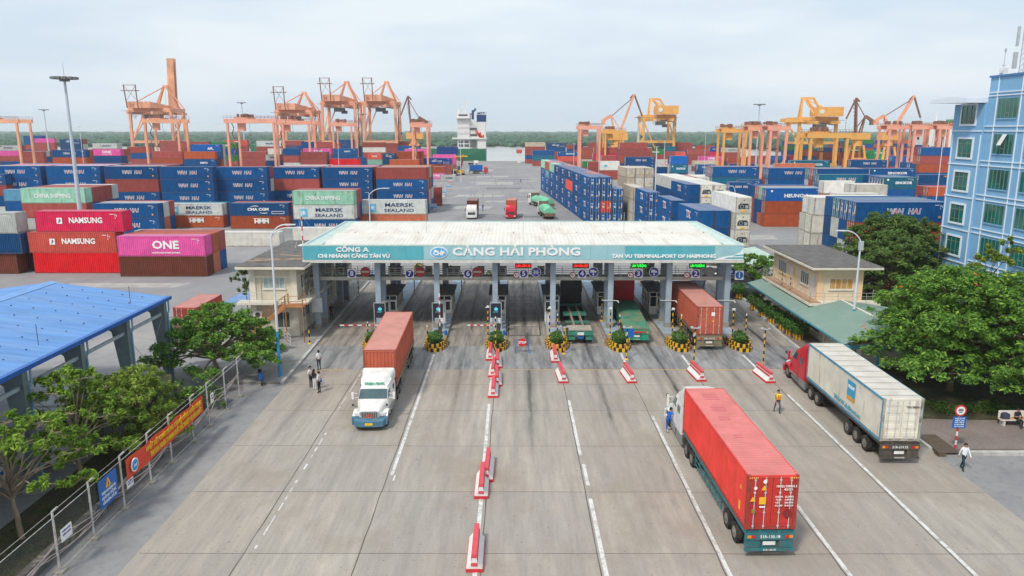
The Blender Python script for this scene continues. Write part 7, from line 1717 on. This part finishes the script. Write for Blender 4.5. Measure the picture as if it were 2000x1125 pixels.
jib_crane(813,280,188,455,-1,m_cd,m_cy,'dark rusty jib crane with steep jib left of the ship',.35)
jib_crane(1200,280,184,400,1,m_co,m_cy,'salmon jib crane leaning right, left of the yellow quay crane',.95)
jib_crane(1662,285,191,420,-1,m_cd,m_cy,'rusty jib crane with steep jib right of the yellow quay crane',.3)
jib_crane(1720,285,187,400,1,m_co,m_cy,'rusty pink jib crane leaning right, at far right',1.25)
# the ship behind the quay
m_hull=M('hull_green',(.015,.17,.09),.5,var=.08,scale=.1,dirt=.2,dcol=(.1,.07,.04),dscale=.1); m_sw2=M('ship_white',(.72,.72,.70),.5,var=.04,scale=.1,dirt=.3,dcol=(.5,.42,.33),dscale=.1)
t=thing('container_ship',(-26,505,-3),'container ship with green hull, white bridge tower and navy funnel at the quay','ship')
m=MB(); m.loft([[(8.5,2,-1),(8.5,20,-1),(8.5,22,11),(8.5,0,11)],[(-25,0,-1),(-25,22,-1),(-25,22,11),(-25,0,11)],[(-130,0,-1),(-130,22,-1),(-130,22,11),(-130,0,11)],[(-150,10,1),(-150,12,1),(-150,13,14),(-150,9,14)]]); m.build('hull',[m_hull],t)
m=MB(); m.box(-10,-2,1,21,11,30.5); m.box(-2,3.2,2,21,11,29); m.box(3.2,8.6,1,12,11,28.5); m.box(-13.6,9,0,22,17.2,18.0); m.box(-10.6,-1.5,-1,23,30.5,31.2); m.box(-10.2,-1.8,.5,21.5,31.2,34); m.build('superstructure',[m_sw2],t)
m=MB()
for z in(12.2,14.6,18.6,21.2,24):
    for x0_,x1_ in ((-9.2,-6.2),(-5.4,-2.4),(-1.4,2.6)):
        if z<17 : m.box(x0_,x1_,.88,.99,z,z+1.7)
m.box(-1.6,2.8,1.9,1.99,19,20.6); m.box(-1.6,2.8,1.9,1.99,23,24.6); m.box(-9,-3,.4,.49,32,33.2); m.build('openings',[M('ship_dark',(.10,.11,.12),.6)],t)
m=MB()
for z in(18.0,21.5,25,28):
    m.box(-10.4,3.4,.2,.35,z,z+.15); m.box(-10.4,3.4,.2,.3,z+1,z+1.08)
m.build('deck_edge',[m_sw2],t)
m=MB(); m.box(2.8,8.8,.8,12.5,28.5,32.8,0); m.box(2.8,8.8,.7,12.6,32.8,34.6,1); fn=m.build('funnel',[M('funnel_navy',(.01,.04,.14),.5),M('funnel_white',(.6,.62,.64),.5)],t)
m=MB(); add_text(m,'MTT',(5.8,.6,33.7),1.9,0,width=5,bold=.08); m.build('lettering',[letter_blue],fn)
m=MB(); 
for k in range(3): m.prism([(1.5+k*2.2,22-k*1.5),(3.1+k*2.2,23.5-k*1.5),(5.6+k*1.2,18.5-k*.6),(4.4+k*1.2,18-k*.6)],.93,.985,0)
m.build('hull_emblem',[M('emblem_red',(.6,.09,.06),.5)],t)
m=MB(); m.cyl((-5,8,34),(-5,8,44),.35,.15,n=8); m.bar((-8,8,38),(-2,8,38),.3,.3); m.bar((-7,8,41),(-3,8,41),.3,.3); m.cyl((-9,6,34),(-9,6,36.5),.9,n=10); m.build('radar_mast',[m_sw2],t)
m=MB(); m.bar((-1,8,33),(2,8,37),1.2,1.2); m.bar((0,8,30),(0,8,36),1.5,1.5); m.build('exhaust',[M('exhaust_navy',(.03,.06,.13),.6)],t)
# second ship far right behind the pink cranes, its boxes stacked on deck
t=thing('feeder_ship',(262,505,-3),'distant ship with white mast house behind the pink yard cranes at right','ship'); MB().loft([[(-32,2,0),(-32,18,0),(-32,20,9),(-32,0,9)],[(36,2,0),(36,18,0),(36,20,9),(36,0,9)]]).build('hull',[M('hull_dark',(.03,.05,.09),.5)],t)
m=MB(); m.box(12,30,2,18,9,24); m.box(16,26,3,17,24,28); m.cyl((21,9,28),(21,9,38),.5,.2,n=8); m.build('superstructure',[m_sw2],t); MB().box(28,33,4,10,20,30).build('funnel',[M('funnel_green',(.04,.30,.12),.5)],t)
for i,(x,z,c) in enumerate(((-28,9,'R'),(-28,11.6,'B'),(-28,14.2,'G'),(-15,9,'B'),(-15,11.6,'O'),(-15,14.2,'B'),(-2,9,'R'),(-2,11.6,'B'),(-2,14.2,'O2'))):
    o=container(c,262+x,510,z-3,12.19,2.6); o['label']='%s on the ship behind the pink cranes, %s bay, %s tier'%(o['_d'],('left','middle','right')[i//3],('lowest','middle','top')[i%3]); del o['_d']
# ================================================================ TREES
def mleaf(name,c1,c2,tip=None,tr=.25):
    m=bpy.data.materials.new(name); m.use_nodes=True; leaf_nodes(m,c1,c2,.55,tr,tip); return m
m_bark=M('bark',(.12,.085,.055),.95,var=.3,scale=4,stretch=(1,1,.2),bump=.4,bscale=8); m_barkl=M('bark_pale',(.26,.20,.14),.95,var=.3,scale=4,stretch=(1,1,.2))
L1=mleaf('leaf_fresh_green',(.085,.18,.022),(.26,.41,.05),(.46,.58,.08),.4); L2=mleaf('leaf_dark_green',(.06,.12,.03),(.16,.25,.055),None,.25); L3=mleaf('leaf_mid_green',(.055,.145,.022),(.17,.34,.045),(.38,.54,.075),.3); L4=mleaf('leaf_yellow_green',(.13,.21,.035),(.30,.41,.06),(.46,.53,.10),.35)
def tree(x,y,label,trunk_h,clumps,n_leaf,leaf,mat,seed,bark=None,r0=.22,lean=(0,0),flowers=0,z0=0,group=None,cr=(1.2,2.0)):
    """clumps: list of (dx,dy,z,rx,rz) pads of foliage carried by limbs"""
    rnd=random.Random(seed); t=thing('tree',(x,y,z0),label,'tree',group=group); bark=bark or m_bark
    m=MB(); top=Vector((lean[0],lean[1],trunk_h)); p=Vector((0,0,0)); n=5
    for i in range(n):
        q=top*((i+1)/n)+Vector((rnd.uniform(-.08,.08),rnd.uniform(-.08,.08),0)); m.cyl(p,q,r0*(1-.10*i),r0*(1-.10*(i+1)),n=9,cap=False); p=q
    for (dx,dy,z,rx,rz) in clumps:
        e=Vector((dx,dy,z-rz*.3)); st=top*rnd.uniform(.7,1.0); pr=st; k=4
        for i in range(k):
            f=(i+1)/k; q=st.lerp(e,f)+Vector((rnd.uniform(-.15,.15),rnd.uniform(-.15,.15),.35*sin(f*pi)*rnd.uniform(.2,1)))
            m.cyl(pr,q,r0*.42*(1-.7*i/k),r0*.42*(1-.7*(i+1)/k),n=6,cap=False); pr=q
        for j in range(4):
            a=rnd.uniform(0,6.28); q=e+Vector((cos(a)*rx*.7,sin(a)*rx*.7,rz*rnd.uniform(0,.6))); m.cyl(e,q,.035,.012,n=4,cap=False)
    m.build('trunk',[bark],t)
    tot=sum(c[3]**2 for c in clumps); mb=MB()
    for (dx,dy,z,rx,rz) in clumps:
        # each pad is made of smaller sprays
        nn=max(20,int(n_leaf*rx*rx/tot)); ns=max(4,int(nn/60)); subs=[]
        for s in range(ns):
            a=rnd.uniform(0,6.28); rr=rx*rnd.random()**.5; subs.append((dx+cos(a)*rr,dy+sin(a)*rr,z+rz*(1-(rr/rx)**2)*rnd.uniform(.3,1)-rz*.25*(rr/rx),rnd.uniform(.38,.75)*min(1.3,rx*.45)))
        def f(r):
            c=subs[r.randrange(ns)]; a=r.uniform(0,6.28); q=c[3]*r.random()**.5; 
            return (c[0]+cos(a)*q,c[1]+sin(a)*q,c[2]-.30*q*q/c[3]+r.gauss(0,.10)),(cos(a)*.35,sin(a)*.35,1)
        vs,fs=leaf_cloud(nn,f,leaf,rnd.randrange(9999),.45); mb.add(vs,fs)
    mb.build('crown',[mat],t,fixn=False)
    if flowers:
        m=MB()
        for i in range(flowers):
            c=clumps[rnd.randrange(len(clumps))]; a=rnd.uniform(0,6.28); rr=c[3]*rnd.random()
            vs,fs=leaf_cloud(5,ball(.16,.16,.1,(c[0]+cos(a)*rr,c[1]+sin(a)*rr,c[2]+c[4]*.8)),.11,i); m.add(vs,fs)
        m.build('blossom',[M('blossom_orange',(.75,.14,.03),.6)],t,fixn=False)
    return t
def pads(n,R,z0,z1,rx,seed,flat=.35,ex=1,ey=1):
    r=random.Random(seed); o=[]
    for i in range(n):
        f=(i+.5)/n; h=z0+(z1-z0)*f; q=R*math.sqrt(max(.03,1-((h-z0)/(z1-z0))**1.6))*(.55+.5*r.random()); a=i*2.4+r.uniform(-.3,.3); s=rx*r.uniform(.75,1.25)
        o.append((cos(a)*q*ex,sin(a)*q*ey,h,s,s*flat))
    return o
tree(34.0,55.6,'big spreading flame tree with bright green feathery crown and few orange blossoms at right',3.4,pads(64,7.8,2.4,9.0,1.9,11,.5,.84,1.0),52000,.165,L3,21,r0=.32,flowers=14,z0=.3)
tree(38.6,53.5,'second flame tree merging behind the big one at the right edge',3.6,pads(40,6.6,2.6,9.4,1.9,17,.5,1,1),18000,.2,L3,22,r0=.3,flowers=4,z0=.3)
tree(45.6,89.5,'tall dense dark green tree between the peach office and the blue tower',3.5,pads(95,6.8,.6,9.7,1.9,31,.7,1.08,1),64000,.19,L2,23,r0=.3)
tree(41.5,80.5,'dark green tree just behind the green lean-to roof',3,pads(40,4.4,1.0,8.2,1.6,33,.7),20000,.2,L2,24,r0=.25)
tree(46.3,72.5,'thin yellow-green tree rising before the tower base',6.0,[(0,0,8.6,.8,.6),(-.6,.3,7.8,.7,.5),(.9,-.2,8.0,.9,.6),(2.6,0,8.6,.8,.6),(2.1,.3,9.4,.6,.5),(1.6,0,7.6,.9,.6),(-.9,0,7.0,.8,.5)],2600,.2,L4,25,r0=.12)
tree(30.2,92.5,'small flat-topped green tree hanging over the parked cars beside the digit 1 sign',2.4,pads(16,3.1,2.2,4.9,1.1,41,.4),9000,.16,L3,26,r0=.16)
tree(-24.2,59.3,'leafy spreading tree behind the end of the wire fence at left',2.2,pads(46,4.9,1.5,5.9,1.35,51,.45,1.08,.8),26000,.155,L3,27,r0=.24,bark=m_barkl,lean=(-.5,.4))
tree(-22.9,52.4,'low bush of fresh green leaves beside the fence under the spreading tree',.5,pads(9,1.6,.5,1.9,.7,53,.5),1500,.17,L3,28,r0=.08)
tree(-24.6,34.4,'young tree with crooked pale trunk and light green leaves at lower left',2.9,pads(24,3.5,3.1,6.5,.85,61,.36,1.1,1.0),8000,.13,L1,29,r0=.15,bark=m_barkl,lean=(-.5,.3))
tree(-25.3,41.0,'second young tree with airy light green crown at lower left',2.6,pads(28,3.9,2.2,6.6,.9,63,.36),11500,.13,L1,30,r0=.14,bark=m_barkl)
tree(-24.4,45.9,'third young tree beside the banner, bushy and olive green',2.0,pads(30,3.3,1.2,5.0,1.0,65,.45),17000,.11,L4,31,r0=.12,bark=m_bark)
tree(-25.9,49.2,'small dark bush-like tree behind the banner beneath the shed columns',1.3,pads(18,2.3,.8,3.4,.9,67,.5),8000,.12,L3,32,r0=.1)
tree(-27.0,29.6,'yellowish twig of a tree cut by the left picture edge near the bottom',2.2,[(-.4,.5,2.5,.6,.4),(.1,.9,2.9,.5,.35),(-.9,.2,3.1,.7,.4)],500,.16,L4,33,r0=.08)
t=tree(-26.6,73.5,'thin climbing tree with sparse leaves at the left corner of the cream office',5.2,[(-.2,0,6.2,.7,.5),(.3,0,5.2,.7,.6),(-.4,.2,4.4,.6,.6),(.1,.2,6.9,.5,.4),(-1.0,0,5.6,.5,.3)],1300,.14,L2,34,r0=.06)
tree(-22.5,66.5,'heap of leafy and dry branches below the orange stair',.4,pads(9,1.7,.4,2.2,.8,71,.5),1800,.16,L3,35,r0=.1)
# hedge of potted shrubs along the right pavement
t0=None
for i,(x,y) in enumerate(((27.55,89.3),(27.6,83.4),(27.55,80.4),(27.6,77.3),(27.75,74.5),(27.8,72.6),(27.9,70.8))):
    if t0 is None:
        t0=thing('potted_shrub',(0,0,.14),'','shrub',group='potted shrubs along the right pavement'); bush('foliage',900,ball(.85,.95,.68,(0,0,1.15)),.12,m_bush,t0,80)
        m=MB()
        for k in range(16): a=2*pi*k/16; m.cb((.38*cos(a),.38*sin(a),.27),(.15,.15,.54),k%2)
        m.build('striped_pot',[yellow,M('pot_brown',(.18,.10,.05),.7)],t0); t_=t0
    else: t_=copy_tree(t0)
    t_.location=(x,y,.14); t_.rotation_euler=(0,0,i*1.3); t_['label']='round clipped shrub in a striped pot, %s from the gate end of the hedge row'%ordn(i)
# low planting along the garden edge
mb=MB(); rnd=random.Random(4)
for i in range(60):
    x=29.2+rnd.random()*6; y=50.6+rnd.random()*1.6+ (0 if x>30.5 else 1.5); vs,fs=leaf_cloud(40,ball(.45,.45,.35,(x,y,.5)),.11,i+300); mb.add(vs,fs)
for i in range(40):
    x=rnd.uniform(34,40); y=50.5+rnd.random(); vs,fs=leaf_cloud(30,ball(.4,.4,.3,(x,y,.45)),.1,i+500); mb.add(vs,fs)
tag(mb.build('ground_cover',[mleaf('ground_cover_leaf',(.02,.06,.01),(.10,.16,.02))],fixn=False),'low yellowish green ground cover along the garden edge','plants',kind='stuff')
mb=MB()
for i in range(70):
    x=rnd.uniform(-25.5,-22.5); y=rnd.uniform(31,55); vs,fs=leaf_cloud(26,ball(.5,.5,.2,(x,y,.15)),.09,i+700); mb.add(vs,fs)
tag(mb.build('grass',[mleaf('weed_leaf',(.025,.06,.012),(.09,.13,.025))],fixn=False),'patchy weeds on the dark verge behind the fence','grass',kind='stuff')
structure(MB().prism([(-26.3,30),(-22.4,30),(-22.4,56),(-26.3,56)],.0,.03,ax='z').build('verge',[m_earth]))
# haze: the air over the port and the river
me=MB().box(-9500,9500,-80,9500,-8,75).mesh('haze',[])
mh=bpy.data.materials.new('haze_air'); mh.use_nodes=True; nt=mh.node_tree; nt.nodes.clear(); v=_n(nt,'ShaderNodeVolumePrincipled'); v.inputs['Color'].default_value=(.93,.97,1,1); v.inputs['Density'].default_value=.00011; v.inputs['Anisotropy'].default_value=0
ou=_n(nt,'ShaderNodeOutputMaterial'); nt.links.new(v.outputs[0],ou.inputs['Volume']); me.materials.append(mh); h=obj('haze',me); tag(h,'thin pale haze over the port and the river','haze',kind='stuff')
# ================================================================ PEOPLE
m_skin=M('skin',(.42,.22,.14),.6,var=.05)
def cloth(n,c): return M('cloth_'+n,c,.85,var=.12,scale=6)
def person(x,y,z,rz,label,shirt,pants,shoes=None,hairc=(.02,.015,.012),pose='stand',sleeve='short',longhair=False,seed=0,extra=None,phase=1,hgt_=1.0):
    rnd=random.Random(seed); shoes=shoes or blackp
    t=thing('person',(x,y,z),label,'person',rz); V=[];E=[];Rr=[];K=[]   # K material per edge: 0 skin 1 shirt 2 pants 3 shoes
    def v(p,r): V.append(Vector(p)*hgt_); Rr.append(r); return len(V)-1
    def e(a,b,k): E.append((a,b)); K.append(k)
    ph=.95 if pose!='sit' else .50
    lean=Vector((0,0,0))
    if pose=='climb': lean=Vector((0,-.18,0))
    pel=v((0,0,ph),(.155,.11)); sp=v(Vector((0,.0,ph+.20))+lean*.4,(.14,.10)); ch=v(Vector((0,0,ph+.40))+lean*.9,(.175,.115)); ne=v(Vector((0,0,ph+.55))+lean*1.1,(.055,.055))
    hd_=Vector((0,-.02,ph+.64))+lean*1.2
    if pose in('sit','phone'): hd_+=Vector((0,-.06,-.03))
    if pose=='walkdown': hd_+=Vector((0,-.04,-.01))
    h1=v(hd_,(.075,.085)); h2=v(hd_+Vector((0,.01,.10)),(.082,.098)); h3=v(hd_+Vector((0,.02,.16)),(.05,.06)); nose=v(hd_+Vector((0,-.10,.045)),(.012,.012))
    e(pel,sp,1); e(sp,ch,1); e(ch,ne,1); e(ne,h1,0); e(h1,h2,0); e(h2,h3,0); e(h1,nose,0)
    for s in(-1,1):
        sh=v(Vector((s*.185,0,ph+.46))+lean*.95,(.062,.062)); e(ch,sh,1); base=V[sh]/hgt_
        if pose=='stand': el=base+Vector((s*.05,.04,-.27)); wr=el+Vector((s*-.01,-.07,-.24))
        elif pose in('walk','walkdown'): el=base+Vector((s*.05,.10*s*phase,-.26)); wr=el+Vector((s*.01,-.06+.10*s*phase,-.23))
        elif pose=='hands': el=base+Vector((s*.07,.03,-.27)); wr=el+Vector((-s*.14,-.20,.02))
        elif pose=='climb': el=base+Vector((s*.05,-.22,-.06)); wr=el+Vector((0,-.20,.16))
        elif pose=='back': el=base+Vector((s*.09,.06,-.26)); wr=el+Vector((-s*.16,.06,-.18))
        else: el=base+Vector((s*.06,-.08,-.26)); wr=el+Vector((-s*.12,-.22,.06))
        a=v(el,(.045,.045)); b=v(wr,(.028,.030)); e(sh,a,1); e(a,b,1 if sleeve=='long' else 0)
        d=(wr-el).normalized(); side=Vector((1,0,0)) if abs(d.x)<.8 else Vector((0,1,0)); pm=v(wr+d*.07,(.038,.022)); e(b,pm,0)
        for i,fx in enumerate((-.030,-.010,.010,.030)):
            f1=v(wr+d*(.115+.008*(1 if i in(1,2) else 0))+side*fx,(.0095,.0095)); f2=v(wr+d*(.15+.012*(1 if i in(1,2) else 0))+side*fx+Vector((0,-.012,0)),(.008,.008)); e(pm,f1,0); e(f1,f2,0)
        th=v(wr+d*.06+side*(-s*.045)+Vector((0,-.02,0)),(.011,.011)); th2=v(wr+d*.10+side*(-s*.055)+Vector((0,-.03,0)),(.009,.009)); e(pm,th,0); e(th,th2,0)
        # legs
        hp=Vector((s*.095,0,ph-.04))
        if pose in('walk','walkdown'): kn=hp+Vector((0,-.17*s*phase+.02*0,-.41)); an=kn+Vector((0,.10-.06*s*phase,-.42)) 
        elif pose=='sit': kn=hp+Vector((s*.02,-.44,.02)); an=kn+Vector((0,-.04+.1*s,-.42))
        elif pose=='climb' and s<0: kn=hp+Vector((0,-.36,-.12)); an=kn+Vector((0,.02,-.36))
        else: kn=hp+Vector((s*.01,-.02,-.42)); an=kn+Vector((0,.03,-.42))
        an.z=max(an.z,.075) if pose!='climb' or s>0 else an.z
        hv=v(hp,(.085,.09)); kv=v(kn,(.060,.062)); av=v(an,(.040,.042)); tv=v(an+Vector((s*.02,-.15,-.03)),(.042,.030)); hv2=v(an+Vector((0,.03,-.03)),(.04,.035))
        e(pel,hv,2); e(hv,kv,2); e(kv,av,2); e(av,tv,3); e(av,hv2,3)
    me=bpy.data.meshes.new('body'); me.from_pydata([tuple(q) for q in V],E,[]); o=bpy.data.objects.new('tmp',me); COL.objects.link(o)
    md=o.modifiers.new('s','SKIN'); 
    for i,sv in enumerate(me.skin_vertices[0].data): sv.radius=(Rr[i][0]*hgt_,Rr[i][1]*hgt_); sv.use_root=(i==0)
    sb=o.modifiers.new('u','SUBSURF'); sb.levels=1; sb.render_levels=1
    dg=bpy.context.evaluated_depsgraph_get(); m2=bpy.data.meshes.new_from_object(o.evaluated_get(dg)); bpy.data.objects.remove(o); m2.name='body'
    m2.materials.clear()
    for mm in (m_skin,shirt,pants,shoes): m2.materials.append(mm)
    for p in m2.polygons:
        c=p.center; best=None
        for (a,b),k in zip(E,K):
            A,B=V[a],V[b]; ab=B-A; f=max(0,min(1,(c-A).dot(ab)/max(1e-9,ab.length_squared))); d=(A+ab*f-c).length
            if sleeve=='short' and False: pass
            if best is None or d<best[0]: best=(d,k)
        p.material_index=best[1]; p.use_smooth=True
    obj('body',m2,t)
    hc=Vector(hd_)*hgt_; m=MB(); mhair=M('hair_%d'%int(hairc[0]*1000),hairc,.8)
    secs=[]
    for i in range(5):
        a=i/4*pi*.5; r=.098*cos(a)+.004; zz=hc.z+.085+.11*sin(a); secs.append([(hc.x+r*cos(b)*.95,hc.y+.02+r*1.15*sin(b)*(1 if sin(b)>0 else .92),zz) for b in [2*pi*k/12 for k in range(12)]])
    m.loft(secs)
    m.box(hc.x-.08,hc.x+.08,hc.y+.045,hc.y+.115,hc.z+.0-(.22 if longhair else 0),hc.z+.10)
    m.build('hair',[mhair],t,smooth=True)
    m=MB()
    for s in(-1,1): m.cyl((hc.x+s*.03,hc.y-.078,hc.z+.075),(hc.x+s*.03,hc.y-.088,hc.z+.075),.010,n=8)
    m.build('eyes',[black],t); m=MB(); m.box(hc.x-.025,hc.x+.025,hc.y-.088,hc.y-.078,hc.z+.005,hc.z+.013); m.build('mouth',[M('lips',(.30,.09,.07),.6)],t)
    m=MB(); 
    for s in(-1,1): m.cb((hc.x+s*.088,hc.y+.015,hc.z+.06),(.018,.03,.05))
    m.build('ears',[m_skin],t)
    if extra: extra(t,ph*hgt_)
    return t
c_white=cloth('white',(.72,.74,.78)); c_navy=cloth('navy',(.015,.02,.05)); c_dark=cloth('dark_teal',(.008,.04,.045)); c_black=cloth('black',(.02,.02,.025)); c_pale=cloth('pale',(.68,.70,.72)); c_blue=cloth('overall_blue',(.01,.10,.48)); c_brown=cloth('brown',(.28,.10,.05)); c_jean=cloth('jeans',(.06,.08,.13))
m_vest=M('vest_yellow',(.75,.60,.05),.6); m_vesto=M('vest_orange',(.75,.16,.02),.6); m_shoeo=M('shoe_orange',(.5,.16,.07),.7)
person(-16.5,61.6,.01,-2.4,'man in white shirt and navy trousers standing alone nearest the left kerb',c_white,c_navy,seed=1)
person(-16.05,57.2,.01,1.1,'leftmost of three people talking, man in white shirt and dark trousers',c_white,c_navy,seed=2,pose='hands')
person(-15.6,56.6,.01,2.6,'person with black top and white trousers in the middle of the three talking',c_black,c_pale,shoes=white,seed=3,longhair=True,pose='hands',hgt_=.95)
def bag(t,ph): MB().loft([[(-.32,-.2,ph-.15),(-.18,-.2,ph-.15),(-.18,.08,ph-.15),(-.32,.08,ph-.15)],[(-.31,-.16,ph+.12),(-.2,-.16,ph+.12),(-.2,.04,ph+.12),(-.31,.04,ph+.12)]]).build('blue_bag',[M('bag_blue',(.01,.18,.5),.5)],t)
person(-15.05,55.9,.01,-1.9,'rightmost of three people talking, white shirt, holding a blue bag',c_white,c_navy,seed=4,extra=bag)
def vest(t,ph):
    m=MB(); m.loft([[(-.20,-.145,ph+.12),(.20,-.145,ph+.12),(.20,.145,ph+.12),(-.20,.145,ph+.12)],[(-.205,-.15,ph+.45),(.205,-.15,ph+.45),(.205,.15,ph+.45),(-.205,.15,ph+.45)],[(-.13,-.09,ph+.54),(.13,-.09,ph+.54),(.13,.09,ph+.54),(-.13,.09,ph+.54)]],cap=False); v=m.build('safety_vest',[m_vest],t)
    m=MB(); 
    for yy in(-.158,.150):
        for xx in(-.10,.04): m.box(xx,xx+.06,yy,yy+.008,ph+.14,ph+.46)
        m.box(-.20,.20,yy-.002,yy+.006,ph+.22,ph+.27)
    m.build('orange_band',[m_vesto],v)
person(19.25,51.6,.01,.15,'traffic worker in brown shirt and yellow-orange safety vest walking between the two big trucks',c_brown,c_jean,seed=5,pose='walk',sleeve='long',extra=vest,phase=1)
person(27.2,42.2,.01,.1,'man in white shirt and dark green trousers walking below the round sign',c_white,c_dark,seed=6,pose='walkdown',sleeve='long',phase=-1)
def badge(t,ph):
    m=MB(); m.prism([(.09*cos(a),ph+.34+.06*sin(a)) for a in [2*pi*k/12 for k in range(12)]],.12,.135); m.build('round_badge',[letter_white],t)
    m=MB()
    for s in(-1,1): m.cyl((s*.095,.03,.12),(s*.095,.03,.17),.06,n=10)
    m.build('ankle_band',[M('reflective_pale',(.5,.6,.65),.4)],t)
person(10.55,48.0,.01,pi-1.2,'driver in blue overalls stepping up to the cab of the red container truck',c_blue,c_blue,shoes=m_shoeo,seed=7,pose='climb',sleeve='long',extra=badge)
person(-7.4,190.5,.01,.4,'distant person in blue overalls standing beside the white cab-over truck',c_blue,c_blue,seed=8)
person(-19.4,78.6,.16,0,'dark figure standing by the second left column under the gate',c_black,c_black,seed=9)
def phone(t,ph): MB().cb((0,-.42,ph+.24),(.08,.02,.15)).build('phone',[dark],t)
# bench with the seated person
m_bench=M('bench_white',(.68,.66,.60),.7,var=.08,dirt=.3); m_bseat=M('bench_seat_orange',(.55,.30,.16),.7,var=.15)
def bench(x,y,label):
    t=thing('park_bench',(x,y,.14),label,'bench',0,'white stone benches in front of the garden')
    MB().box(-.95,.95,-.32,.12,.40,.48).build('seat',[m_bench],t); MB().box(-.9,.9,-.30,.10,.481,.49).build('seat_inlay',[m_bseat],t)
    for s in(-1,1): MB().box(s*.7-.07,s*.7+.07,-.28,.16,0,.399).build('leg',[m_bench],t)
    m=MB(); m.loft([[(-.9,.13,.5),(.9,.13,.5),(.9,.2,.5),(-.9,.2,.5)],[(-.86,.2,.95),(.86,.2,.95),(.86,.27,.95),(-.86,.27,.95)]]); b=m.build('backrest',[m_bench],t); return t
bench(34.6,49.05,'white bench with orange seat where a person in dark clothes sits'); bench(37.8,49.0,'white bench cut by the right picture edge')
person(34.8,48.9,.13,.1,'person in dark clothes sitting on the white bench looking at a phone',c_black,c_black,seed=10,pose='sit',extra=phone)
t=thing('backpack',(34.0,48.95,.63),'dark backpack lying on the white bench beside the seated person','bag'); MB().loft([rsec(-.15,.5,0,.42,.1),rsec(.12,.5,0,.42,.1)]).build('body',[M('backpack_slate',(.05,.06,.10),.8)],t,smooth=True)
# round sign with blue board at the right pavement corner
t=thing('road_sign',(28.35,45.0,.14),'round red-rimmed sign over a blue text board on a red and white pole','sign'); m=MB()
for k in range(6): m.cyl((0,0,k*.3),(0,0,(k+1)*.3),.06,n=10,mi=k%2)
m.cyl((0,0,1.8),(0,0,2.95),.04,n=8,mi=1); m.build('pole',[redp,white],t)
m=MB(); m.cyl((0,-.06,2.62),(0,-.09,2.62),.37,n=28,mi=0); m.cyl((0,-.091,2.62),(0,-.10,2.62),.27,n=28,mi=1); m.box(-.17,.17,-.112,-.101,2.60,2.65,2); d=m.build('disc',[redp,m_sw,blackp],t)
m=MB(); add_text(m,'CHECK',(0,-.112,2.72),.09,0); add_text(m,'STOP',(0,-.112,2.52),.09,0); m.build('lettering',[blackp],d)
m=MB(); m.box(-.42,.42,-.09,-.06,1.45,2.2); b=m.build('board',[m_blue],t); m=MB()
for k,s in enumerate(('DỪNG XE','KIỂM TRA','GIẤY TỜ XE','RA VÀO CẢNG','HẢI PHÒNG')): add_text(m,s,(0,-.10,2.10-.135*k),.11,0,width=.6)
m.build('lettering',[m_sw],b)
